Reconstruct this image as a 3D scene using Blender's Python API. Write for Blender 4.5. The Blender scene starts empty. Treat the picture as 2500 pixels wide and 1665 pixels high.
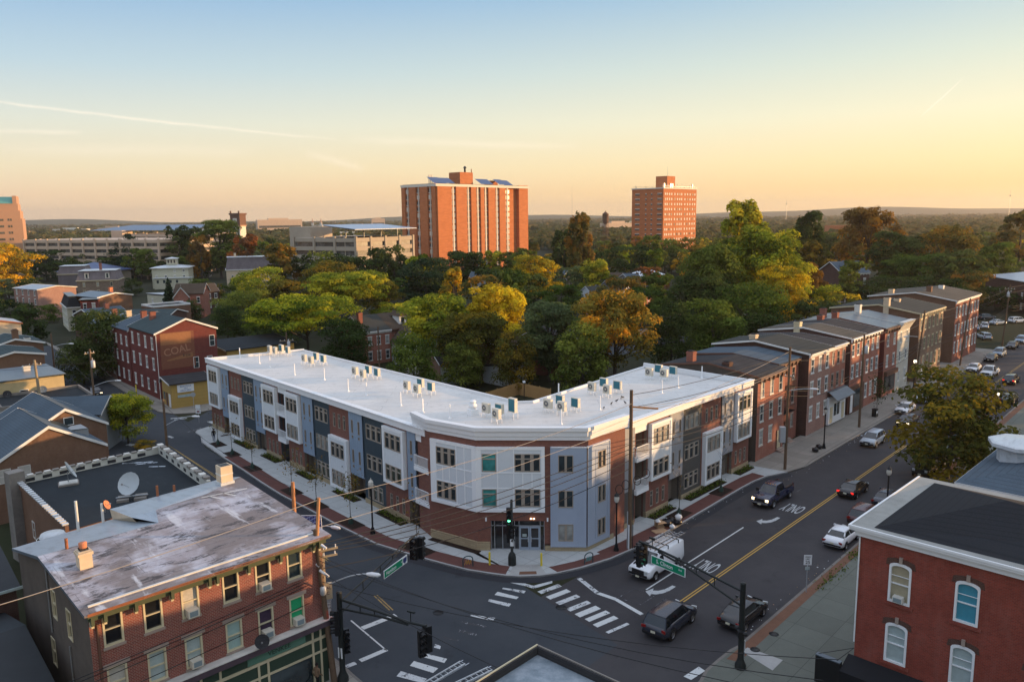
import bpy, math, random
import numpy as np
from mathutils import Vector, Matrix
S = bpy.context.scene
COL = S.collection
R = math.radians
random.seed(7)

# sky colour (display-linear) by sin(elevation): away from the sun / towards the sun
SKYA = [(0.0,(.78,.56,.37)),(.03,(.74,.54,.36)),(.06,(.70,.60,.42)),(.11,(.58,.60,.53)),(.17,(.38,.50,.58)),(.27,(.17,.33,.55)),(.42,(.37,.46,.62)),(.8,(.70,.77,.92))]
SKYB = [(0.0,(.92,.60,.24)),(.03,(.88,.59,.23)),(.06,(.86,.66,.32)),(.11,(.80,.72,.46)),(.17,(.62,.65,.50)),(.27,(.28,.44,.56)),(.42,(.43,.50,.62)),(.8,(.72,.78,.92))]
STREAKS = [(-0.6636, 0.1327, -0.2076, 0.0947, 0.0028, 0.55, True, 40), (-0.584, 0.0934, -0.4849, 0.0972, 0.004, 0.4, True, 25), (0.47, 0.1039, 0.5075, 0.1396, 0.0012, 0.9, True, 20), (-0.2493, 0.0776, -0.178, 0.0599, 0.008, 0.35, True, 14), (-0.1973, 0.0958, 0.0905, 0.0847, 0.008, 0.28, True, 12), (-0.5629, 0.0781, -0.2991, 0.0797, 0.012, 0.2, True, 9)]
EXPO = 0.58
HAZE = .00008

# ---------------------------------------------------------------- camera
cam_d = bpy.data.cameras.new('camera'); cam = bpy.data.objects.new('camera', cam_d); COL.objects.link(cam)
cam_d.sensor_fit = 'HORIZONTAL'; cam_d.sensor_width = 36; cam_d.lens = 36*1920/2500
cam_d.clip_start = 0.5; cam_d.clip_end = 30000
pitch = math.atan((832.5-531)/1920); roll = R(.68)
cam.matrix_world = Matrix.Translation((0, 0, 29)) @ (Matrix.Rotation(R(90)-pitch, 4, 'X') @ Matrix.Rotation(-roll, 4, 'Z'))
S.camera = cam

# ---------------------------------------------------------------- sky, sun, exposure
SUN_AZ, SUN_EL = 83.0, 5.0           # degrees clockwise from the viewing direction (+Y)
W = bpy.data.worlds.new("World"); S.world = W; W.use_nodes = True; W.cycles.sampling_method = 'MANUAL'; W.cycles.sample_map_resolution = 256
nt = W.node_tree; nt.nodes.clear()
def wn(t, **k):
    n = nt.nodes.new(t)
    for a, b in k.items(): setattr(n, a, b)
    return n
sky = wn('ShaderNodeTexSky', sky_type='NISHITA', sun_disc=False, sun_elevation=R(SUN_EL), sun_rotation=R(SUN_AZ), altitude=30, air_density=1.0, dust_density=1.2, ozone_density=1.5)
tc = wn('ShaderNodeTexCoord'); sep = wn('ShaderNodeSeparateXYZ'); nt.links.new(tc.outputs['Generated'], sep.inputs[0])
def wmath(op, a, b=None, c=None):
    n = wn('ShaderNodeMath', operation=op)
    for i, v in enumerate((a, b, c)):
        if v is None: continue
        if isinstance(v, (int, float)): n.inputs[i].default_value = v
        else: nt.links.new(v, n.inputs[i])
    return n.outputs[0]
def wmix(f, a, b, blend='MIX'):
    n = wn('ShaderNodeMix', data_type='RGBA', blend_type=blend)
    if isinstance(f, (int, float)): n.inputs[0].default_value = f
    else: nt.links.new(f, n.inputs[0])
    for i, v in ((6, a), (7, b)):
        if isinstance(v, tuple): n.inputs[i].default_value = v+(1,)
        else: nt.links.new(v, n.inputs[i])
    return n.outputs[2]
def wramp(f, pts):
    n = wn('ShaderNodeValToRGB'); e = n.color_ramp.elements
    while len(e) < len(pts): e.new(.5)
    for i, (p, c) in enumerate(pts): e[i].position = p; e[i].color = c+(1,)
    nt.links.new(f, n.inputs[0]); return n.outputs[0]
# elevation tint on top of the physical sky: blue zenith, peach then golden horizon towards the sun
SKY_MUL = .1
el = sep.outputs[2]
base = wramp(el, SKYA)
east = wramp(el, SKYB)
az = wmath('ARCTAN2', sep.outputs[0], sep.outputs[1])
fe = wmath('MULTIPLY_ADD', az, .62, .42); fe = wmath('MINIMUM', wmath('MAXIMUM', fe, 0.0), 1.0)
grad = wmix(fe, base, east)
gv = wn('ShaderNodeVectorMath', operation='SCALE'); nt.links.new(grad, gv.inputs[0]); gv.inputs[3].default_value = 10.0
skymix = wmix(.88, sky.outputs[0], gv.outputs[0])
# thin streaks: old contrails and high cirrus
def streak(az0, el0, az1, el1, w, strength, fade=True, freq=30):
    dx, dy = az1-az0, el1-el0; L = math.hypot(dx, dy); ux, uy = dx/L, dy/L
    e = wmath('ARCSINE', el)
    p = wmath('SUBTRACT', az, az0); q = wmath('SUBTRACT', e, el0)
    s = wmath('ADD', wmath('MULTIPLY', p, ux), wmath('MULTIPLY', q, uy))
    d = wmath('SUBTRACT', wmath('MULTIPLY', q, ux), wmath('MULTIPLY', p, uy))
    nz = wn('ShaderNodeTexNoise'); nz.inputs['Scale'].default_value = freq; nz.inputs['Detail'].default_value = 4
    nt.links.new(tc.outputs['Generated'], nz.inputs['Vector'])
    d = wmath('ADD', d, wmath('MULTIPLY', wmath('SUBTRACT', nz.outputs[0], .5), w*1.2))
    g1 = wmath('MAXIMUM', wmath('SUBTRACT', 1.0, wmath('ABSOLUTE', wmath('DIVIDE', d, w))), 0.0)
    g1 = wmath('POWER', g1, 1.5)
    t = wmath('DIVIDE', s, L)
    en = wmath('MULTIPLY', wmath('MULTIPLY', t, wmath('SUBTRACT', 1.0, t)), 4.0)
    en = wmath('POWER', wmath('MAXIMUM', en, 0.0), .5)
    return wmath('MULTIPLY', wmath('MULTIPLY', g1, en), wmath('MULTIPLY', wmath('ADD', nz.outputs[0], .3), strength))
cl = None
for a in STREAKS:
    o = streak(*a); cl = o if cl is None else wmath('ADD', cl, o)
skymix2 = wmix(wmath('MINIMUM', cl, 1.0), skymix, (8.6, 7.6, 6.2))
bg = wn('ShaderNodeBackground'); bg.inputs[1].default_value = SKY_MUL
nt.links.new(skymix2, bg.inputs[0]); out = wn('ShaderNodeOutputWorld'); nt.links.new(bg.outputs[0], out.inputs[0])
sl = bpy.data.lights.new('sun', 'SUN'); so = bpy.data.objects.new('sun', sl); COL.objects.link(so)
sl.energy = 5.0; sl.angle = R(.6); sl.color = (1.0, .60, .28)
sd = Vector((math.sin(R(SUN_AZ))*math.cos(R(SUN_EL)), math.cos(R(SUN_AZ))*math.cos(R(SUN_EL)), math.sin(R(SUN_EL))))
so.rotation_euler = sd.to_track_quat('Z', 'Y').to_euler(); so.location = (200, 0, 100)
S.view_settings.view_transform = 'Standard'; S.view_settings.look = 'None'; S.view_settings.exposure = EXPO; S.view_settings.gamma = 1
S.view_settings.use_curve_mapping = False
S.render.engine = 'CYCLES'
S.cycles.max_bounces = 5; S.cycles.diffuse_bounces = 3; S.cycles.glossy_bounces = 2; S.cycles.transmission_bounces = 3; S.cycles.transparent_max_bounces = 6
S.cycles.volume_bounces = 0

# ---------------------------------------------------------------- mesh helpers
class MB:
    """collects boxes, prisms, tubes ... of several materials; one MB becomes ONE mesh object"""
    def __init__(s): s.v = []; s.f = []; s.m = []; s.mats = []; s.sm = []
    def mi(s, m):
        if m not in s.mats: s.mats.append(m)
        return s.mats.index(m)
    def add(s, vs, fs, m, smooth=False):
        o = len(s.v); k = s.mi(m); s.v.extend([tuple(v) for v in vs])
        for f in fs: s.f.append(tuple(i+o for i in f)); s.m.append(k); s.sm.append(smooth)
    def box(s, x0, x1, y0, y1, z0, z1, m):
        s.add([(x0,y0,z0),(x1,y0,z0),(x1,y1,z0),(x0,y1,z0),(x0,y0,z1),(x1,y0,z1),(x1,y1,z1),(x0,y1,z1)],
              [(3,2,1,0),(4,5,6,7),(0,1,5,4),(1,2,6,5),(2,3,7,6),(3,0,4,7)], m)
    def obox(s, c, sz, rz, m, rx=0, ry=0):
        M = Matrix.Translation(c) @ Matrix.Rotation(rz,4,'Z') @ Matrix.Rotation(ry,4,'Y') @ Matrix.Rotation(rx,4,'X')
        a, b, d = sz[0]/2, sz[1]/2, sz[2]/2
        vs = [M @ Vector(p) for p in [(-a,-b,-d),(a,-b,-d),(a,b,-d),(-a,b,-d),(-a,-b,d),(a,-b,d),(a,b,d),(-a,b,d)]]
        s.add(vs, [(3,2,1,0),(4,5,6,7),(0,1,5,4),(1,2,6,5),(2,3,7,6),(3,0,4,7)], m)
    def quad(s, a, b, c, d, m): s.add([a,b,c,d], [(0,1,2,3)], m)
    def poly(s, pts, m): s.add(pts, [tuple(range(len(pts)))], m)
    def prism(s, pts, z0, z1, m, mtop=None):
        """pts: 2-D outline, any winding"""
        A = sum(pts[i][0]*pts[(i+1)%len(pts)][1]-pts[(i+1)%len(pts)][0]*pts[i][1] for i in range(len(pts)))
        if A < 0: pts = pts[::-1]
        n = len(pts); vs = [(p[0],p[1],z0) for p in pts]+[(p[0],p[1],z1) for p in pts]
        s.add(vs, [tuple(range(n))[::-1]]+[(i,(i+1)%n,(i+1)%n+n,i+n) for i in range(n)], m)
        s.add([(p[0],p[1],z1) for p in pts], [tuple(range(n))], mtop or m)
    def tube(s, p0, p1, r0, r1, m, n=8, cap=True, smooth=True):
        p0, p1 = Vector(p0), Vector(p1); d = (p1-p0).normalized()
        a = d.orthogonal().normalized(); b = d.cross(a); vs = []
        for p, r in ((p0,r0),(p1,r1)):
            for i in range(n):
                t = 2*math.pi*i/n; vs.append(p+a*r*math.cos(t)+b*r*math.sin(t))
        s.add(vs, [(i,(i+1)%n,(i+1)%n+n,i+n) for i in range(n)], m, smooth)
        if cap: s.add(vs, [tuple(range(n))[::-1], tuple(range(n,2*n))], m)
    def path(s, pts, r, m, n=6):
        for i in range(len(pts)-1):
            s.tube(pts[i], pts[i+1], r, r, m, n)
    def lathe(s, prof, m, c=(0,0,0), n=12, smooth=True):
        vs = []; k = len(prof)
        for r, z in prof:
            for i in range(n):
                t = 2*math.pi*i/n; vs.append((c[0]+r*math.cos(t), c[1]+r*math.sin(t), c[2]+z))
        s.add(vs, [(j*n+i,j*n+(i+1)%n,(j+1)*n+(i+1)%n,(j+1)*n+i) for j in range(k-1) for i in range(n)], m, smooth)
    def loft(s, rings, m, smooth=True, cap=True):
        n = len(rings[0]); vs = [p for r in rings for p in r]
        s.add(vs, [(j*n+i,j*n+(i+1)%n,(j+1)*n+(i+1)%n,(j+1)*n+i) for j in range(len(rings)-1) for i in range(n)], m, smooth)
        if cap: s.add(list(rings[0]), [tuple(range(n))[::-1]], m); s.add(list(rings[-1]), [tuple(range(n))], m)
    def wall(s, x0, x1, z0, z1, m, holes=(), y=0, rev=.14, mrev=None, back=False):
        """front wall face on plane y (normal -y) with real openings (xa,xb,za,zb) and reveals"""
        xs = sorted({x0,x1}|{min(max(h[i],x0),x1) for h in holes for i in (0,1)}); zs = sorted({z0,z1}|{min(max(h[i],z0),z1) for h in holes for i in (2,3)})
        for i in range(len(xs)-1):
            for j in range(len(zs)-1):
                cx, cz = (xs[i]+xs[i+1])/2, (zs[j]+zs[j+1])/2
                if any(h[0]<cx<h[1] and h[2]<cz<h[3] for h in holes): continue
                s.quad((xs[i],y,zs[j]),(xs[i+1],y,zs[j]),(xs[i+1],y,zs[j+1]),(xs[i],y,zs[j+1]), m)
        mr = mrev or m
        for a,b,c,d in holes:
            s.quad((a,y,c),(a,y,d),(a,y+rev,d),(a,y+rev,c), mr); s.quad((b,y,d),(b,y,c),(b,y+rev,c),(b,y+rev,d), mr)
            s.quad((a,y,d),(b,y,d),(b,y+rev,d),(a,y+rev,d), mr); s.quad((a,y,c),(a,y+rev,c),(b,y+rev,c),(b,y,c), mr)
    def xform(s, M, i0=0):
        for i in range(i0, len(s.v)): s.v[i] = tuple(M @ Vector(s.v[i]))
    def mesh(s, name):
        me = bpy.data.meshes.new(name); me.from_pydata(s.v, [], s.f)
        for m in s.mats: me.materials.append(MAT[m])
        me.polygons.foreach_set('material_index', s.m); me.polygons.foreach_set('use_smooth', s.sm); me.update(); return me
CH = {}
def KIDS(o): return list(CH.get(o.name, ()))
def reg(p, o): CH.setdefault(p.name, []).append(o)
def thing(name, label, cat, loc=(0,0,0), rz=0, group=None):
    o = bpy.data.objects.new(name, None); o.empty_display_size = .3; COL.objects.link(o)
    o.location = loc if len(loc) == 3 else (loc[0], loc[1], 0); o.rotation_euler = (0,0,rz)
    o['label'] = label; o['category'] = cat
    if group: o['group'] = group
    return o
def part(name, mb, parent, label=None, loc=None, rz=0):
    me = mb.mesh(name) if isinstance(mb, MB) else mb
    o = bpy.data.objects.new(name, me); COL.objects.link(o); o.parent = parent; reg(parent, o)
    if loc: o.location = loc
    if rz: o.rotation_euler = (0,0,rz)
    if label: o['label'] = label
    return o
def solo(name, mb, label, cat, loc=(0,0,0), rz=0, group=None):
    me = mb.mesh(name) if isinstance(mb, MB) else mb
    o = bpy.data.objects.new(name, me); COL.objects.link(o); o.location = loc if len(loc)==3 else (loc[0],loc[1],0); o.rotation_euler = (0,0,rz)
    o['label'] = label; o['category'] = cat
    if group: o['group'] = group
    return o
def struct(name, mb, kind='structure'):
    o = bpy.data.objects.new(name, mb.mesh(name) if isinstance(mb, MB) else mb); COL.objects.link(o); o['kind'] = kind; return o
def dup(root, loc, rz, label=None, group=None, scale=None, name=None):
    r = root.copy(); COL.objects.link(r); r.location = loc if len(loc)==3 else (loc[0],loc[1],0); r.rotation_euler = (0,0,rz)
    if scale: r.scale = scale if isinstance(scale, tuple) else (scale,)*3
    if label: r['label'] = label
    if group: r['group'] = group
    for ch in KIDS(root):
        c = ch.copy(); COL.objects.link(c); c.parent = r; reg(r, c)
        for g in KIDS(ch):
            d = g.copy(); COL.objects.link(d); d.parent = c; reg(c, d)
    return r
def az_rz(p, q): return math.atan2(q[1]-p[1], q[0]-p[0])

# ---------------------------------------------------------------- materials
MAT = {}
class NT:
    def __init__(s, name, rough=.8, spec=.3, metal=0.0):
        s.m = bpy.data.materials.new(name); s.m.use_nodes = True; s.t = s.m.node_tree; s.n = s.t.nodes; s.b = s.n['Principled BSDF']
        s.b.inputs['Roughness'].default_value = rough; s.b.inputs['Metallic'].default_value = metal
        s.b.inputs['Specular IOR Level'].default_value = spec; MAT[name] = s.m
    def L(s, a, b): s.t.links.new(a, b)
    def node(s, t, **k):
        n = s.n.new(t)
        for a, b in k.items(): setattr(n, a, b)
        return n
    def co(s, which='Object'): return s.node('ShaderNodeTexCoord').outputs[which]
    def noise(s, scale, detail=4, vec=None, rough=.6, stretch=None):
        n = s.node('ShaderNodeTexNoise'); n.inputs['Scale'].default_value = scale; n.inputs['Detail'].default_value = detail; n.inputs['Roughness'].default_value = rough
        v = vec or s.co()
        if stretch:
            mp = s.node('ShaderNodeMapping'); mp.inputs['Scale'].default_value = stretch; s.L(v, mp.inputs[0]); v = mp.outputs[0]
        s.L(v, n.inputs['Vector']); return n.outputs[0]
    def ramp(s, f, pts):
        n = s.node('ShaderNodeValToRGB'); e = n.color_ramp.elements
        while len(e) < len(pts): e.new(.5)
        for i, (p, c) in enumerate(pts): e[i].position = p; e[i].color = tuple(c)+(1,) if isinstance(c, (tuple, list)) else (c,c,c,1)
        s.L(f, n.inputs[0]); return n.outputs[0]
    def mix(s, f, a, b, blend='MIX'):
        n = s.node('ShaderNodeMix', data_type='RGBA', blend_type=blend)
        if isinstance(f, (int, float)): n.inputs[0].default_value = f
        else: s.L(f, n.inputs[0])
        for i, v in ((6, a), (7, b)):
            if isinstance(v, (tuple, list)): n.inputs[i].default_value = tuple(v)+(1,)
            else: s.L(v, n.inputs[i])
        return n.outputs[2]
    def math(s, op, a, b=None):
        n = s.node('ShaderNodeMath', operation=op)
        for i, v in enumerate((a, b)):
            if v is None: continue
            if isinstance(v, (int, float)): n.inputs[i].default_value = v
            else: s.L(v, n.inputs[i])
        return n.outputs[0]
    def col(s, c):
        if isinstance(c, (tuple, list)): s.b.inputs['Base Color'].default_value = tuple(c)+(1,)
        else: s.L(c, s.b.inputs['Base Color'])
        return s
    def bump(s, h, dist=.02, st=.5):
        n = s.node('ShaderNodeBump'); n.inputs['Strength'].default_value = st; n.inputs['Distance'].default_value = dist
        s.L(h, n.inputs['Height']); s.L(n.outputs[0], s.b.inputs['Normal']); return s
    def wallvec(s):
        """(x+y, z) so that both wall directions of a building get proper courses"""
        sp = s.node('ShaderNodeSeparateXYZ'); s.L(s.co(), sp.inputs[0]); a = s.math('ADD', sp.outputs[0], sp.outputs[1])
        cb = s.node('ShaderNodeCombineXYZ'); s.L(a, cb.inputs[0]); s.L(sp.outputs[2], cb.inputs[1]); return cb.outputs[0]
def sc(c, k): return tuple(min(1, x*k) for x in c)
def plain(name, c, rough=.7, var=.12, scale=2.0, metal=0, spec=.3, dirt=0):
    t = NT(name, rough, spec, metal); n = t.noise(scale, 5)
    x = t.mix(n, sc(c, 1-var), sc(c, 1+var))
    if dirt:
        n2 = t.noise(.6, 6); x = t.mix(t.ramp(n2, [(.45,0.0),(.7,dirt)]), x, sc(c, .45))
    t.col(x); return t
def brick(name, c, c2=None, mortar=None, bw=.22, bh=.075, patch=.25, ms=.012, ht=True):
    t = NT(name, .85, .2); c2 = c2 or sc(c, .72); mortar = mortar or sc(c, 1.25)
    b = t.node('ShaderNodeTexBrick'); t.L(t.wallvec(), b.inputs['Vector'])
    b.inputs['Color1'].default_value = c+(1,); b.inputs['Color2'].default_value = c2+(1,); b.inputs['Mortar'].default_value = mortar+(1,)
    b.inputs['Scale'].default_value = 1; b.inputs['Brick Width'].default_value = bw; b.inputs['Row Height'].default_value = bh; b.inputs['Mortar Size'].default_value = ms
    n = t.noise(.5, 7, rough=.7); x = t.mix(t.ramp(n, [(.38, 0.0),(.68, patch)]), b.outputs[0], sc(c, .45))
    n2 = t.noise(1.7, 5, stretch=(1,1,.25)); x = t.mix(t.ramp(n2, [(.5,0.0),(.75,patch*.8)]), x, sc(mortar, 1.15))
    t.col(x); t.bump(b.outputs[1], -.01, .4); return t
def siding(name, c, pitch=.18, axis='z', rough=.6, line=.55, width=.12):
    t = NT(name, rough, .3); sp = t.node('ShaderNodeSeparateXYZ'); t.L(t.co(), sp.inputs[0])
    v = sp.outputs[2] if axis == 'z' else t.math('ADD', sp.outputs[0], sp.outputs[1])
    f = t.math('FRACT', t.math('DIVIDE', v, pitch)); 
    n = t.noise(1.1, 5); x = t.mix(n, sc(c, .9), sc(c, 1.08))
    x = t.mix(t.ramp(f, [(0.0,1.0),(width,0.0)]), x, sc(c, line)); t.col(x)
    t.bump(f, .02, .6); return t
def roofing(name, c, tab=.14, var=.35, stain=.3):
    t = NT(name, .95, .15); n = t.noise(9, 3); n2 = t.noise(.35, 6, rough=.65)
    x = t.mix(n, sc(c, 1-var), sc(c, 1+var)); x = t.mix(t.ramp(n2, [(.4,0.0),(.7,stain)]), x, sc(c, 1.7))
    sp = t.node('ShaderNodeSeparateXYZ'); t.L(t.co(), sp.inputs[0]); f = t.math('FRACT', t.math('DIVIDE', sp.outputs[2], tab))
    x = t.mix(t.ramp(f, [(0.0,.5),(.25,0.0)]), x, sc(c, .4)); t.col(x); return t
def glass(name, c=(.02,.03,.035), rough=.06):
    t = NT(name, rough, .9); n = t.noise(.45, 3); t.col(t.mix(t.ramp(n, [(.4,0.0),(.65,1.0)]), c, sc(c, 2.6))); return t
def emit(name, c, st):
    t = NT(name); t.b.inputs['Base Color'].default_value = c+(1,); t.b.inputs['Emission Color'].default_value = c+(1,); t.b.inputs['Emission Strength'].default_value = st; return t

plain('white_paint', (.74,.75,.76), .5, .05)
plain('white_trim', (.72,.72,.70), .55, .08, dirt=.35)
plain('old_white', (.62,.6,.55), .6, .12, dirt=.5)
plain('cream_trim', (.56,.49,.33), .6, .12, dirt=.3)
plain('taupe_trim', (.34,.29,.24), .5, .05)
plain('black_metal', (.012,.013,.015), .4, .1, metal=0)
plain('grey_metal', (.32,.33,.34), .4, .1, metal=.6)
plain('steel', (.55,.57,.6), .35, .1, metal=.7)
plain('concrete', (.36,.36,.35), .9, .12, 3, dirt=.4)
plain('stone_trim', (.33,.26,.22), .9, .15, dirt=.3)
plain('brown_trim', (.13,.065,.045), .7, .2)
plain('green_trim', (.07,.085,.05), .7, .2)
plain('rust', (.3,.11,.05), .8, .3, 8)
plain('terracotta', (.55,.2,.1), .8, .2)
plain('cream_stucco', (.62,.5,.36), .85, .12, 5, dirt=.3)
glass('glass'); glass('glass_blind', (.2,.21,.2), .35); glass('glass_teal', (.03,.17,.16), .15); glass('glass_dark', (.008,.009,.011), .1)
glass('car_glass', (.006,.008,.010), .12)
plain('curtain', (.42,.4,.36), .7, .3, 6)
plain('teal_shade', (.05,.24,.33), .6, .2, 3); plain('tan_shade', (.33,.29,.2), .6, .25, 3); plain('pale_shade', (.35,.42,.42), .6, .25, 3)
plain('purple_curtain', (.05,.03,.06), .8, .4, 4); plain('green_cloth', (.02,.33,.14), .8, .2, 4)

# ---------------------------------------------------------------- setting: ground, roads, kerbs, pavements, markings
def cw(t, o): return (.6782*t+.7349*o, .7349*t-.6782*o)      # street frame: t along the avenue, o across it
def asphalt(name, c, c2, rot=None):
    t = NT(name, .88, .25); n = t.noise(.12, 6, rough=.7); n2 = t.noise(14, 3); n3 = t.noise(.5, 5, stretch=(1,1,1))
    x = t.mix(t.ramp(n, [(.35,0.0),(.65,1.0)]), c, c2); x = t.mix(t.ramp(n2, [(.3,0.0),(.8,.45)]), x, sc(c, 1.7))
    x = t.mix(t.ramp(n3, [(.62,0.0),(.7,.35)]), x, sc(c, .55)); t.col(x); t.bump(n2, .01, .4)
asphalt('asphalt', (.033,.032,.036), (.056,.053,.055), -47.3); asphalt('asphalt_blue', (.030,.036,.044), (.050,.055,.062), 48); asphalt('asphalt_patch', (.022,.024,.03), (.03,.031,.036))
t = NT('ground', .95, .1); n = t.noise(.02, 8, rough=.7); n2 = t.noise(1.5, 6)
x = t.mix(t.ramp(n, [(.35,0.0),(.6,1.0)]), (.022,.028,.012), (.05,.045,.03)); x = t.mix(n2, x, (.02,.025,.012)); t.col(x)
def slabs(name, c, w=1.6, var=.12, crack=.0):
    t = NT(name, .9, .2); b = t.node('ShaderNodeTexBrick'); mp = t.node('ShaderNodeMapping'); mp.inputs['Rotation'].default_value = (0,0,R(47.3)*-1); t.L(t.co(), mp.inputs[0]); t.L(mp.outputs[0], b.inputs['Vector'])
    b.offset = 0; b.inputs['Scale'].default_value = 1; b.inputs['Brick Width'].default_value = w; b.inputs['Row Height'].default_value = w; b.inputs['Mortar Size'].default_value = .022
    b.inputs['Color1'].default_value = c+(1,); b.inputs['Color2'].default_value = sc(c,1-var)+(1,); b.inputs['Mortar'].default_value = sc(c,.45)+(1,)
    n = t.noise(.7, 7, rough=.7); x = t.mix(t.ramp(n, [(.4,0.0),(.75,.45)]), b.outputs[0], sc(c,.6)); n3 = t.noise(25, 2); x = t.mix(t.ramp(n3, [(.3,0.0),(.9,.3)]), x, sc(c,1.3)); t.col(x)
slabs('pavement_new', (.42,.44,.44), 1.9, .05); slabs('pavement_old', (.135,.145,.125), 2.6, .16); slabs('pavement_mid', (.27,.25,.22), 1.7, .25)
brick('paver_red', (.12,.058,.05), (.09,.045,.04), (.07,.04,.035), .2, .1); 
def flatbrick(name, c):
    t = NT(name, .9, .15); n = t.noise(30, 2); n2 = t.noise(1.2, 5); x = t.mix(n, sc(c,.65), sc(c,1.25)); x = t.mix(t.ramp(n2, [(.45,0.0),(.75,.4)]), x, sc(c,.55)); t.col(x)
flatbrick('paver_red', (.13,.06,.052)); flatbrick('paver_worn', (.17,.09,.06)); flatbrick('mulch', (.028,.018,.014)); flatbrick('dirt', (.11,.085,.06))
plain('kerb_stone', (.34,.34,.34), .9, .15, 4, dirt=.3); plain('kerb_old', (.17,.155,.14), .9, .2, 4, dirt=.4)
def paint(name, c, wear):
    t = NT(name, .8, .2); n = t.noise(2.2, 8, rough=.75); n2 = t.noise(11, 4)
    f = t.math('ADD', t.math('MULTIPLY', n, .75), t.math('MULTIPLY', n2, .3)); k = t.ramp(f, [(wear,0.0),(wear+.05,1.0)]); t.col(t.mix(k, (.05,.052,.058), c))
paint('road_white', (.52,.54,.54), .41); paint('road_white_worn', (.50,.52,.53), .45); paint('road_faint', (.35,.37,.39), .56); paint('road_yellow', (.42,.27,.07), .36); paint('road_yellow_worn', (.34,.23,.08), .45)

mb = MB(); mb.box(-9000, 9000, -300, 9000, -2, 0, 'ground'); struct('ground', mb)
def sheet(name, pts, z, m): mb = MB(); mb.poly([(p[0],p[1],z) for p in pts], m); return struct(name, mb)
sheet('road_clinton', [cw(12,-37.2), cw(12,-20), cw(18,-18), cw(40,-22), cw(47,-22.5), cw(470,-22.5), cw(470,-34.9), cw(88,-34.9), cw(82,-37.2)], .006, 'asphalt')
HK = [(-9.4,45.4),(-12.2,48.7),(-13.9,51.0),(-16.5,54.6),(-23.4,63.4),(-52.4,97.2),(-59.5,106),(-120,178),(-111,186),(-57,121.5),(-52,117),(-44,108),(-40.1,98.9),(-32,89),(-25,80.3),(-17.3,71.9),(-12.5,67.1),(-6,62.6),(0,59.8),(7,50),(0,42)]
sheet('road_hamilton', HK, .012, 'asphalt_blue')
CS = [(-48,106.5),(-42.5,104.2),(-33,114.5),(120,250),(114,257),(-40,121),(-47,118.5)]
sheet('road_cross_street', CS, .018, 'asphalt_blue')
def ribbon(pts, w, side=1):
    """outline of a strip of width w along a polyline (to the left when side = 1)"""
    L = []; n = len(pts)
    for i, p in enumerate(pts):
        a = Vector(pts[max(i-1,0)]); b = Vector(pts[min(i+1,n-1)]); d = (b-a).normalized(); q = Vector((-d.y, d.x))*side
        L.append((p[0]+q.x*w, p[1]+q.y*w))
    return L
def strip(mb, a, b, z, m):
    for i in range(len(a)-1): mb.quad((*a[i],z),(*a[i+1],z),(*b[i+1],z),(*b[i],z), m)
def kerb(pts, side, m='kerb_stone', w=.17, h=.15):
    mb = MB(); b = ribbon(pts, w, side)
    for i in range(len(pts)-1):
        mb.quad((*pts[i],h),(*pts[i+1],h),(*b[i+1],h),(*b[i],h), m); mb.quad((*pts[i],0),(*pts[i+1],0),(*pts[i+1],h),(*pts[i],h), m)
    return struct('kerb', mb)
# --- the corner block of the new apartments
KI = [(-42.5,103.7),(-44.0,105.6),(-44.2,106.9),(-43.4,108.6),(-40,112.5)][::-1] + [(-41.2,100.7),(-36.0,94.0),(-32.0,89.1),(-28.2,84.3),(-24.9,80.3),(-20.9,76.0),(-17.2,71.9),(-12.5,67.15),(-8.0,64.05),(-5.8,62.7),(-3.9,61.6),(-2.2,60.95),(-.8,60.5),(.45,60.3),(2.05,60.4),(3.5,60.8),(5.6,61.75),(8.2,63.4),(10.7,65.6),(14.5,69.45),(19.7,75.3),(24.2,80.4),(26.4,82.75),(28.2,84.3),(31.1,85.75)]
KS = [(31.1,85.75),(33.7,87.5)] + [cw(t,-34.9) for t in (90,110,130,150,170,190)]
kerb(KI, 1, w=.2); kerb(KS, 1, 'kerb_old', .2)
OH = (-7.8,69.4); AH = -41.7; hd = (math.sin(R(AH)), math.cos(R(AH)))
def hw(s, dep=0): return (OH[0]+hd[0]*s+hd[1]*dep, OH[1]+hd[1]*s-hd[0]*dep)
OS_ = (10.63,70.34); sdv = (math.sin(R(43)), math.cos(R(43)))
def sw(s, dep=0): return (OS_[0]+sdv[0]*s-sdv[1]*dep, OS_[1]+sdv[1]*s+sdv[0]*dep)
inner = [hw(56,.6), hw(30,.6), hw(2,.6), (-2.5,67.5), (5.5,67), (9.4,70), sw(2,.6), sw(24.6,.6)]
mb = MB(); mb.prism(KI+inner[::-1], .02, .145, 'pavement_new'); struct('pavement', mb)
mb = MB(); mb.prism([(31.1,85.75),(33.7,87.5)]+[cw(190,-34.9), cw(190,-41), sw(24.4,.5)], .02, .143, 'pavement_mid'); struct('pavement', mb)
# red paver band behind the kerb, planting pits, building beds
ki = KI[6:]; a = ribbon(ki[:-1], .2, 1); b = ribbon(ki[:-1], 1.75, 1)
mb = MB(); cut = [i for i in range(len(a)-1) if not (11 <= i <= 15)]
for i in cut: mb.quad((*a[i],.150),(*a[i+1],.150),(*b[i+1],.150),(*b[i],.150), 'paver_red')
mb.poly([(-3.9+.1,61.8,.1535),(-.75,60.72,.1535),(-.5,61.7,.1535),(-3.2,62.4,.1535),(-6.9,64.5,.1535),(-7.6,64.1,.1535)], 'paver_red')
mb.poly([(3.5,61.0,.1535),(5.5,61.95,.1535),(8.1,63.6,.1535),(8.9,65.4,.1535),(5.1,63.0,.1535),(2.85,61.95,.1535)], 'paver_red')
struct('paver_band', mb)
mb = MB(); mb.poly([(-.5,60.5,.1505),(2.6,60.62,.1505),(2.1,62.5,.1505),(-.1,62.5,.1505)], 'concrete'); struct('kerb_ramp', mb)
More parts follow.
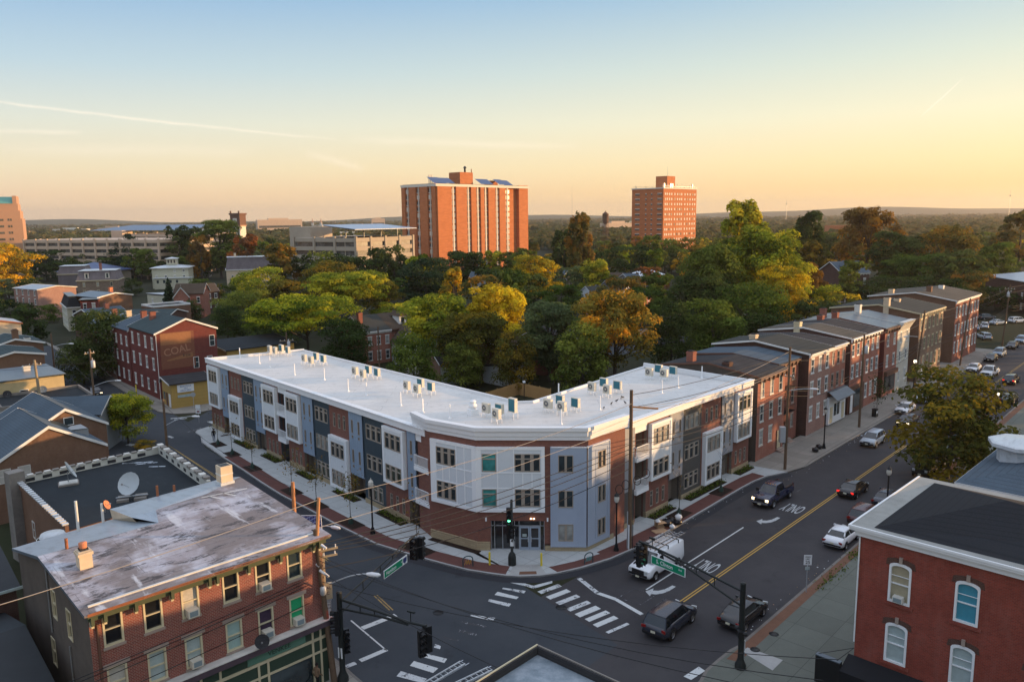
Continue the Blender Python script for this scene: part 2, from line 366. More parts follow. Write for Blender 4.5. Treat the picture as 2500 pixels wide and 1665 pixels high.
sheet('kerb_ramp_pad', [(.35,60.6),(1.8,60.65),(1.78,61.2),(.4,61.15)], .158, 'paver_worn')
def pit(c, az, L, Wd):
    u = Vector((math.sin(R(az)), math.cos(R(az)))); v = Vector((u.y,-u.x)); c = Vector(c)
    return [tuple(c+u*a*L/2+v*b*Wd/2) for a,b in ((-1,-1),(1,-1),(1,1),(-1,1))]
PITS = [((-38.6,99.6),-40.5,2.6),((-35.2,95.2),-40.5,2.6),((-30.8,89.4),-40.5,2.6),((-23.9,81.2),-41,2.8),((-20.2,77.0),-41,2.8),((-15.7,72.0),-43,2.9),((16.1,73.2),42.7,2.8),((21.9,79.6),42.7,2.8)]
mb = MB()
for c, az, L in PITS: mb.poly([(*p,.159) for p in pit(c, az, L, 1.5)], 'mulch')
mb.poly([(*p,.159) for p in pit((-8.6,65.9),-48,3.4,1.5)], 'mulch')
struct('planting_pits', mb)
mb = MB()
for s0, s1 in ((12,16.6),(8,3.4),(21.6,28.6-3.3),(30.2,34.4),(38,43),(46.5,47)):
    mb.prism([hw(s0,-1.05), hw(s1,-1.05), hw(s1,-.05), hw(s0,-.05)], .1, .17, 'mulch')
for s0, s1 in ((3.2,7.2),(9.9,17.6),(20.6,24.2)):
    mb.prism([sw(s0,-1.0), sw(s1,-1.0), sw(s1,-.05), sw(s0,-.05)], .1, .17, 'mulch')
mb.poly([(-7.9,67.9,.16),(-7.3,68.6,.16),(-2.9,65.3,.16),(-3.2,64.6,.16)], 'mulch')
struct('planting_beds', mb)
# --- right hand side block
KR = [(6,38.5),(9.6,42.9),(11.54,45.54),(12.2,46.7),(13.4,48.0),(14.42,49.05)]+[cw(t,-22.5) for t in (46.6,52,60,75,100,140,200)]
kerb(KR, -1, 'kerb_old', .2)
mb = MB(); mb.prism(KR+[cw(200,-15), cw(30,-12), (10,36)], .02, .145, 'pavement_old'); struct('pavement', mb)
mb = MB(); strip(mb, [cw(44.6,-22.28), cw(62,-22.28), cw(200,-22.28)], [cw(44.8,-21.5), cw(62,-21.6), cw(200,-21.4)], .150, 'paver_worn'); struct('paver_band', mb)
sheet('pavement_patch', [(15.11,48.82), (15.66,49.24), (17.52,47.68), (16.45,46.50)], .152, 'concrete')
# --- block of the left foreground building
KL = [(-9.0,45.0),(-10.5,46.72),(-11.3,47.73),(-12.2,48.7),(-13.0,49.6),(-13.83,50.9),(-16.5,54.6),(-23.4,63.4),(-52.4,97.2),(-59.5,106),(-120,178)]
kerb(KL[::-1], -1, 'kerb_old', .2)
mb = MB(); mb.prism(KL+[(-124,174),(-64,103),(-27,60),(-20,50),(-16,40),(-12,36),(-14,38.5)], .02, .143, 'pavement_mid'); struct('pavement', mb)
kerb([(-8.9,45.2),cw(20,-38.6)], -1, 'kerb_old', .2)
# --- far corner with the yellow shop
KY = [(-111,186),(-57.0,120.6),(-54.5,117.9),(-51.5,116.4),(-48.5,116.9),(-46.4,118.9),(-38,127),(114,262)]
kerb(KY, 1, 'kerb_old', .2)
mb = MB(); mb.prism(KY+[(108,268),(-44,131),(-52,124),(-61,131),(-116,193)], .02, .143, 'pavement_mid'); struct('pavement', mb)
# --- left corner opposite (under the small green tree)
sheet('yard', [(-52.4,97.5),(-60,105.5),(-75,98),(-60,84)], .02, 'dirt')
# --- painted markings
ZM = .024
mk = MB()
def stripe(mb, p, q, w, m, z=ZM):
    d = (Vector(q)-Vector(p)).normalized(); n = Vector((-d.y,d.x))*w/2; p, q = Vector(p), Vector(q)
    mb.quad((*(p-n),z),(*(q-n),z),(*(q+n),z),(*(p+n),z), m)
for o in (-28.53,-28.77):
    stripe(mk, cw(49.2,o), cw(104,o), .11, 'road_yellow'); stripe(mk, cw(106,o), cw(420,o), .11, 'road_yellow_worn')
stripe(mk, cw(49.6,-31.75), cw(66.2,-31.8), .13, 'road_white')
for t0 in (73.5,78.6): stripe(mk, cw(t0,-32.0), cw(t0+1.3,-32.0), .12, 'road_faint')
for dx in (-.13,.13):
    pts = [(-9.3,55.2),(-10.9,57.6)]; stripe(mk, (pts[0][0]+dx,pts[0][1]), (pts[1][0]+dx,pts[1][1]), .1, 'road_yellow_worn')
    stripe(mk, (-15.9+dx,63.8), (-18.3+dx,66.8), .1, 'road_yellow_worn'); stripe(mk, (-18.3+dx,66.8), (-35.3+dx,88.2), .1, 'road_yellow_worn'); stripe(mk, (-35.3+dx,88.2), (-46,100.8), .1, 'road_yellow_worn')
stripe(mk, (-12.03,53.73), (-8.85,49.7), .12, 'road_white'); stripe(mk, (-11.0,52.6), (-8.85,54.45), .5, 'road_white'); stripe(mk, (-10.35,48.4), (-8.8,49.75), .42, 'road_white'); stripe(mk, (-11.3,47.6), (-10.6,48.15), .4, 'road_white_worn')
stripe(mk, (5.2,60.1), (6.45,57.5), .4, 'road_white_worn'); stripe(mk, (6.35,57.6), (7.7,56.5), .4, 'road_white'); stripe(mk, (7.7,56.5), (9.35,54.1), .36, 'road_white')
for i, (x, y) in enumerate(((2.75,58.3),(3.38,57.4),(4.06,56.5),(4.8,55.5),(5.4,54.65),(6.05,53.95),(6.55,53.15),(7.3,52.2))):
    w = (.5,.55,.5,.5,.6,.5,.5,.3)[i]; stripe(mk, (x-.84,y-.62), (x+.84,y+.62), w, 'road_white' if i in (1,4,5,6) else 'road_white_worn')
def pq(m, *p): mk.poly([(*a, ZM) for a in p], m)
pq('road_white_worn', (-0.38,59.47), (0.84,59.28), (1.45,58.89), (3.02,59.68), (3.00,59.30), (1.47,58.37), (0.97,58.75))
pq('road_white_worn', (-0.94,58.61), (0.85,58.02), (0.70,57.62), (-1.02,58.40))
pq('road_white', (-1.36,57.93), (0.29,57.03), (0.11,56.68), (-1.60,57.42))
pq('road_white_worn', (-1.99,56.75), (-0.30,55.96), (-0.48,55.50), (-2.09,56.39))
pq('road_white_worn', (-3.28,54.41), (-1.47,53.86), (-1.65,53.39), (-3.30,54.18))
pq('road_faint', (-3.90,53.47), (-2.04,52.69), (-2.16,52.45), (-3.95,53.22))
pq('road_faint', (-4.01,52.25), (-2.72,51.69), (-2.76,51.39), (-4.05,51.95))
pq('road_faint', (-5.00,51.39), (-3.95,50.84), (-4.03,50.68), (-5.04,51.16))
pq('road_white_worn', (-5.57,50.37), (-5.13,50.14), (-5.15,49.70), (-5.59,49.93))
pq('road_white', (-6.11,49.20), (-4.57,48.51), (-4.72,48.02), (-6.18,48.75))
pq('road_white', (-6.76,48.30), (-5.07,47.41), (-5.35,46.88), (-6.96,47.74))
pq('road_white_worn', (-7.47,47.14), (-5.68,46.23), (-5.90,45.76), (-7.67,46.56))
pq('road_white', (11.90,47.24), (12.20,46.75), (11.07,45.77), (10.67,46.16))
stripe(mk, (-50.97,113.96), (-49.22,114.76), .35, 'road_white_worn'); stripe(mk, (-50.16,113.26), (-48.57,114.11), .3, 'road_white_worn')
stripe(mk, (-45.29,106.04), (-44.07,108.51), .9, 'road_faint'); stripe(mk, (-47.17,104.37), (-46.19,103.46), .4, 'road_white_worn'); stripe(mk, (-50.87,100.55), (-49.86,100.11), .8, 'road_white_worn')
# chalk survey box
for a, b in (((9.44,58.17),(10.89,57.09)),((10.89,57.09),(9.51,55.58)),((9.51,55.58),(7.93,56.72)),((7.93,56.72),(9.44,58.17))): stripe(mk, a, b, .06, 'road_faint')
struct('road_markings', mk)
def text_mesh(s, size, mat, extrude=0, align='CENTER', sx=1.0):
    cu = bpy.data.curves.new('t', 'FONT'); cu.body = s; cu.size = size; cu.extrude = extrude; cu.align_x = align; cu.align_y = 'CENTER'; cu.offset = size*.012
    o = bpy.data.objects.new('t', cu); COL.objects.link(o); dg = bpy.context.evaluated_depsgraph_get(); dg.update()
    me = bpy.data.meshes.new_from_object(o.evaluated_get(dg)); COL.objects.unlink(o); bpy.data.objects.remove(o)
    me.materials.clear(); me.materials.append(MAT[mat])
    if sx != 1: me.transform(Matrix.Diagonal((sx,1,1,1)))
    return me
paint('road_word', (.40,.42,.43), .42)
for (t0, o0) in ((71.9,-30.3),(54.4,-30.3)):
    x, y = cw(t0+2.1, o0); me = text_mesh('ONLY', 3.1, 'road_word'); w = max(v.co.x for v in me.vertices)*2; me.transform(Matrix.Diagonal((2.0/w,1.05,1,1)))
    o = struct('road_word', me); o.location = (x,y,ZM+.004); o.rotation_euler = (0,0,R(180-42.7))
def arrow(c):
    mb = MB(); pts = []; r0, r1 = 1.0, 1.36
    r0 = 1; a = [(-.1,1.5),(.22,1.5),(.2,.6),(.05,.1),(-.25,-.35),(-.55,-.5),(-.45,-.85),(-1.15,-.45),(-.95,.3),(-.8,-.02),(-.45,.2),(-.2,.7)]
    mb.poly([(p[0]*-1,p[1]*-1.15,0) for p in a][::-1], 'road_word'); o = struct('road_arrow', mb); o.location = (c[0],c[1],ZM+.004); o.rotation_euler = (0,0,R(180-42.7))
arrow((24.4,71.3)); arrow((11.4,57.3))
mb = MB(); 
for p, r in (((3.45,55.30),.42),((18.00,50.93),.33),((16.09,48.97),.33),((-5.73,54.73),.4)):
    z = .03 if r > .35 else .156; mb.lathe([(0,z),(r,z),(r,z-.01)], 'rust_dark' if 0 else 'black_metal', (p[0],p[1],0), 16)
struct('manhole_covers', mb)
# dark repaired strips along the kerb
mk = MB(); ko = ribbon(KI[6:31], .02, -1); k2 = ribbon(KI[6:31], 1.0, -1); strip(mk, ko, k2, .021, 'asphalt_patch')
struct('gutter_strip', mk)

# ---------------------------------------------------------------- the new three-storey corner apartments
brick('brick_new', (.235,.085,.055), (.16,.055,.04), (.21,.13,.11), patch=.12)
siding('panel_white', (.70,.73,.75), .42, 'x', .5, .8, .06); siding('lap_blue', (.045,.068,.085), .2); siding('lap_grey', (.10,.095,.088), .2); siding('batten_blue', (.25,.325,.42), .42, 'x', .6, .7, .08)
siding('batten_grey', (.30,.31,.33), .42, 'x', .6, .68, .08); siding('batten_dark', (.07,.072,.085), .3, 'x'); siding('lap_taupe', (.22,.185,.15), .16); plain('bay_white', (.80,.82,.83), .5, .03); plain('panel_smooth', (.62,.66,.69), .5, .04)
plain('panel_blue', (.34,.40,.50), .6, .05)
brick('split_stone', (.42,.34,.215), (.36,.285,.18), (.27,.22,.15), .6, .2, patch=.15)
t = NT('membrane', .55, .35); n = t.noise(.35, 7, rough=.65); n2 = t.noise(3.2, 6, stretch=(.35,1,1)); x = t.mix(n, (.70,.68,.65), (.56,.55,.53)); x = t.mix(t.ramp(n2, [(.55,0.0),(.66,.55)]), x, (.40,.385,.36)); n5 = t.noise(.12, 6); x = t.mix(t.ramp(n5, [(.48,0.0),(.6,.4)]), x, (.47,.465,.45)); n6 = t.noise(1.1, 7, rough=.8, stretch=(1,.3,1)); x = t.mix(t.ramp(n6, [(.66,0.0),(.7,.7)]), x, (.2,.19,.18))
b = t.node('ShaderNodeTexBrick'); t.L(t.co(), b.inputs['Vector']); b.inputs['Scale'].default_value = 1; b.inputs['Brick Width'].default_value = 9; b.inputs['Row Height'].default_value = 1.7; b.inputs['Mortar Size'].default_value = .02
b.inputs['Color1'].default_value = b.inputs['Color2'].default_value = (1,1,1,1); b.inputs['Mortar'].default_value = (.62,.62,.62,1); t.col(t.mix(1.0, x, b.outputs[0], 'MULTIPLY'))
plain('parapet_white', (.74,.75,.76), .5, .04)

WC = {}
glass('glass_olive', (.035,.045,.035), .1)
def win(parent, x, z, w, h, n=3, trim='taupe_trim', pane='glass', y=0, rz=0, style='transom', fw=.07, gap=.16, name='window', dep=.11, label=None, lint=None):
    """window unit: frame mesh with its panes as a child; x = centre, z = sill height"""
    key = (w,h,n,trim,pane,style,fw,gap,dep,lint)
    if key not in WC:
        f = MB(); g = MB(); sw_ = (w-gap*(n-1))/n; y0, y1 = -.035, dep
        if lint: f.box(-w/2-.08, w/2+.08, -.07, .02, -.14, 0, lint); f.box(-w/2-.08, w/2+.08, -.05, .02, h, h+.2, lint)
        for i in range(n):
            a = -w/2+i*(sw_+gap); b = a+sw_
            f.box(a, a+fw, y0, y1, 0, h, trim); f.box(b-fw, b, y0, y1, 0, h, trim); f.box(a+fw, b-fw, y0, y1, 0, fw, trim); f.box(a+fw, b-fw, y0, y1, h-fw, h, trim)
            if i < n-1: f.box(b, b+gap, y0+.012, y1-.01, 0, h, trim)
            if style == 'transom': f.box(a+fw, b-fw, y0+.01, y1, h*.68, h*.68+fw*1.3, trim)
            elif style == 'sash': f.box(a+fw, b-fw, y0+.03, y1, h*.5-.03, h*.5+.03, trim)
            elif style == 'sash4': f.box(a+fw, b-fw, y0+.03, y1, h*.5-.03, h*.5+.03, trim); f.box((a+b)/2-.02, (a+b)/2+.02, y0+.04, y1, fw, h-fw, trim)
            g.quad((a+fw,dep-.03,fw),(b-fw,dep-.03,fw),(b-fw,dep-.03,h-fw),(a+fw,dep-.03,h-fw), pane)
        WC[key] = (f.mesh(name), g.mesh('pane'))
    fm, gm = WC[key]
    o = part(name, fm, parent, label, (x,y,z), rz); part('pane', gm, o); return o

HERO = thing('apartment_building', 'new white-roofed three-storey corner apartment block in brick, white, blue and grey panels', 'apartment building', (0,0,0), 0)
def wing(org, azx, L, cols, dz, C, flip):
    """cols: (kind, a, b) with a<b measured along the facade; flip: measured from the right-hand end"""
    E = bpy.data.objects.new('facade_wing', None); COL.objects.link(E); E.parent = HERO; reg(HERO, E)
    return E
def build_wing(name, M, L, cols, dz, C, flip):
    """M places local wing coordinates (x along the street, y inwards) in the world"""
    loc = M.to_translation(); rz = M.to_euler().z
    def P_(nm, mb, lab=None): return part(nm, mb, HERO, lab, loc, rz)
    def WN(x, z, w, h, **k):
        if w > 2: k.setdefault('pane', random.choice(('glass','glass','glass_olive','glass_olive','glass_blind')))
        p = M @ Vector((x, k.pop('y', 0), z)); o = win(HERO, p.x, p.z, w, h, y=p.y, rz=rz, **k); return o
    F = [(1.05+dz,1.62),(4.12+dz,1.62),(7.3+dz,1.6)]; Z1 = 9.75+dz
    par = MB()
    class ST:
        def box(s, *a): m_ = MB(); m_.box(*a); P_('stone_base', m_)
    st = ST()
    for kind, a, b in cols:
        x0, x1 = (L-b, L-a) if flip else (a, b); cx = (x0+x1)/2; wdt = x1-x0
        if kind in ('bayU','bayL'):
            bz0, bz1 = (3.8+dz, 9.45+dz) if kind == 'bayU' else (.6+dz, 6.35+dz)
            nz = F[0] if kind == 'bayU' else F[2]; nh = nz[1]; cs = [cx-1.05, cx, cx+1.05]
            holes = [(c-.22, c+.22, nz[0], nz[0]+nh-.05) for c in cs]
            m = MB(); m.wall(x0, x1, .7, Z1, 'brick_new', holes); m.box(x0, x1, .3, .5, .1, Z1, 'brick_new'); P_('brick_wall', m)
            for c in cs: WN(c, nz[0], .44, nh-.05, n=1, style='transom', fw=.05)
            m = MB(); y = -.38; bx0, bx1 = x0+.28, x1-.22; th = [(cx-1.35, cx+1.35, F[k][0], F[k][0]+F[k][1]) for k in ((1,2) if kind == 'bayU' else (0,1))]
            m.wall(bx0+.25, bx1-.25, bz0+.3, bz1-.25, 'panel_white', th, y=y)
            m.box(bx0, bx0+.25, y-.06, 0, bz0, bz1, 'bay_white'); m.box(bx1-.25, bx1, y-.06, 0, bz0, bz1, 'bay_white')
            m.box(bx0+.25, bx1-.25, y-.06, 0, bz1-.25, bz1, 'bay_white'); m.box(bx0+.25, bx1-.25, y-.06, 0, bz0, bz0+.3, 'bay_white')
            m.box(bx0+.25, bx1-.25, y+.15, 0, bz0+.3, bz1-.25, 'panel_smooth'); P_('bay', m, 'white projecting bay')
            for c in th: WN(cx, c[2], 2.7, c[3]-c[2], y=y)
            if kind == 'bayU': st.box(x0, x1, -.06, .3, 0, .72, 'split_stone')
            else: st.box(x0, x1, -.06, .3, 0, .60+dz*.4, 'split_stone')
        elif kind == 'lap':
            th = [(cx-1.4, cx+1.4, z, z+h) for z, h in F]; m = MB(); m.wall(x0, x1, .6, Z1, C['lap'], th); m.box(x0, x1, .3, .5, .1, Z1, C['lap']); P_('lap_siding_wall', m)
            for c in th: WN(cx, c[2], 2.8, c[3]-c[2])
            st.box(x0, x1, -.06, .3, 0, .62, 'split_stone')
        elif kind in ('slit','slit1','end'):
            zb = 2.9+dz if kind != 'end' else 3.65; cs = [cx-wdt*.24, cx+wdt*.24] if kind == 'slit' else [cx]
            if kind == 'end': cs = [x0+.9]
            holes = [(c-.17, c+.17, z+.1, z+1.5) for c in cs for z, h in F[1:]]+[(c-.13, c+.13, z-.45, z-.15) for c in cs for z, h in F[1:]]
            m = MB(); m.wall(x0, x1, zb, Z1, C['slit'], holes, y=-.1); m.box(x0, x1, .3, .5, zb, Z1, C['slit']); m.box(x0, x1, -.09, .3, zb-.02, zb+.05, C['slit']); P_('batten_wall', m)
            for c in cs:
                for z, h in F[1:]: WN(c, z+.1, .34, 1.4, n=1, style='plain', fw=.045, y=-.1); WN(c, z-.45, .26, .3, n=1, style='plain', fw=.04, y=-.1)
            if kind == 'end':
                m = MB(); m.wall(x0, x1, .6, zb, C['low'], [(x0+.75, x0+1.15, 1.3, 2.9)], y=-.08); m.box(x0, x1, .3, .5, .1, zb, C['low']); P_('lap_siding_wall', m); WN(x0+.95, 1.3, .4, 1.6, n=1, style='transom', fw=.05, y=-.08); st.box(x0, x1, -.1, .3, 0, .62, 'split_stone')
            else:
                m = MB(); m.wall(x0, x1, 0.1, zb, 'lap_taupe', [(cx-.45, cx+.45, .15, 2.3)], y=1.3); m.quad((x0,0,0),(x0,1.3,0),(x0,1.3,zb),(x0,0,zb), 'lap_taupe'); m.quad((x1,0,0),(x1,1.3,0),(x1,1.3,zb),(x1,0,zb), 'lap_taupe'); m.quad((x0,0,zb),(x1,0,zb),(x1,1.3,zb),(x0,1.3,zb), 'lap_taupe'); P_('entry_recess', m)
                d = MB(); d.box(cx-.45, cx+.45, 1.36, 1.42, .15, 2.3, 'taupe_trim'); dd = P_('door', d); hd_ = MB(); hd_.box(cx+.3, cx+.36, 1.32, 1.36, 1.1, 1.25, 'black_metal'); part('handle', hd_, dd)
        elif kind == 'balc':
            m = MB(); m.wall(x0, x1, .1, 8.9+dz, C['rec'], (), y=1.5); m.quad((x0,0,0),(x0,1.5,0),(x0,1.5,9),(x0,0,9), C['rec']); m.quad((x1,0,0),(x1,1.5,0),(x1,1.5,9),(x1,0,9), C['rec']); m.box(x0, x1, -.05, 1.5, 8.95+dz, Z1, 'bay_white'); P_('balcony_recess', m)
            for z in (3.02+dz, 6.22+dz):
                m = MB(); m.box(x0+.01, x1-.01, -.35, 1.5, z, z+.38, 'bay_white'); bo = P_('balcony', m); r = MB()
                xa, xb = x0+.03, x1-.03
                for zz in (z+.48, z+1.42): r.box(xa, xb, -.33, -.27, zz, zz+.06, 'bay_white')
                k = int((xb-xa)/.16)
                for i in range(k+1): xx = xa+(xb-xa)*i/k; r.box(xx-.02, xx+.02, -.32, -.28, z+.38, z+1.42, 'bay_white')
                for xx in (xa, xb): r.box(xx-.02, xx+.02, -.32, 0, z+1.38, z+1.44, 'bay_white')
                part('railing', r, bo)
    par.box(-.25 if flip else 0, L+(0 if flip else .2), -.32, .2, 9.72+dz, 10.3+dz, 'parapet_white'); par.box(-.3 if flip else 0, L+(0 if flip else .25), -.4, .24, 10.3+dz, 10.4+dz, 'parapet_white')
    P_('parapet', par)
LH = 52.3
Mh = Matrix.Translation((*hw(LH),0)) @ Matrix.Rotation(az_rz(hw(LH), hw(0)), 4, 'Z')
HC = [('balc',-.5,1.85),('slit1',1.85,3.24),('bayU',3.24,7.34),('lap',7.34,11.25),('slit',11.25,13.93),('bayL',13.93,18.2),('lap',18.2,21.8),('slit',21.8,24.5),('bayU',24.5,28.35),('balc',28.35,30.5),('bayU',30.5,34.65),('slit',34.65,37.3),('lap',37.3,41.2),('bayL',41.2,45.3),('slit',45.3,47.9),('bayU',47.9,52.25)]
build_wing('hamilton', Mh, LH, HC, -.28, {'lap':'lap_blue','slit':'batten_blue','rec':'batten_dark','low':'lap_blue'}, True)
LS = 24.4
Ms = Matrix.Translation((*OS_,0)) @ Matrix.Rotation(R(90-43), 4, 'Z')
SC = [('end',-2.6,.95),('balc',.95,3.05),('bayU',3.05,7.1),('slit',7.1,9.6),('lap',9.6,13.4),('bayL',13.4,17.6),('slit',17.6,20.35),('bayU',20.35,24.4)]
build_wing('clinton', Ms, LS, SC, 0, {'lap':'lap_grey','slit':'batten_grey','rec':'lap_taupe','low':'lap_grey'}, False)
# centre piece
A_, B_, C_, D_ = (-7.6,68.6), (-3.2,65.55), (6.25,65.1), (8.95,67.9)
def face(p, q, fn):
    L = math.dist(p, q); rz = az_rz(p, q); M = Matrix.Translation((*p,0)) @ Matrix.Rotation(rz, 4, 'Z')
    def P_(nm, mb, lab=None): return part(nm, mb, HERO, lab, (*p,0), rz)
    def WN(x, z, w, h, **k):
        v = M @ Vector((x, k.pop('y', 0), z)); return win(HERO, v.x, v.z, w, h, y=v.y, rz=rz, **k)
    fn(L, P_, WN)
def grid(m, xs, zs, y, w=.09):
    for x in xs: m.box(x-w/2, x+w/2, y-.03, y+.02, zs[0], zs[-1], 'bay_white')
    for z in zs: m.box(xs[0]+w/2, xs[-1]-w/2, y-.026, y+.02, z-w/2, z+w/2, 'bay_white')
FZ = [(4.2,1.6),(7.35,1.6)]
def fAB(L, P_, WN):
    m = MB(); m.wall(0, L, .75, 10.15, 'brick_new', ()); P_('brick_wall', m)
    m = MB(); th = [(.95+.0, 3.15, z, z+h) for z, h in FZ]; m.wall(.35, L+.02, 3.75, 9.5, 'panel_smooth', th, y=-.16, rev=.1)
    m.box(.27, .35, -.2, 0, 3.7, 9.55, 'bay_white'); m.box(.35, L+.05, -.2, 0, 9.3, 9.55, 'bay_white'); m.box(.35, L+.05, -.2, 0, 3.7, 4.0, 'bay_white'); m.box(.35, .85, -.18, 0, 4.0, 9.3, 'bay_white'); m.box(L-.4, L+.05, -.19, 0, 4.0, 9.3, 'bay_white')
    grid(m, [.9,1.67,2.45,3.22,4.1,5.0], [4.05,5.88,7.28,9.1], -.16) if 0 else None
    for x in (.9,3.25,4.15): m.box(x-.045, x+.045, -.19, -.15, 4.0, 9.3, 'bay_white')
    for x in (1.67,2.45): m.box(x-.045, x+.045, -.19, -.15, 5.85, 7.3, 'bay_white')
    for z in (5.85,7.25): m.box(.85, L-.4, -.187, -.15, z-.05, z+.05, 'bay_white')
    P_('window_panel', m, 'white gridded wall panel'); 
    for t_ in th: WN(2.05, t_[2], 2.2, 1.6, n=3, y=-.16, dep=.09)
    m = MB(); m.box(0, L+.03, -.1, .2, 0, .85, 'split_stone'); m.box(0, L+.05, -.13, .2, .85, .93, 'split_stone'); P_('stone_base', m)
def fBC(L, P_, WN):
    hs = [(1.15,5.85,.14,2.85)]; m = MB(); m.wall(0, L, .75, 10.15, 'brick_new', hs, rev=.25); P_('brick_wall', m)
    m = MB(); th = [(.48,1.72,z,z+h) for z, h in FZ]+[(3.3,5.5,z,z+h) for z, h in FZ]; m.wall(-.02, 5.85, 3.75, 9.5, 'panel_smooth', th, y=-.16, rev=.1)
    m.box(-.05, 5.9, -.2, 0, 9.3, 9.55, 'bay_white'); m.box(-.05, 5.9, -.2, 0, 3.7, 4.0, 'bay_white'); m.box(5.6, 5.9, -.195, 0, 4.0, 9.3, 'bay_white'); m.box(-.05, .4, -.19, 0, 4.0, 9.3, 'bay_white')
    for x in (1.82,3.22): m.box(x-.045, x+.045, -.19, -.15, 4.0, 9.3, 'bay_white')
    for x in (4.0,4.8): m.box(x-.045, x+.045, -.19, -.15, 5.85, 7.3, 'bay_white')
    for z in (5.85,7.25): m.box(.4, 5.6, -.187, -.15, z-.05, z+.05, 'bay_white')
    P_('window_panel', m, 'white gridded wall panel')
    for z, h in FZ: WN(1.1, z, 1.24, 1.6, n=1, y=-.16, pane='glass_teal', dep=.09); WN(4.4, z, 2.2, 1.6, n=3, y=-.16, dep=.09)
    m = MB(); th = [(7.05,8.35,z,z+1.55) for z in (1.1,4.15,7.3)]; m.wall(6.45, L+.03, .55, 9.5, 'panel_blue', th, y=-.2, rev=.12); m.box(6.38, 6.45, -.24, 0, .5, 9.55, 'panel_blue'); m.box(6.45, L+.06, -.24, 0, 9.5, 9.56, 'bay_white')
    for x in (6.75,8.75,9.1): m.box(x-.03, x+.03, -.225, -.19, 1, 9.1, 'panel_blue')
    P_('window_panel', m, 'pale blue wall panel')
    for k, z in enumerate((1.1,4.15,7.3)): WN(7.7, z, 1.3, 1.55, n=2, y=-.2, style='plain', gap=.06, pane='glass_blind' if k == 0 else 'glass')
    m = MB(); m.box(-.03, 1.1, -.1, .2, 0, .85, 'split_stone'); m.box(-.05, 1.1, -.13, .2, .85, .93, 'split_stone'); P_('stone_base', m); m = MB(); m.box(5.9, L+.03, -.1, .2, 0, .6, 'split_stone'); P_('stone_base', m)
    m = MB(); y = .18
    m.quad((1.15,y+.02,.14),(5.85,y+.02,.14),(5.85,y+.02,2.85),(1.15,y+.02,2.85), 'glass_dark')
    sf = P_('shopfront', m, 'dark glazed entrance'); m = MB()
    for x in (1.15,1.45,2.15,3.2,3.6,5.45,5.8): m.box(x, x+.05, y-.04, y+.05, .14, 2.85, 'steel')
    for x0, x1 in ((1.2,3.2),(3.25,5.45),(5.5,5.8)): m.box(x0, x1, y-.04, y+.05, 2.32, 2.38, 'steel')
    m.box(1.15, 5.85, y-.04, y+.05, 2.8, 2.85, 'steel'); m.box(1.15, 3.6, y-.03, y+.05, .14, .22, 'steel'); part('mullions', m, sf)
    for x in (3.66, 4.56):
        m = MB(); m.box(x, x+.12, y-.08, y, .15, 2.3, 'steel_blue'); m.box(x+.76, x+.88, y-.08, y, .15, 2.3, 'steel_blue'); m.box(x+.12, x+.76, y-.08, y, .15, .38, 'steel_blue'); m.box(x+.12, x+.76, y-.08, y, 2.15, 2.3, 'steel_blue'); m.box(x+.12, x+.76, y-.08, y, 1.15, 1.22, 'steel_blue'); d = P_('door', m)
        h_ = MB(); hx = x+.72 if x < 4 else x+.1; h_.box(hx, hx+.05, y-.14, y-.09, .9, 1.4, 'steel'); part('handle', h_, d)
        if x < 4: n_ = MB(); n_.quad((x+.25,y-.07,1.35),(x+.62,y-.07,1.35),(x+.62,y-.07,1.62),(x+.25,y-.07,1.62), 'pale_shade'); part('notice', n_, d)
    for x in (.75, 6.12): m = MB(); m.box(x-.07, x+.07, -.14, 0, 2.85, 3.15, 'bay_white'); P_('wall_lamp', m)
    m = MB(); m.box(4.6, 4.75, -.1, 0, 3.03, 3.12, 'lamp_lit'); m.box(4.85, 5.0, -.1, 0, 3.03, 3.12, 'lamp_lit'); P_('wall_lamp', m, 'lit twin lamp over the door')
def fCD(L, P_, WN):
    m = MB(); m.wall(0, L, .6, 10.15, 'brick_new', ()); P_('brick_wall', m); m = MB(); th = [(1.4,2.5,z,z+1.55) for z in (1.1,4.15,7.3)]
    m.wall(-.03, 3.05, .55, 9.5, 'panel_blue', th, y=-.2, rev=.12); m.box(3.05, 3.13, -.24, 0, .5, 9.55, 'panel_blue'); m.box(-.06, 3.13, -.24, 0, 9.5, 9.56, 'bay_white')
    for x in (1.1,2.8): m.box(x-.03, x+.03, -.225, -.19, 1, 9.1, 'panel_blue')
    P_('window_panel', m, 'pale blue wall panel')
    for k, z in enumerate((1.1,4.15,7.3)): WN(1.95, z, 1.1, 1.55, n=2, y=-.2, style='plain', gap=.06)
    m = MB(); m.box(-.03, L, -.1, .2, 0, .6, 'split_stone'); P_('stone_base', m)
plain('steel_blue', (.30,.36,.44), .4, .05); emit('lamp_lit', (1.0,.72,.42), 3.0)
face(A_, B_, fAB); face(B_, C_, fBC); face(C_, D_, fCD)
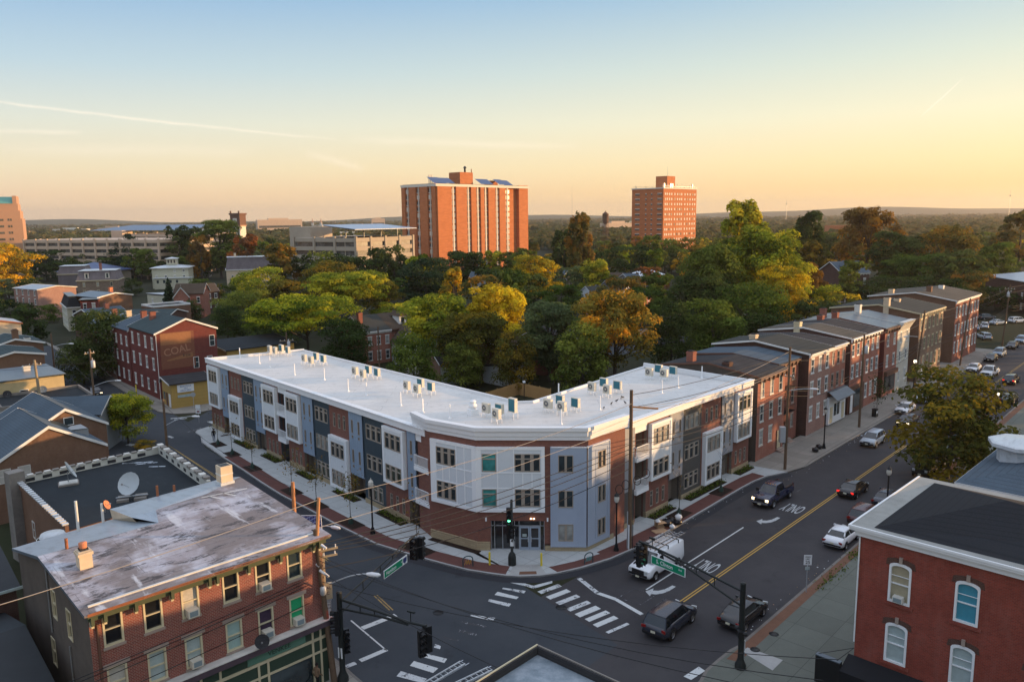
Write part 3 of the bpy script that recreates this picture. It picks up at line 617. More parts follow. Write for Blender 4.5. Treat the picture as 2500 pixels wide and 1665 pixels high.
# core volumes, roof, tall corner parapet
m = MB(); ins = [(-7.3,68.8),(-3.1,65.9),(6.15,65.45),(8.6,67.9),(11.5,71.5),(4,80),(-3,78),(-8.6,71.2)]
m.prism(ins, .1, 9.45, 'brick_new')
m.quad((*A_,0),(*A_,10.15),(-8.9,69.9+.9,10.15),(-8.9,70.8,0), 'brick_new'); m.quad((*D_,0),(10.2,69.4,0),(10.2,69.4,10.15),(*D_,10.15), 'brick_new'); part('brick_wall', m, HERO)
back = [hw(LH,.25), (-31.0,115.2), (.5,80.4), (2.1,80.6), (16.9,99.2), sw(LS,.25)]
m = MB(); m.prism([hw(LH,.55), hw(-.5,1.6), (4,80.2), (.5,80.3), (-30.9,115.1)], .05, 9.4, 'lap_taupe'); m.prism([sw(-2,1.6), sw(LS,.55), (16.8,99.1), (2.1,80.5), (4,79)], .05, 9.6, 'lap_taupe'); part('rear_wall', m, HERO)
RZ = 9.72
roofp = [hw(LH-.1,.2), hw(-.4,.2), (-6.8,69.3), (-3,66.2), (6.1,65.8), (8.3,67.9), sw(-2.2,.2), sw(LS-.1,.2), (16.8,99.0), (2.1,80.5), (.5,80.3), (-30.9,115.0)]
m = MB(); m.prism(roofp, 9.4, RZ, 'membrane'); ROOF = part('roof', m, HERO, 'white membrane roof')
m = MB()
def lowwall(p, q, z0, z1, w): c = ((p[0]+q[0])/2,(p[1]+q[1])/2,(z0+z1)/2); m.obox(c, (math.dist(p,q)+w*.8, w, z1-z0), az_rz(p,q), 'parapet_white')
bl = [hw(LH,.1), (-31.0,115.2), (.5,80.45), (2.1,80.65), (16.95,99.2), sw(LS,.1)]
for i, h in ((0,10.1),(1,9.98),(3,9.96),(4,10.38)): lowwall(bl[i], bl[i+1], 9.3, h, .22)
lowwall(bl[2], bl[3], 9.3, 9.97, .2); part('parapet', m, HERO)
def offs(pts, d):
    o = []
    for i, p in enumerate(pts):
        a = Vector(pts[max(i-1,0)]); b = Vector(p); c = Vector(pts[min(i+1,len(pts)-1)])
        n1 = (b-a).normalized() if i else (c-b).normalized(); n2 = (c-b).normalized() if i < len(pts)-1 else n1
        n = Vector((n1.y+n2.y, -(n1.x+n2.x))).normalized(); k = d/max(.5, n.dot(Vector((n1.y,-n1.x)))); o.append((p[0]+n.x*k, p[1]+n.y*k))
    return o
m = MB(); pl = [(-9.3,71.3), A_, B_, C_, D_, (10.3,69.3)]
for d0, d1, z0, z1 in ((.12,-.25,10.14,10.5),(.2,-.25,10.5,10.95),(.32,-.3,10.95,11.28)): 
    a, b = offs(pl, d0), offs(pl, d1)
    for i in range(len(pl)-1):
        q = [a[i],a[i+1],b[i+1],b[i]]; vs = [(*p,z0) for p in q]+[(*p,z1) for p in q]; m.add(vs, [(0,1,5,4),(1,2,6,5),(2,3,7,6),(3,0,4,7),(4,5,6,7),(3,2,1,0)], 'parapet_white')
part('parapet', m, HERO, 'tall white corner parapet')
# vent pipes
vp = [(-34.43,105.42),(-32.12,102.54),(-27.41,97.19),(-22.91,93.94),(-18.66,87.29),(-16.24,85.32),(-11.70,80.11),(-9.07,77.02),(-38.72,110.24),(-9.05,77.10),(-6.14,74.47),(4.53,71.87),(8.79,77.33),(5.00,83.50),(16.40,84.58),(18.72,87.10),(22.70,92.40)]
pm = MB(); pm.tube((0,0,0), (0,0,1.45), .07, .07, 'bay_white', 8); pm.lathe([(.16,0),(.1,.18),(.07,.22)], 'bay_white', n=8); pme = pm.mesh('vent_pipe')
for p in vp: part('vent_pipe', pme, HERO, None, (*p, RZ))
m = MB(); p = (-3.96,76.03)
m.box(-.42,.42,-.42,.42,0,.55,'bay_white'); m.lathe([(.3,.55),(.3,.8),(.42,.85),(.42,1.0),(.28,1.05),(.28,1.25),(.36,1.3),(.3,1.42),(0,1.44)], 'bay_white', n=12); part('roof_ventilator', m, HERO, None, (*p, RZ), R(30))
# condensers on the roof
plain('unit_cream', (.60,.56,.47), .5, .05); plain('coil_teal', (.035,.16,.21), .5, .25, 20); plain('coil_grey', (.2,.25,.27), .5, .2, 20)
def make_unit(h=.95, coil='coil_teal'):
    t = thing('condenser_unit', 'x', 'air conditioner'); w, d, z0 = .95, .36, .45
    m = MB(); m.box(-w/2, w/2, -d/2, d/2, z0, z0+h, 'unit_cream'); part('casing', m, t)
    m = MB(); m.quad((w/2-.06,d/2+.006,z0+.06),(-w/2+.06,d/2+.006,z0+.06),(-w/2+.06,d/2+.006,z0+h-.06),(w/2-.06,d/2+.006,z0+h-.06), coil); part('coil', m, t)
    m = MB(); m.lathe([(.36,0),(.36,.03),(.31,.03),(.31,.0)], 'unit_cream', n=16); m.lathe([(0,.005),(.31,.005)], 'black_metal', n=16); m.lathe([(0,.03),(.1,.028),(.1,.01)], 'unit_cream', n=10)
    for r in (.16,.21,.26): m.lathe([(r,.015),(r+.015,.025),(r+.03,.015)], 'grey_metal', n=16)
    m.xform(Matrix.Translation((-.1,-d/2,z0+h*.5)) @ Matrix.Rotation(R(90),4,'X')); part('fan', m, t)
    m = MB()
    for x in (-.4,.4):
        for y in (-.28,.28): m.box(x-.02, x+.02, y-.02, y+.02, 0, z0-.03, 'bay_white')
        m.box(x-.03, x+.03, -.34, .34, z0-.03, z0, 'bay_white')
    part('stand', m, t); return t
UN = make_unit(); RZH = 90-(-AH+90)  # placeholder
CL = [[(-35.06,112.26),(-33.89,110.93),(-33.56,112.92),(-32.18,111.31)],[(-28.03,104.45),(-26.76,102.95),(-26.76,105.71),(-25.30,103.72)],[(-19.34,95.01),(-18.02,93.11),(-17.83,95.66),(-16.45,93.92)],[(-11.81,86.14),(-10.45,84.26),(-10.41,87.32),(-9.03,85.23)],
 [(-2.61,75.03),(-1.54,72.72),(-1.30,74.67),(-0.00,74.30)],[(3.52,76.49),(4.82,75.30),(4.83,78.18),(6.29,76.80)],[(8.69,84.22),(10.18,82.77),(10.23,86.34),(11.57,84.84)],[(16.32,92.04),(17.93,91.21),(17.81,94.01),(19.33,92.79)]]
ORD = ['front left','front right','rear left','rear right']; WH = ['of the cluster farthest left on the roof','of the second cluster from the left','of the third cluster from the left','of the fourth cluster from the left','of the cluster behind the corner parapet','of the cluster right of the roof bend','of the middle right wing cluster','of the cluster farthest right on the roof']
first = True
for ci, c in enumerate(CL):
    for k, p in enumerate(c):
        lab = '%s %s air conditioner %s' % (ORD[k], 'fan-faced' if k < 2 else 'teal-backed', WH[ci])
        rz = R(-48 if ci < 5 else -44) + (0 if k < 2 else math.pi) + random.uniform(-.05,.05)
        if first: o = UN; o.location = (*p, RZ); o.rotation_euler = (0,0,rz); o['label'] = lab; o['group'] = 'air conditioning units on the white roof'; first = False
        else: o = dup(UN, (*p, RZ), rz, lab, 'air conditioning units on the white roof')
        if ci == 4 and k == 3: o.scale = (1,1,1.45); o['label'] = 'tallest grey-backed air conditioning unit behind the corner parapet'

plain('purple_wood', (.085,.06,.075), .8, .3, 3, dirt=.4); plain('shop_green', (.035,.06,.042), .6, .15, 3); plain('sign_green', (.10,.21,.155), .6, .15)
# ---------------------------------------------------------------- houses
brick('brick_red', (.30,.085,.055), (.21,.06,.04), (.27,.17,.14), patch=.3); brick('brick_bright', (.38,.115,.07), (.28,.085,.052), (.36,.23,.19), patch=.35); brick('brick_dark', (.10,.045,.035), (.07,.033,.027), (.12,.085,.07), patch=.3)
brick('brick_pink', (.36,.19,.155), (.28,.14,.11), (.36,.26,.22), patch=.35); brick('brick_brown', (.19,.095,.055), (.14,.07,.042), (.22,.15,.11), patch=.3); brick('brick_tan', (.27,.17,.11), (.2,.12,.08), (.34,.26,.2), patch=.4)
brick('brick_maroon', (.165,.035,.03), (.12,.028,.025), (.17,.07,.06), patch=.3); brick('brick_lb', (.26,.066,.045), (.17,.045,.034), (.30,.19,.16), patch=.15, bw=.24, bh=.09, ms=.014)
plain('stucco_dark', (.105,.085,.07), .95, .15, 5, dirt=.5); plain('stucco_yellow', (.50,.40,.22), .9, .08, 3, dirt=.3); plain('stucco_tan', (.30,.25,.17), .9, .15, 3, dirt=.4); siding('clap_cream', (.52,.50,.38), .25); siding('clap_white', (.62,.64,.64), .25); siding('clap_yellow', (.42,.28,.085), .55, line=.4, width=.06); siding('clap_grey', (.27,.29,.3), .25)
plain('paint_white_wall', (.55,.54,.48), .8, .1, 2, dirt=.35); plain('stone_grey', (.22,.2,.18), .9, .25, 3, dirt=.4); brick('rubble', (.2,.15,.115), (.27,.2,.15), (.15,.12,.1), .5, .3, patch=.3)
roofing('slate_green', (.045,.065,.07)); roofing('slate_blue', (.07,.095,.12)); roofing('tar_dark', (.035,.035,.038), stain=.5); roofing('shingle_black', (.022,.024,.028), .16, stain=.12); roofing('shingle_grey', (.045,.048,.045), stain=.2); roofing('shingle_brown', (.075,.055,.04)); roofing('roof_tan', (.085,.075,.062), stain=.4); roofing('slate_mauve', (.16,.14,.15), stain=.6)
def metalroof(name, c, v=.3):
    t = NT(name, .35, .5); n = t.noise(.5, 7, rough=.7); n2 = t.noise(2.5, 6, stretch=(1,.2,1)); x = t.mix(n, sc(c,1-v), sc(c,1+v)); x = t.mix(t.ramp(n2, [(.5,0.0),(.7,.5)]), x, sc(c,.5)); t.col(x)
metalroof('roof_silver', (.34,.37,.41)); metalroof('roof_bluegrey', (.095,.12,.145)); metalroof('roof_white', (.55,.58,.6), .15)
MT = lambda n: n
HC_ = {}
def placed(mb, sub, M, i0):
    pass
def wallside(body, w, z0, z1, mat, holes, M, rev=.12):
    i0 = len(body.v); body.wall(0, w, z0, z1, mat, holes, rev=rev); body.xform(M, i0)
def house(name, label, cat, p, q, h, d, wall='brick_red', roof='gable', rh=1.5, rmat='tar_dark', trim='white_trim', fr=(3,3), ww=.85, wh=1.55, z1=1.1, fl=3.0, sides='', sfr=(2,2), group=None, chim=(), cornice=True, brk=False, ridge=.5, over=.3, base=0, pane='glass', door=None, sidewall=None, lint='white_trim', style='sash', fascia=None, gapx=None, skip=(), hb=None, floors=None, wmul=1):
    """p, q: front corners left and right seen from outside; h eave height; d depth"""
    w = math.dist(p, q); rz = az_rz(p, q); t = thing(name, label, cat, (*p, base), rz, group); sw_m = sidewall or wall; hb = hb if hb is not None else h
    frames = {'f': (Matrix.Identity(4), w), 'r': (Matrix.Translation((w,0,0)) @ Matrix.Rotation(R(90),4,'Z'), d), 'b': (Matrix.Translation((w,d,0)) @ Matrix.Rotation(R(180),4,'Z'), w), 'l': (Matrix.Translation((0,d,0)) @ Matrix.Rotation(R(-90),4,'Z'), d)}
    body = MB(); wins = []
    fls = floors or [(z1+fl*i, wh) for i in range(fr[1])]
    def cols(n, L): return [L*(i+.5)/n for i in range(n)]
    for s, (M, L) in frames.items():
        n, f = fr if s == 'f' else (sfr if s in sides else (0, 0)); hl = []
        if n:
            xs = gapx if (s == 'f' and gapx) else cols(n, L)
            for j, (zz, hh) in enumerate(fls[:f] if s == 'f' else fls[:f] if f <= len(fls) else fls):
                if zz+hh > h-.1: hh = h-.25-zz
                if hh < .5: continue
                for i, x in enumerate(xs):
                    if (s, i, j) in skip or x+ww/2 > L-.05: continue
                    hl.append((x-ww/2, x+ww/2, zz, zz+hh)); wins.append((s, x, zz, hh))
        wallside(body, L, 0, h, wall if s == 'f' else sw_m, hl, M)
    if roof == 'gable':
        yr = d*ridge; yb = d
        for x in (0, w): body.poly([(x,0,h),(x,yr,h+rh),(x,d,hb),(x,d,h)] if hb > h else [(x,0,h),(x,yr,h+rh),(x,d,h)], sw_m)
    elif roof == 'shed':
        for x in (0, w): body.poly([(x,0,h),(x,0,h+rh),(x,d,h)], sw_m)
    elif roof == 'front':
        for y in (0, d): body.poly([(0,y,h),(w*ridge,y,h+rh),(w,y,h)], wall)
    body.quad((.2,.2,.1),(w-.2,.2,.1),(w-.2,.2,h-.05),(.2,.2,h-.05), 'glass_dark') if 0 else None
    part('wall', body, t)
    r = MB(); th = .14; o = over
    def slab(a, b, c, e):   # roof plane with thickness
        vs = [Vector(v) for v in (a,b,c,e)]; n = (vs[1]-vs[0]).cross(vs[3]-vs[0]).normalized();
        if n.z < 0: n = -n
        up = [v+n*th for v in vs]; r.add([*vs,*up], [(3,2,1,0),(4,5,6,7),(0,1,5,4),(1,2,6,5),(2,3,7,6),(3,0,4,7)], rmat)
    fa = MB()
    if roof == 'gable':
        s1 = rh/yr; s2 = (rh)/(d-yr)
        slab((-o,-o,h-o*s1),(w+o,-o,h-o*s1),(w+o,yr,h+rh),(-o,yr,h+rh)); slab((-o,yr,h+rh),(w+o,yr,h+rh),(w+o,d+o,h-o*s2),(-o,d+o,h-o*s2))
        for x in (-o-.03, w+o):
            for (a, za, b, zb) in ((-o,h-o*s1,yr,h+rh),(yr,h+rh,d+o,h-o*s2)): fa.add([(x,a,za-.08),(x+.03,a,za-.08),(x+.03,b,zb-.08),(x,b,zb-.08),(x,a,za+.15),(x+.03,a,za+.15),(x+.03,b,zb+.15),(x,b,zb+.15)], [(3,2,1,0),(4,5,6,7),(0,1,5,4),(1,2,6,5),(2,3,7,6),(3,0,4,7)], trim)
    elif roof == 'shed':
        s1 = -rh/d; slab((-o,-o,h+rh+o*-s1),(w+o,-o,h+rh+o*-s1),(w+o,d+o,h-.05),(-o,d+o,h-.05))
    elif roof == 'front':
        xr = w*ridge; s1 = rh/xr; s2 = rh/(w-xr)
        slab((-o,-o,h-o*s1),(xr,-o,h+rh),(xr,d+o,h+rh),(-o,d+o,h-o*s1)); slab((xr,-o,h+rh),(w+o,-o,h-o*s2),(w+o,d+o,h-o*s2),(xr,d+o,h+rh))
        for y in (-o-.04, d+o):
            for (a, za, b, zb) in ((-o,h-o*s1,xr,h+rh),(xr,h+rh,w+o,h-o*s2)): fa.add([(a,y,za-.12),(b,y,zb-.12),(b,y+.04,zb-.12),(a,y+.04,za-.12),(a,y,za+.18),(b,y,zb+.18),(b,y+.04,zb+.18),(a,y+.04,za+.18)], [(3,2,1,0),(4,5,6,7),(0,1,5,4),(1,2,6,5),(2,3,7,6),(3,0,4,7)], trim)
    elif roof == 'hip':
        k = min(w, d)/2+o; e = [(-o,-o,h),(w+o,-o,h),(w+o,d+o,h),(-o,d+o,h)]
        if w >= d: R1, R2 = (k-o,d/2,h+rh), (w-k+o,d/2,h+rh); fs = [(0,1,5,4),(1,2,5),(2,3,4,5),(3,0,4)]
        else: R1, R2 = (w/2,k-o,h+rh), (w/2,d-k+o,h+rh); fs = [(0,1,4),(1,2,5,4),(2,3,5),(3,0,4,5)]
        r.add([*e, R1, R2], fs, rmat); fa.box(-o-.02, w+o+.02, -o-.02, d+o+.02, h-.22, h-.002, trim)
    elif roof == 'mansard':
        i = .9; e = [(-.1,-.1,h),(w+.1,-.1,h),(w+.1,d+.1,h),(-.1,d+.1,h)]; u = [(i,i,h+rh),(w-i,i,h+rh),(w-i,d-i,h+rh),(i,d-i,h+rh)]
        r.add(e+u, [(0,1,5,4),(1,2,6,5),(2,3,7,6),(3,0,4,7)], rmat); r.box(i-.35, w-i+.35, i-.35, d-i+.35, h+rh, h+rh+.14, fascia or 'roof_white'); fa.box(-.35, w+.35, -.35, d+.35, h-.3, h+.02, trim)
    elif roof == 'flat':
        r.box(.2, w-.2, .2, d-.2, h-.3, h-.12, rmat); 
        for a in ((0,w,-.05,.2),(0,w,d-.2,d+.05),(-.05,.2,.2,d-.2),(w-.2,w+.05,.2,d-.2)): fa.box(a[0],a[1],a[2],a[3], h-.2, h+.25, trim)
    part('roof', r, t)
    if fa.v: part('fascia', fa, t)
    if cornice and roof in ('gable','shed'):
        c = MB(); top = h+(rh if roof == 'shed' else 0); c.box(-.05, w+.05, -.42, 0, top-.22, top-.02, trim); c.box(0, w, -.2, 0, top-.55, top-.23, trim)
        if brk:
            nb = max(2, int(w/1.1))
            for i in range(nb+1): x = .12+(w-.24)*i/nb; c.box(x-.08, x+.08, -.36, -.02, top-.75, top-.22, 'brown_trim' if brk == 2 else trim)
        part('cornice', c, t)
    for s, x, zz, hh in wins:
        M, L = frames[s]; v = M @ Vector((x, 0, zz)); win(t, v.x, v.z, ww, hh, n=1, trim=lint if style != 'plain' else trim, pane=random.choice((pane,pane,pane,'curtain','glass_blind')), y=v.y, rz=M.to_euler().z, style=style, lint=lint)
    for (cx, cy, ch, cm) in chim: chimney(t, cx, cy, h, ch, cm)
    if door:
        for (dx, dm) in door:
            m = MB(); m.box(dx-.5, dx+.5, -.06, .05, .5, 2.7, dm); m.box(dx-.62, dx-.5, -.09, .05, .5, 2.85, trim); m.box(dx+.5, dx+.62, -.09, .05, .5, 2.85, trim); dd = part('door', m, t); hh_ = MB(); hh_.box(dx+.35, dx+.4, -.12, -.06, 1.4, 1.52, 'black_metal'); part('handle', hh_, dd)
            m = MB()
            for k in range(3): m.box(dx-.7, dx+.7, -.4-.3*k, -.1-.0*k, 0, .48-.16*k, 'stone_trim')
            part('steps', m, t)
    return t
plain('dish_grey', (.42,.46,.48), .5, .08)
def chimney(t, x, y, z0, hh, m, wd=.45, dp=.45):
    c = MB(); c.box(x-wd, x+wd, y-dp, y+dp, z0-.5, z0+hh, m); c.box(x-wd-.06, x+wd+.06, y-dp-.06, y+dp+.06, z0+hh-.25, z0+hh-.08, m); c.box(x-wd+.12, x+wd-.12, y-dp+.12, y+dp-.12, z0+hh, z0+hh+.12, 'tar_dark'); return part('chimney', c, t)
def dish(c, rz, r=.45, z=0, pole=.5, label=None, m='dish_grey', grp='satellite dishes', tilt=.5):
    t = thing('satellite_dish', label or 'grey satellite dish', 'satellite dish', (*c[:2], z), rz, grp)
    d = MB(); prof = [(r*k/5, .22*r*(k/5)**2) for k in range(6)]; d.lathe(prof, m, n=16); d.lathe([(q[0],q[1]+.02) for q in prof], m, n=16); d.xform(Matrix.Translation((0,-.1,pole+r*.6)) @ Matrix.Rotation(R(90)-tilt,4,'X')); part('reflector', d, t)
    a = MB(); a.tube((0,0,0), (0,0,pole+r*.5), .03, .03, 'grey_metal', 6); a.tube((0,0,pole+r*.2), (0,-r*1.1,pole+r*.9), .02, .02, 'grey_metal', 5); a.box(-.05,.05,-r*1.15-.05,-r*1.15+.05,pole+r*.85,pole+r*1.0,'grey_metal'); part('mount', a, t); return t

plain('roof_black_', (.02,.024,.028), .6, .3, 2, dirt=.3); brick('brick_purple', (.085,.05,.055), (.065,.04,.045), (.1,.07,.07))
# ---- avenue row on the left side of the street
G1 = 'brick row houses along the avenue'
H = house('row_house', 'red brick row house with white lintels right beside the new block', 'house', sw(26.3), sw(33.7), 10.3, 13, 'brick_bright', 'gable', .9, 'tar_dark', 'brown_trim', (3,3), .95, 1.75, floors=[(1.9,1.8),(4.8,1.9),(7.75,1.85)], brk=2, sidewall='stucco_dark', chim=((1.2,9.5,1.9,'brick_red'),(.9,4.4,1.2,'brick_dark')), group=G1, skip=(('f',2,0),), over=.15, door=((6.1,'cream_trim'),), lint='old_white')
H = house('row_house', 'recessed dark brick row house with iron fire escape', 'house', sw(34.0,1.1), sw(40.2,1.1), 10.6, 12, 'brick_red', 'gable', .7, 'slate_blue', 'brown_trim', (2,3), .85, 1.7, floors=[(1.7,1.7),(4.9,1.7),(8.0,1.6)], brk=2, group=G1, over=.3, door=((3.1,'black_metal'),), lint='stone_trim')
fe = MB()
for z in (4.3,7.4):
    fe.box(.2,3.4,-1.0,-.02,z,z+.06,'black_metal'); fe.box(.2,3.4,-1.0,-.97,z+.9,z+.95,'black_metal')
    for k in range(14): fe.box(.2+.24*k,.22+.24*k,-1.0,-.98,z,z+.95,'black_metal')
for k in range(12): fe.obox((.8+.18*k,-.5,4.4+.26*k),(.24,.7,.03),0,'black_metal')
fe.tube((.7,-.9,4.3),(2.9,-.9,7.5),.03,.03,'black_metal',4); fe.tube((.7,-.15,4.3),(2.9,-.15,7.5),.03,.03,'black_metal',4); part('fire_escape', fe, H)
H = house('row_house', 'pale pink brick row house with arched windows and white eaves', 'house', sw(40.8), sw(48.1), 11.1, 13.5, 'brick_pink', 'gable', 1.0, 'shingle_grey', 'white_trim', (3,3), .95, 1.75, floors=[(2.0,1.8),(5.25,1.9),(8.4,1.8)], ridge=.55, chim=((1.6,8.5,1.6,'cream_stucco'),), group=G1, over=.35, sidewall='brick_dark', lint='white_trim')
H = house('row_house', 'orange brick row house with white shopfront and grey slanted awning', 'house', sw(48.1), sw(53.6), 11.1, 13, 'brick_bright', 'gable', .6, 'tar_dark', 'white_trim', (3,3), .85, 1.8, floors=[(2.0,1.8),(5.25,1.9),(8.4,1.8)], group=G1, over=.1, skip=(('f',0,0),('f',1,0),('f',2,0)), lint='stone_trim')
m = MB(); m.box(-.6,5.4,-.35,-.02,.3,4.1,'white_paint'); SF = part('shopfront', m, H, 'white painted shopfront')
m = MB(); m.add([(-.8,-.36,4.9),(5.5,-.36,4.9),(5.7,-1.6,4.0),(-1.0,-1.6,4.0),(-.8,-.02,4.95),(5.5,-.02,4.95)], [(0,1,2,3),(0,4,5,1)], 'roof_bluegrey'); m.box(-.98,5.68,-1.58,-1.5,3.85,4.0,'grey_metal'); part('awning', m, H)
for x, k in ((.2,'door'),(1.6,0),(2.7,0),(4.4,'door')):
    m = MB()
    if k: m.box(x-.4,x+.4,-.42,-.35,.5,2.7,'cream_trim'); part('door', m, SF)
    else: m.box(x-.4,x+.4,-.40,-.35,1.3,3.0,'glass'); part('window', m, SF)
for (a, b, lab, rm, bx) in ((55.5,61.4,'orange brick row house with a tall shop window and white door','roof_tan',0),(61.4,67.7,'orange brick row house with white cornice joined to the shop house','tar_dark',1)):
    H = house('row_house', lab, 'house', sw(a), sw(b), 11.3, 14, 'brick_bright', 'gable', 1.0, rm, 'white_trim', (3,3), .9, 1.75, floors=[(1.6,2.0),(5.4,1.8),(8.6,1.75)], brk=2, ridge=.5, chim=(((5.5,9,1.6,'brick_red'),) if bx else ((.3,8,1.8,'cream_trim'),)), group=G1, over=.12, sidewall='brick_dark', skip=() if bx else (('f',0,0),('f',1,0),('f',2,0)), lint='white_trim')
    if not bx:
        m = MB(); m.box(.1,5.8,-.2,-.02,.2,4.2,'brown_trim'); s_ = part('shopfront', m, H); m = MB(); m.box(1.6,4.6,-.24,-.2,1.0,3.6,'glass'); part('window', m, s_); m = MB(); m.box(.3,1.2,-.25,-.2,.4,3.0,'white_paint'); part('door', m, s_)
H = house('row_house', 'dark red brick row house with a glazed shop under brown awning', 'house', sw(70.0), sw(76.2), 11.1, 14, 'brick_bright', 'gable', 1.1, 'roof_bluegrey', 'brown_trim', (2,3), .9, 1.7, floors=[(1.2,2.0),(4.9,1.7),(8.2,1.7)], brk=2, ridge=.5, chim=((.4,8,2.0,'brick_red'),(3,11,2.2,'brick_red')), group=G1, sidewall='brick_maroon', over=.15, skip=(('f',0,0),('f',1,0)))
m = MB(); m.box(.5,5.9,-.5,-.02,3.5,4.2,'brown_trim'); m.box(.7,5.6,-.1,-.02,.8,3.4,'glass_dark'); part('shopfront', m, H)
H = house('row_house', 'white painted narrow row house with flared white cornice', 'house', sw(76.2), sw(82.4), 11.2, 14, 'paint_white_wall', 'gable', 1.1, 'roof_bluegrey', 'old_white', (2,3), .85, 1.6, floors=[(1.6,1.7),(4.9,1.7),(8.0,1.7)], ridge=.5, group=G1, over=.1, sidewall='brick_dark', chim=((1.5,7,2.6,'old_white'),))
m = MB(); m.add([(0,-.02,10),(6.2,-.02,10),(6.2,-.9,11.5),(0,-.9,11.5),(0,-.02,11.5),(6.2,-.02,11.5)], [(0,1,2,3),(3,2,5,4),(0,3,4),(1,5,2)], 'old_white'); part('cornice_flare', m, H)
H = house('row_house', 'brown tan brick row building with five window bays and grey roof', 'house', sw(85.6,-.5), sw(100,-.5), 12.0, 15, 'brick_tan', 'gable', 1.1, 'shingle_grey', 'cream_trim', (6,3), .9, 1.8, floors=[(2.0,2.2),(5.6,1.9),(9.0,1.9)], brk=True, ridge=.45, group=G1, sidewall='brick_brown', over=.25, chim=((.3,5.5,2.4,'cream_stucco'),(7.5,6,1.6,'cream_stucco')), door=((3,'white_paint'),), lint='cream_trim')
H = house('row_house', 'long red brick row building at the far end with many windows', 'house', sw(108.8,-.3), sw(127,-.3), 12.2, 16, 'brick_red', 'gable', 1.2, 'roof_tan', 'white_trim', (8,3), .9, 1.8, floors=[(2.0,2.0),(5.4,1.9),(8.9,1.9)], ridge=.45, group=G1, sidewall='brick_brown', over=.3, chim=((4.5,6,2.2,'brick_brown'),(13,6,1.8,'white_trim'),(.8,12,1.6,'cream_stucco')), lint='white_trim')

# ---- left foreground building
p, q = (-21.4,36.8), (-11.95,46.15); w = math.dist(p,q); LBT = thing('shop_building', 'three-storey red brick corner shop building with weathered silver roof in the left foreground', 'building', (*p,0), az_rz(p,q))
wx = [1.1,3.1,5.08,7.4,9.37,11.4]
b = MB(); F = [(7.58,1.8),(4.62,1.8)]; hl = [(x-.49,x+.49,z,z+h) for x in wx for z,h in F]
b.wall(0, w, 4.4, 9.75, 'brick_lb', hl)
b.quad((w,0,0),(w,13.5,0),(w,13.5,9.6),(w,0,9.75),'brick_lb'); b.quad((0,13.5,0),(0,13.5,9.1),(w,13.5,9.6),(w,13.5,0),'stucco_dark')
part('wall', b, LBT)
b = MB(); Ml = Matrix.Translation((0,13.5,0)) @ Matrix.Rotation(R(-90),4,'Z'); lw = [(13.5-k-.4,13.5-k+.4,z,z+1.7) for k,z in ((3.5,6.9),(6.2,7.1),(7.3,3.8))]
i0 = 0; b.wall(0, 13.5, 0, 9.1, 'stucco_dark', lw); b.poly([(0,0,9.1),(13.5,0,9.1),(13.5,0,9.75),(6,0,10.4)], 'stucco_dark'); b.xform(Ml); part('wall', b, LBT, 'dark stuccoed side wall')
for a0,a1,z,zt in lw: v = Ml @ Vector(((a0+a1)/2,0,z)); win(LBT, v.x, v.z, .8, 1.7, n=1, trim='cream_trim', style='sash', y=v.y, rz=R(-90), pane='glass_dark', fw=.06)
PN = ['glass_dark','glass_dark','curtain','glass_dark','glass_dark','glass']; P2 = ['curtain','pale_shade','pale_shade','teal_pale','purple_curtain','green_cloth']; plain('teal_pale', (.3,.42,.4), .7, .2)
for i, x in enumerate(wx):
    for (z,h), pn in ((F[0],PN[i]),(F[1],P2[i])): 
        o = win(LBT, x, z, .98, 1.8, n=1, trim='cream_trim', style='sash', pane=pn, fw=.1, dep=.13)
    pass
    for nm_,(a_,b_,c_,d_) in (('sill',(x-.55,x+.55,F[0][0]-.14,F[0][0]-.01)),('lintel',(x-.65,x+.65,F[1][0]+1.82,F[1][0]+2.02)),('sill',(x-.55,x+.55,F[1][0]-.12,F[1][0]-.01))): m = MB(); m.box(a_,b_,-.07,0,c_,d_,'stone_trim'); part(nm_, m, LBT)
for i, z in ((2,7.66),(4,7.66),(2,4.7),(4,4.7),(5,4.7)):
    m = MB(); x = wx[i]; m.box(x-.3,x+.3,-.4,.1,z,z+.42,'unit_cream'); ac = part('air_conditioner', m, LBT); g_ = MB(); g_.box(x-.22,x+.22,-.415,-.4,z+.06,z+.36,'coil_grey'); part('grille', g_, ac)
c = MB(); c.box(-.15,w+.35,-.5,-.03,9.62,9.8,'green_trim'); c.box(-.05,w+.2,-.22,0,9.3,9.62,'green_trim'); c.box(-.15,w+.35,-.55,-.5,9.72,9.86,'rust'); part('cornice', c, LBT)
for x in (.1,.7,4.05,6.1,6.55,10.4,8.4,12.6,13.0,2.2):
    m = MB(); m.box(x-.08,x+.08,-.4,-.2,9.1,9.62,'green_trim'); m.box(x-.07,x+.07,-.3,-.02,8.95,9.3,'cream_trim'); part('bracket', m, LBT)
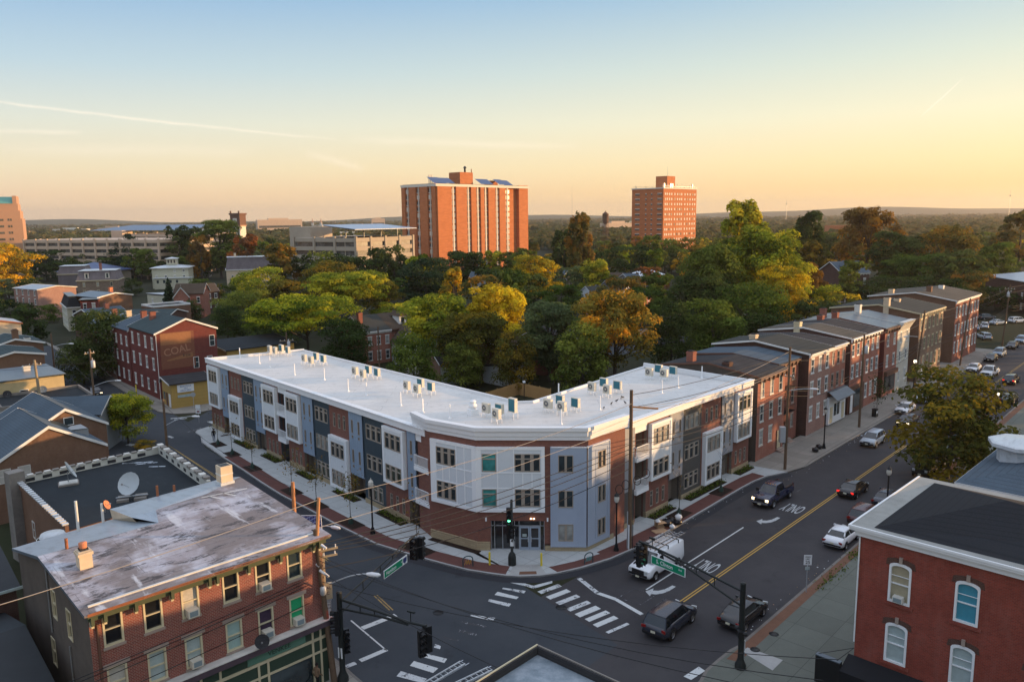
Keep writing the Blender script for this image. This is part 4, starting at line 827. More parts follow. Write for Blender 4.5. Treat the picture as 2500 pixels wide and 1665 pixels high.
# weathered roof
t = NT('roof_weathered', .6, .35); co = t.co(); n = t.noise(.35, 8, rough=.72); n2 = t.noise(1.4, 9, rough=.8, stretch=(.35,1,1)); n3 = t.noise(.22, 5)
x = t.mix(t.ramp(n, [(.38,0.0),(.6,1.0)]), (.45,.46,.52), (.28,.25,.26)); x = t.mix(t.ramp(n3, [(.44,0.0),(.52,.85)]), x, (.17,.14,.13)); x = t.mix(t.ramp(n2, [(.53,0.0),(.59,.95)]), x, (.055,.048,.05)); n4 = t.noise(.9, 6, stretch=(1,.2,1)); x = t.mix(t.ramp(n4, [(.6,0.0),(.66,.8)]), x, (.56,.57,.6)); bk = t.node('ShaderNodeTexBrick'); t.L(co, bk.inputs['Vector']); bk.inputs['Scale'].default_value = 1; bk.inputs['Brick Width'].default_value = 7; bk.inputs['Row Height'].default_value = .95; bk.inputs['Mortar Size'].default_value = .02; bk.inputs['Color1'].default_value = (1,1,1,1); bk.inputs['Color2'].default_value = (.9,.9,.92,1); bk.inputs['Mortar'].default_value = (.6,.58,.6,1); x = t.mix(1.0, x, bk.outputs[0], 'MULTIPLY'); t.col(x); t.bump(n2, .03, .5)
metalroof('roof_rear', (.30,.35,.40), .2)
r = MB(); f0 = 9.84
r.poly([(-.3,-.55,f0),(w+.4,-.55,f0),(w+.4,11.5,10.75),(10.7,10.2,10.6),(7.1,9.8,10.55),(6.4,7.5,10.5),(-.3,7.4,10.5)], 'roof_weathered')
r.poly([(-.3,-.55,f0-.1),(w+.4,-.55,f0-.1),(w+.4,-.55,f0),(-.3,-.55,f0)], 'roof_weathered')
r.poly([(w+.4,-.55,f0-.15),(w+.4,13.8,9.6),(w+.4,11.5,10.75),(w+.4,-.55,f0)], 'roof_weathered')
part('roof', r, LBT, 'patchy weathered silver roof')
r = MB(); r.poly([(-.3,7.4,10.5),(6.4,7.5,10.5),(5.6,13.6,9.3),(-.3,13.6,9.1)], 'roof_rear'); r.poly([(6.4,7.5,10.5),(7.1,9.8,10.55),(10.7,10.2,10.6),(w+.4,11.5,10.75),(w+.4,14,10.1),(5.6,14,9.9),(5.6,9.8,10.45)], 'roof_rear')
r.quad((5.6,9.8,10.45),(5.6,14,9.9),(5.6,13.6,9.3),(6.0,9.9,9.9),'cream_stucco'); r.poly([(-.3,-.5,9.7),(-.3,-.5,9.85),(-.3,7.4,10.5),(-.3,13.6,9.1),(-.3,13.6,8.95),(-.3,7.4,10.3)], 'roof_bluegrey'); part('roof', r, LBT, 'blue grey rear roof slope')
m = MB(); m.box(.1,w,.15,.3,f0+.03,f0+.13,'old_white'); m.box(w-.2,w-.08,.2,10.8,f0+.02,f0+.1,'tar_dark'); part('gutter_strip', m, LBT)
chimney(LBT, 1.3, 4.6, 10.1, 1.15, 'cream_stucco', .33, .33)
m = MB(); m.lathe([(.2,0),(.22,.35),(0,.36)], 'terracotta', (1.3,4.6,11.3), 10); part('chimney_pot', m, LBT)
m = MB(); m.box(12.0,12.85,10.8,11.6,10.3,12.0,'cream_stucco'); m.box(11.92,12.93,10.72,11.68,10.2,10.85,'roof_white'); m.box(12.1,12.75,10.9,11.5,12.0,12.02,'black_metal'); m.box(11.98,12.87,10.78,11.62,11.35,11.45,'old_white'); part('chimney', m, LBT, 'tall square cream chimney at the rear corner')
for (x,y,hh,mm) in ((1.2,7.4,.7,'rust'),(3.2,12.5,1.1,'old_white'),(4.9,13.2,.3,'old_white'),(8.7,13.8,.4,'rust'),(9.9,13.9,.1,'rust')):
    m = MB(); m.tube((x,y,9.2),(x,y,10.4+hh),.09,.09,mm,8); part('vent_pipe', m, LBT)
m = MB()
for a,b_ in (((10.0,9.5),(13.0,9.0)),((10.5,9.4),(10.9,8.1)),((11.4,9.3),(11.8,8.2))): z=10.62; stripe(m, a, b_, .12, 'old_white', 10.67)
part('roof_tape', m, LBT)
# shop floor
m = MB(); m.box(-.1,w+.25,-.55,0,4.02,4.4,'purple_wood'); m.box(-.1,w+.25,-.6,.02,4.4,4.46,'old_white'); part('shop_cornice', m, LBT)
m = MB(); m.box(0,w,-.12,0,0.1,4.02,'shop_green')
for z0,z1_ in ((3.12,3.3),(2.25,2.38)): m.box(0,w+.04,-.18,-.12,z0,z1_,'cream_trim')
for x in (0,1.6,3.2,5.2,6.3,8.6,9.2,12.2,12.75): m.box(x,x+.13,-.175,-.12,.12,4.0,'cream_trim')
part('shopfront', m, LBT, 'dark green wooden shopfront')
for (a,b_,c_) in ((1.75,3.15,'glass_dark'),(3.4,5.1,'glass_dark'),(6.5,7.3,'glass_dark'),(9.4,12.1,'glass'),(7.45,8.5,'brown_trim')):
    m = MB(); m.box(a,b_,-.15,-.12,.3,2.2,c_); part('door' if c_ == 'brown_trim' else 'window', m, LBT)
m = MB(); m.box(8.0,11.75,-.2,-.12,3.35,3.93,'sign_green'); sg = part('shop_sign', m, LBT, 'green sign board with faded letters'); me = text_mesh('VENKEE', .42, 'shop_green'); me.transform(Matrix.Rotation(R(90),4,'X')); o = part('lettering', me, sg, None, (10.0,-.215,3.64))
m = MB(); m.path([(.35,-.06,0),(.35,-.06,9.0)], .06, 'brown_trim'); part('downpipe', m, LBT)
for pp_, r_, mm in (([(-.08,3.6,0),(-.08,3.6,6.5)],.04,'grey_metal'),([(-.1,1.6,0),(-.1,1.6,4.7),(-.12,.7,4.3),(-.12,.4,3.4)],.08,'roof_bluegrey'),([(-.06,7.0,6.0),(-.06,7.0,10.3)],.05,'grey_metal')): m = MB(); m.path(pp_, r_, mm); part('wall_pipe', m, LBT)
dish((0,0), 0, .5) if 0 else None
lc = lambda x,y: (p[0]+ (q[0]-p[0])/w*x-(q[1]-p[1])/w*y, p[1]+(q[1]-p[1])/w*x+(q[0]-p[0])/w*y)
rzl = az_rz(p,q)
c_ = lc(8.7,-.75); dish(c_, rzl-.5, .42, 4.44, .25, 'dark satellite dish on the ledge above the shop sign', 'tar_dark')
c_ = lc(5.1,13.3); dish(c_, rzl+.8, .32, 10.0, .3, 'small satellite dish tinted sunlit orange behind the silver roof ridge', 'terracotta')  # orange sunlight is put into the dish colour
m = MB(); m.lathe([(.9,0),(.95,1.0),(.9,1.0)], 'old_white', n=18); m.lathe([(0,1.35),(.7,1.3),(.78,1.1)], 'roof_white', n=18); c_ = lc(2.3,15.0); solo('roof_tank', m, 'round white tank beside the brick wall behind the silver roof', 'tank', (*c_, 7.6))
# lower rear wing of the shop building
RW = thing('rear_building', 'low dark brick wing with black roof at the left edge behind the shop building', 'building', (*lc(-6.5,13.7),0), rzl)
m = MB(); m.prism([(-9,0),(6.2,0),(6.2,10),(-9,10)], 0, 6.6, 'brick_dark'); part('wall', m, RW)
m = MB(); m.add([(-9.2,-.3,6.6),(6.4,-.3,6.6),(6.4,10.2,6.6),(-9.2,10.2,6.6),(-9.2,5,8.1),(6.4,5,8.1)], [(0,1,5,4),(4,5,2,3),(0,4,3),(1,2,5)], 'roof_black_'); part('roof', m, RW); m = MB(); m.box(-9.3,6.5,-.36,-.3,6.45,6.62,'pale_shade'); part('gutter', m, RW)
W2 = thing('rear_building', 'dark purple brick side building cut by the bottom left edge', 'building', (*lc(-8.2,3.2),0), rzl); m = MB(); m.prism([(-9,0),(7.0,0),(7.0,10.2),(-9,10.2)], 0, 5.2, 'brick_purple'); part('wall', m, W2); m = MB(); m.add([(-9.2,-.3,5.2),(7.1,-.3,5.2),(7.1,10.3,5.2),(-9.2,10.3,5.2),(-9.2,5,6.4),(7.1,5,6.4)], [(0,1,5,4),(4,5,2,3),(0,4,3),(1,2,5)], 'roof_black_'); part('roof', m, W2)
win(W2, 4.2, 2.6, .8, 1.4, n=1, trim='old_white', style='sash', y=-.03, dep=.03); win(W2, 1.2, 2.6, .8, 1.4, n=1, trim='old_white', style='sash', y=-.03, dep=.03)
# dark flat roofed neighbour
P0, P1, P2, P3 = (-43.2,65.8), (-34.8,74.8), (-25.9,64.1), (-33.0,55.2)
FR = thing('flat_roof_building', 'low brick building with dark flat roof behind crenellated parapets', 'building', (*P3,0), az_rz(P3,P2)); 
def loc_(pt): M = Matrix.Rotation(-az_rz(P3,P2),4,'Z') @ Matrix.Translation((-P3[0],-P3[1],0)); v = M @ Vector((*pt,0)); return (v.x,v.y)
a3,a2,a1,a0 = (0,0), loc_(P2), loc_(P1), loc_(P0)
m = MB(); m.prism([a3,a2,a1,a0], 0, 6.5, 'brick_brown'); part('wall', m, FR)
t = NT('roof_black', .8, .15); n = t.noise(.4, 7, rough=.7); n2 = t.noise(2, 6, stretch=(1,.2,1)); x = t.mix(n, (.010,.014,.018), (.03,.037,.043)); x = t.mix(t.ramp(n2, [(.6,0.0),(.75,.4)]), x, (.06,.07,.08)); t.col(x)
paint('snow_white', (.5,.56,.62), .47)
m = MB(); m.poly([(*v,6.52) for v in (a3,a2,a1,a0)], 'roof_black'); part('roof', m, FR, 'dark tarred roof')
m = MB()
def seg(p_, q_, z0, z1, wd, mt): m.obox(((p_[0]+q_[0])/2,(p_[1]+q_[1])/2,(z0+z1)/2), (math.dist(p_,q_)+wd, wd, z1-z0), az_rz(p_,q_), mt)
seg(a0,a1,6.4,7.1,.25,'paint_white_wall'); seg(a1,a2,6.4,7.3,.3,'paint_white_wall'); seg(a3,a0,6.4,6.95,.25,'brick_brown')
part('parapet', m, FR); m = MB()
def along(p_,q_,k): return (p_[0]+(q_[0]-p_[0])*k, p_[1]+(q_[1]-p_[1])*k)
for i in range(18): k = (i+.5)/18; c_ = along(a0,a1,k); m.obox((*c_,7.16), (.5,.36,.14), az_rz(a0,a1), 'old_white' if i%2 else 'stone_grey')
for i in range(14): k = (i+.5)/14; c_ = along(a1,a2,k); m.obox((*c_,7.42), (.62,.5,.22), az_rz(a1,a2), 'stone_grey' if i%2 else 'old_white')
for i in range(24): k = (i+.5)/24; c_ = along(a3,a0,k); m.obox((*c_,7.0), (.3,.42,.12), az_rz(a3,a0), 'roof_white')
for i in range(8): k = (i+.7)/9; c_ = along(a0,a1,k); m.obox((c_[0]+.0,c_[1],6.78), (.75,.27,.3), az_rz(a0,a1), 'tar_dark')
for i in range(7): k = (i+.7)/8; c_ = along(a1,a2,k); m.obox((c_[0],c_[1],6.85), (.7,.32,.3), az_rz(a1,a2), 'tar_dark')
part('coping', m, FR); m = MB()
for (kx,ky,l,ww_,a) in ((.86,.84,2.6,.22,.2),(.9,.78,1.9,.18,.35),(.93,.66,1.5,.2,.1),(.8,.88,1.2,.16,.3)):
    c_ = (a3[0]+(a2[0]-a3[0])*kx+(a0[0]-a3[0])*ky, a3[1]+(a2[1]-a3[1])*kx+(a0[1]-a3[1])*ky); m.obox((*c_,6.535), (l,ww_,.01), a+2.2, 'snow_white')
part('white_coating_streaks', m, FR)
for k in (.2,.45,.7):
    c_ = along(a3,a0,k); win(FR, c_[0]-.02, 2.9, .8, 1.5, n=1, trim='old_white', style='sash', y=c_[1], rz=az_rz(a3,a0)+math.pi, pane='glass')
m = MB(); c_ = a0; m.box(c_[0]-.9,c_[0]+.3,c_[1]-1.0,c_[1]+.2,0,7.9,'stone_grey'); part('chimney', m, FR, 'square stone stack at the corner')
c_ = (-38.73,65.76); dish(c_, R(120), .85, 6.53, .7, 'large satellite dish on a pallet near the white parapet of the dark roof')
m = MB(); m.box(-.8,.8,-.6,.6,0,.14,'stone_grey'); m.box(-.7,.7,-.5,.5,.14,.22,'old_white'); solo('ballast_pallet', m, 'pallet of blocks under the rear dish on the dark roof', 'pallet', (*c_,6.53), R(30))
c_ = (-31.35,61.88); dish(c_, R(-10), .95, 6.53, .75, 'large pale satellite dish nearest the silver roof')
m = MB()
for a in range(4): m.obox(((a%2-.5)*1.3,(a//2-.5)*.9,.1),(.9,.4,.2),0,'stone_grey')
m.box(-1.2,1.2,-.08,.08,.2,.28,'grey_metal'); solo('ballast_blocks', m, 'concrete blocks under the dish nearest the silver roof', 'blocks', (*c_,6.53), R(20))

# ---- right foreground building
p, q = (19.83,42.67), (19.83+16*math.sin(R(135)), 42.67+16*math.cos(R(135))); RB = thing('brick_building', 'red brick building with white cornice and black hipped roof in the right foreground', 'building', (*p,3.277), az_rz(p,q)); RB.scale = (.887,.887,.887); w, d = 16, 12
brick('brick_rb', (.31,.062,.04), (.20,.042,.03), (.24,.10,.08), patch=.5, bw=.24, bh=.085)
b = MB(); wl = [(2.52,.65,2.7),(6.3,.65,2.7),(2.52,4.72,2.65),(6.3,4.78,2.65),(10.2,.65,2.7),(10.2,4.8,2.65),(14,.65,2.7),(14,4.8,2.65)]
b.wall(0, w, -3.69, 8.8, 'brick_rb', [(x-.62,x+.62,z,z+h-.22) for x,z,h in wl], rev=.2); i0 = len(b.v); b.wall(0, d, -3.69, 8.8, 'brick_rb', [], rev=.2); b.xform(Matrix.Translation((0,d,0)) @ Matrix.Rotation(R(-90),4,'Z'), i0)
b.quad((w,0,-3.69),(w,d,-3.69),(w,d,8.8),(w,0,8.8),'brick_rb'); b.quad((0,d,-3.69),(w,d,-3.69),(w,d,8.8),(0,d,8.8),'brick_rb'); part('wall', b, RB)
def archwin(parent, x, z, w_, h_, pane, ac=False):
    f = MB(); n = 8; a = [(-w_/2,0),(w_/2,0)]+[(w_/2*math.cos(math.pi*k/n), h_-.25+.25*math.sin(math.pi*k/n)) for k in range(n+1)]
    def off(k): return [(px*(1-2*k/w_), .0+k+(pz-k)*(1-1.4*k/h_) if pz > .01 else k) for px,pz in a]
    o_, i_ = a, off(.13); m_ = len(a)
    f.add([(u,-.06,v) for u,v in o_]+[(u,-.06,v) for u,v in i_]+[(u,.14,v) for u,v in o_]+[(u,.14,v) for u,v in i_], [(k,(k+1)%m_,(k+1)%m_+m_,k+m_) for k in range(m_)]+[(k+m_,(k+1)%m_+m_,(k+1)%m_+3*m_,k+3*m_) for k in range(m_)]+[((k+1)%m_,k,k+2*m_,(k+1)%m_+2*m_) for k in range(m_)], 'white_paint')
    f.box(-w_/2+.12,w_/2-.12,-.0,.1,h_*.46,h_*.46+.07,'white_paint'); f.box(-w_/2+.12,w_/2-.12,.03,.1,h_*.66,h_*.66+.03,'white_paint'); o = part('window', f, parent, None, (x,0,z)); g = MB(); g.poly([(u,.09,v) for u,v in i_], pane); part('pane', g, o)
    s = MB(); s.box(-.85,.85,-.12,.02,-.22,-.03,'brick_rb'); part('sill', s, o); s = MB(); s.add([(u*1.03,-.03,v+.02) for u,v in a[2:]]+[(u*1.35,-.03,v+.32 if abs(u) < w_*.49 else v) for u,v in a[2:]], [(k,k+1,k+n+2,k+n+1) for k in range(n)], 'brick_dark'); s.box(-.1,.1,-.12,.02,h_+.02,h_+.42,'stone_trim'); part('arch', s, o)
    if ac: c = MB(); c.box(-.3,.3,-.3,.08,.12,.5,'old_white'); c.box(-.24,.24,-.31,-.3,.16,.44,'coil_grey'); part('air_conditioner', c, o)
for i, (x,z,h) in enumerate(wl): archwin(RB, x, z, 1.32, h, ('pale_shade','pale_shade','tan_shade','teal_shade','pale_shade','teal_shade','curtain','curtain')[i], ac=(i == 2))
m = MB(); m.box(-.55,w+.5,-.55,-.02,8.95,9.2,'white_paint'); m.box(-.55,-.02,-.02,d+.5,8.95,9.2,'white_paint'); m.box(-.28,w,-.28,-.02,8.55,8.94,'white_paint'); m.box(-.28,-.02,-.02,d+.3,8.55,8.94,'white_paint'); m.box(-.62,w+.5,-.62,-.5,9.12,9.27,'white_paint'); m.box(-.62,-.5,-.5,d+.5,9.12,9.27,'white_paint'); part('cornice', m, RB)
plain('gutter_grey', (.29,.29,.27), .7, .12, 2, dirt=.4)
r = MB(); r.box(-.5,w+.5,-.5,d+.5,9.1,9.22,'gutter_grey'); part('roof_ledge', r, RB, 'flat grey gutter ledge')
r = MB(); e = 1.0; e = .75; r.add([(e,.05,9.23),(w,e*.6,9.23),(w,d-.3,9.23),(e,d-.3,9.23),(6.6,6.2,10.85),(w,6.2,9.5+.3)], [(0,1,5,4),(1,2,5),(2,3,4,5),(3,0,4)], 'shingle_black'); part('roof', r, RB, 'black shingled hipped roof')
m = MB(); m.path([(-.02,-.1,8.5),(-.02,-.1,1.2)], .05, 'white_paint'); part('downpipe', m, RB)
m = MB(); m.box(-.5,.5,-.4,.4,-.5,1.3,'old_white'); m.box(-.52,.52,-.42,.42,.5,1.35,'tar_dark'); m.box(-.35,.35,-.25,.25,1.35,1.5,'black_metal'); part('chimney', m, RB, 'squat black and white chimney', (10.5,9.5,9.7))
# big black display box and awning at its foot

t = NT('far_wood', .95, .1); n = t.noise(.02, 8, rough=.75); t.col(t.mix(n, (.02,.03,.012), (.07,.075,.03)))
# ---------------------------------------------------------------- houses on the left and in the middle distance
# house with the painted ghost sign
p = (-57.9,126.2); q = (p[0]+10*math.sin(R(48)), p[1]+10*math.cos(R(48)))
H = house('corner_house', 'dark red brick corner house with a faded painted coal advertisement on its gable', 'house', p, q, 11.0, 13.5, 'brick_maroon', 'front', 2.0, 'slate_green', 'white_trim', (0,0), .9, 1.7, sides='l', sfr=(4,3), floors=[(1.2,1.7),(4.9,1.8),(8.3,1.8)], cornice=False, chim=((3,10,2.6,'brick_red'),), lint='white_trim', over=.25)
plain('ghost_tan', (.27,.13,.065), .9, .25, 2.5); plain('ghost_letter', (.33,.17,.11), .9, .2, 3)
plain('ghost_brown', (.185,.075,.048), .9, .25, 2.5)
m = MB(); m.box(.7,6.2,-.03,0,5.0,11.0,'ghost_brown'); m.box(.8,5.7,-.036,-.03,9.0,10.9,'ghost_tan'); m.poly([(1.6,-.036,6.3),(5.8,-.036,6.6),(5.8,-.036,7.4),(1.6,-.036,6.5)], 'ghost_tan'); gs = part('painted_sign', m, H, 'faded tan painted sign')
me = text_mesh('8-5281', .5, 'tar_dark'); me.transform(Matrix.Rotation(R(90),4,'X')); part('lettering', me, gs, None, (4.9,-.05,6.95))
me = text_mesh('COAL', 1.7, 'ghost_letter'); me.transform(Matrix.Rotation(R(9),4,'Z') @ Matrix.Diagonal((.95,1,1,1))); me.transform(Matrix.Rotation(R(90),4,'X')); part('lettering', me, gs, None, (3.3,-.05,7.95))
for x, z, h in ((9.2,8.0,1.9),(6.3,4.6,1.9),(8.6,4.7,1.7)): win(H, x, z, .9, h, n=1, trim='white_trim', style='sash', y=-.02, dep=.03)
m = MB(); m.path([(.1,-.08,0),(.1,-.08,10.8)], .05, 'white_trim'); part('downpipe', m, H)
for i in range(3):
    a = 14+9*i; pp = (p[0]-.669*a, p[1]+.743*a); qq = (pp[0]+.743*10, pp[1]+.669*10)
    house('row_house', ['dark red row house joined behind the coal sign house','row house with blue roof second behind the coal sign house','row house with low blue roof third behind the coal sign house'][i], 'house', pp, qq, (10.2,9.6,9.2)[i], 9, 'brick_maroon' if i != 1 else 'brick_pink', 'front', 1.6, ('slate_blue','slate_green','roof_bluegrey')[i], 'white_trim', (0,0), .85, 1.6, sides='l', sfr=(3,3), floors=[(1.2,1.6),(4.4,1.6),(7.4,1.5)], cornice=False, chim=((4,4,2.8,('brick_red','cream_stucco','brick_red')[i]),))
# yellow grocery
p = (-53.08,119.69); q = (p[0]+6.2*math.sin(R(52)), p[1]+6.2*math.cos(R(52)))
H = house('corner_shop', 'small yellow corner shop with dark flat roof and white name board', 'shop', p, q, 3.95, 5.2, 'clap_yellow', 'gable', .5, 'tar_dark', 'white_trim', (0,0), .7, 1.0, cornice=False, over=.35, ridge=.93, lint='old_white')
m = MB(); m.box(.9,3.4,-.1,-.01,2.55,3.75,'white_paint'); sg = part('shop_sign', m, H, 'white sign with blue letters'); NT_ = plain('sign_blue', (.12,.22,.42), .6, .1)
for i, (tx, z, s_) in enumerate((('BONVILLA',3.45,.36),('DELI',3.13,.3),('GROCERY',2.8,.36))): me = text_mesh(tx, s_, 'sign_blue'); me.transform(Matrix.Rotation(R(90),4,'X')); part('lettering', me, sg, None, (2.15,-.115,z))
m = MB(); m.box(.9,2.9,-.08,-.01,1.75,2.15,'pale_shade'); part('shop_sign', m, H, 'small pale sign')
m = MB(); m.box(-.06,-.005,.6,1.5,.2,2.3,'white_paint'); m.box(-.06,-.005,2.2,3.1,.2,2.3,'brown_trim'); m.box(-.06,-.005,3.6,4.6,1.0,2.2,'glass'); part('door', m, H)
# yellow building with dark roof behind it
house('yellow_building', 'yellow clapboard building with long black roof behind the new block', 'building', (-52.18,141.77), (-42.41,151.17), 5.5, 9, 'clap_yellow', 'gable', .9, 'roof_black', 'cream_trim', (4,1), .8, 1.2, floors=[(2,1.3)], cornice=False, over=.3, ridge=.93)
# brick gabled houses at the left edge
def gh(peak, az, xl, zl, xr, zr, zp, d, **k):
    a = R(az); L = xr-xl; p_ = (peak[0]+math.sin(a)*xl, peak[1]+math.cos(a)*xl); q_ = (peak[0]+math.sin(a)*xr, peak[1]+math.cos(a)*xr); return p_, q_
p_, q_ = gh((-46.54,76.62), 45, -5.2, 0, 5.1, 0, 8.8, 9)
H = house('gabled_house', 'brown brick house with steep slate gable behind the dark flat roof', 'house', p_, q_, 5.9, 11, 'brick_brown', 'front', 2.9, 'slate_blue', 'white_trim', (0,0), 1, 1.2, ridge=.5, cornice=False, over=.15)
for x in (1.0,2.7): win(H, x, 4.0, 1.1, 1.4, n=1, trim='old_white', style='sash', y=-.02, dep=.03, pane='curtain')
m = MB(); m.add([(6.3,2.4,7.6),(9.6,2.4,7.4),(9.9,5.0,6.6),(6.6,5.0,8.4)], [(0,1,2,3)], 'shingle_grey'); m.box(6.5,9.5,2.5,5,5.5,7.35,'clap_grey'); part('dormer', m, H, 'grey boxed roof dormer')
p_, q_ = gh((-49.09,83.97), 45, -4.1, 0, 4.1, 0, 8.8, 9)
H = house('gabled_house', 'red brown brick house with white edged gable next to the green tree', 'house', p_, q_, 6.5, 12, 'brick_brown', 'front', 2.3, 'slate_blue', 'white_trim', (0,0), 1, 1.2, ridge=.5, cornice=False, over=.2)
win(H, 4.4, 7.0, 1.0, .9, n=1, trim='white_trim', style='plain', y=-.02, dep=.03); win(H, 7.2, 3.0, .9, 1.0, n=1, trim='white_trim', style='plain', y=-.02, dep=.03)
# yellow stucco flat house, dark parapet building
p = (-66.06,113.72); pp = (p[0]-8.6*math.sin(R(48)), p[1]-8.6*math.cos(R(48)))
H = house('stucco_house', 'yellow stucco house with blue grey roof and two dishes at the left edge', 'house', pp, p, 6.85, 12, 'stucco_yellow', 'shed', .15, 'roof_bluegrey', 'old_white', (0,0), .9, 1.2, cornice=False, over=.25)
win(H, 3.4, 4.2, 1.1, 1.3, n=1, trim='white_trim', style='sash', y=-.02, dep=.03, pane='glass_dark'); chimney(H, 5.2, 7, 6.9, .9, 'old_white')
for k, x in enumerate((1.2,5.6)): a = R(48); dish((pp[0]+math.sin(a)*x+.5*math.cos(a), pp[1]+math.cos(a)*x-.5*math.sin(a)), az_rz(pp,p), .55, 4.9, .0, ['left black dish on the yellow stucco wall','right grey dish on the yellow stucco wall'][k], 'tar_dark' if k == 0 else 'roof_bluegrey')
house('low_building', 'low building with weathered stone parapet and black roof in front of the stucco house', 'building', (-67.09,100.57), (-58.65,107.76), 5.0, 9, 'stone_grey', 'flat', 0, 'roof_black', 'stone_grey', (0,0), cornice=False)
house('gabled_house', 'small blue roofed gable house left of the green street tree', 'house', (-59.35,95.77), (-52.04,96.46), 5.2, 6, 'clap_grey', 'gable', 1.6, 'slate_blue', 'old_white', (0,0), cornice=False)
p = (-77.2,128.0); pp = (p[0]-7.6*math.sin(R(48)), p[1]-7.6*math.cos(R(48)))
house('gabled_house', 'brown brick gable end with white edging, the nearer of two at the left edge', 'house', pp, p, 7.7, 9, 'brick_brown', 'front', .8, 'slate_green', 'white_trim', (0,0), cornice=False, ridge=.45)
p = (-82.8,137.3); pp = (p[0]-7.6*math.sin(R(48)), p[1]-7.6*math.cos(R(48)))
house('gabled_house', 'brown brick gable end with two chimneys, the farther of two at the left edge', 'house', pp, p, 8.2, 9, 'brick_brown', 'front', 1.0, 'slate_green', 'white_trim', (0,0), cornice=False, ridge=.45, chim=((3.6,.6,2.6,'brick_brown'),(5.3,.5,1.0,'old_white')))
p = (-101.5,161.4); pp = (p[0]-7*math.sin(R(48)), p[1]-7*math.cos(R(48)))
house('stucco_house', 'pale pink stucco house at the far left edge', 'house', pp, p, 8.6, 9, 'cream_stucco', 'front', .8, 'roof_silver', 'rust', (0,0), cornice=False)
house('brick_block', 'plain pinkish brick block with blank side wall near the crossroads', 'building', (-143.40,237.59), (-137.11,247.51), 9.0, 14, 'brick_pink', 'front', .8, 'roof_silver', 'old_white', (0,0), cornice=False, sides='l', sfr=(4,3), floors=[(1.5,1.6),(4.5,1.6),(7.2,1.4)])
house('brick_block', 'low brick building with pale roof left of the blank brick block', 'building', (-152.36,243.18), (-148.85,245.45), 6, 9, 'brick_dark', 'shed', .5, 'roof_silver', 'old_white', (3,2), .8, 1.3, cornice=False)
house('mansard_house', 'cream house with black mansard roof and dormer windows', 'house', (-119.42,210.30), (-116.77,212.10), 6.5, 16, 'clap_cream', 'mansard', 2.8, 'shingle_black', 'old_white', (1,2), .9, 1.5, floors=[(1.2,1.5),(4.2,1.5)], sides='l', sfr=(6,2), cornice=False, fascia='roof_bluegrey')
H = house('dormer_house', 'dark red house with white pedimented dormer bay beside the mansard house', 'house', (-112.58,204.55), (-108.86,206.15), 8.6, 11, 'brick_maroon', 'shed', .4, 'roof_bluegrey', 'white_trim', (2,2), .8, 1.5, floors=[(3.4,1.5),(6.4,1.6)], cornice=False)
house('brick_block', 'brown brick building with curved white roof edge beside the dormer bay', 'building', (-111.09,210.46), (-105.67,218.51), 9.0, 12, 'brick_brown', 'front', .9, 'roof_bluegrey', 'white_trim', (0,0), cornice=False, chim=((6,4,2.2,'terracotta'),))
house('row_roofs', 'long low row with blue slate roof behind the dark trees', 'house', (-95.40,177.93), (-90.16,184.35), 7.6, 10, 'brick_dark', 'gable', 1.5, 'slate_blue', 'white_trim', (0,0), cornice=False, chim=((5,4,2.6,'brick_red'),))
house('row_roofs', 'long low row with green slate roof and white curved edge', 'house', (-92.26,175.22), (-77.71,175.40), 7.6, 12, 'brick_dark', 'gable', 1.3, 'slate_green', 'white_trim', (0,0), cornice=False, chim=((6,1,1.8,'cream_stucco'),))
house('brick_block', 'long brown brick building with flat white coping', 'building', (-95.80,209.13), (-88.71,216.36), 6.5, 8, 'brick_brown', 'flat', 0, 'tar_dark', 'white_trim', (0,0), cornice=False)
H = house('gabled_house', 'red gabled house with white bay windows and brown roof', 'house', (-101.69,236.21), (-93.48,237.72), 7.4, 10, 'brick_bright', 'gable', 2.6, 'shingle_brown', 'white_trim', (3,2), .9, 1.7, floors=[(1,1.7),(4.6,1.7)], cornice=False)
house('cream_building', 'small cream building with pale flat roof near the conifer', 'building', (-121.42,261.58), (-111.37,254.39), 5.0, 9, 'clap_cream', 'shed', .4, 'roof_silver', 'old_white', (2,1), .9, 1.2, floors=[(2.6,1.2)], cornice=False)
H = house('mansard_house', 'grey mansard house with tan stone walls and white dormers', 'house', (-170.02,307.84), (-156.04,312.25), 6.5, 14, 'rubble', 'mansard', 3.6, 'slate_mauve', 'cream_trim', (3,2), .9, 1.5, floors=[(1,1.5),(4.1,1.5)], cornice=False, chim=((8,5,6.5,'brick_red'),), lint='cream_trim')
w_ = 0
for fx in (.25,.75):
    L_ = math.dist((-170.02,307.84), (-156.04,312.25))*fx; m = MB(); m.box(L_-.75,L_+.75,-.05,1.3,7.2,9.3,'old_white'); m.add([(L_-1,-.15,9.3),(L_+1,-.15,9.3),(L_,-.15,10.1),(L_-1,1.3,9.3),(L_+1,1.3,9.3),(L_,1.3,10.1)], [(0,1,2),(0,3,5,2),(1,2,5,4)], 'slate_mauve'); m.box(L_-.35,L_+.35,-.08,-.05,7.4,9.0,'glass'); part('dormer', m, H)
house('mansard_house', 'second grey mansard house with flat white roof behind the stone one', 'house', (-192.43,334.37), (-181.83,337.70), 7.4, 12, 'slate_mauve', 'mansard', 3.2, 'slate_mauve', 'cream_trim', (0,0), cornice=False)
H = house('italianate_house', 'cream italianate house with low roof and square cupola', 'house', (-156.61,343.42), (-142.03,346.71), 9.0, 13, 'clap_cream', 'hip', 1.2, 'roof_white', 'old_white', (4,3), .9, 1.3, floors=[(1,1.4),(4.3,1.4),(7.2,.9)], cornice=False, sides='l', sfr=(2,2), over=.8, skip=(('f',0,2),('f',1,2)))
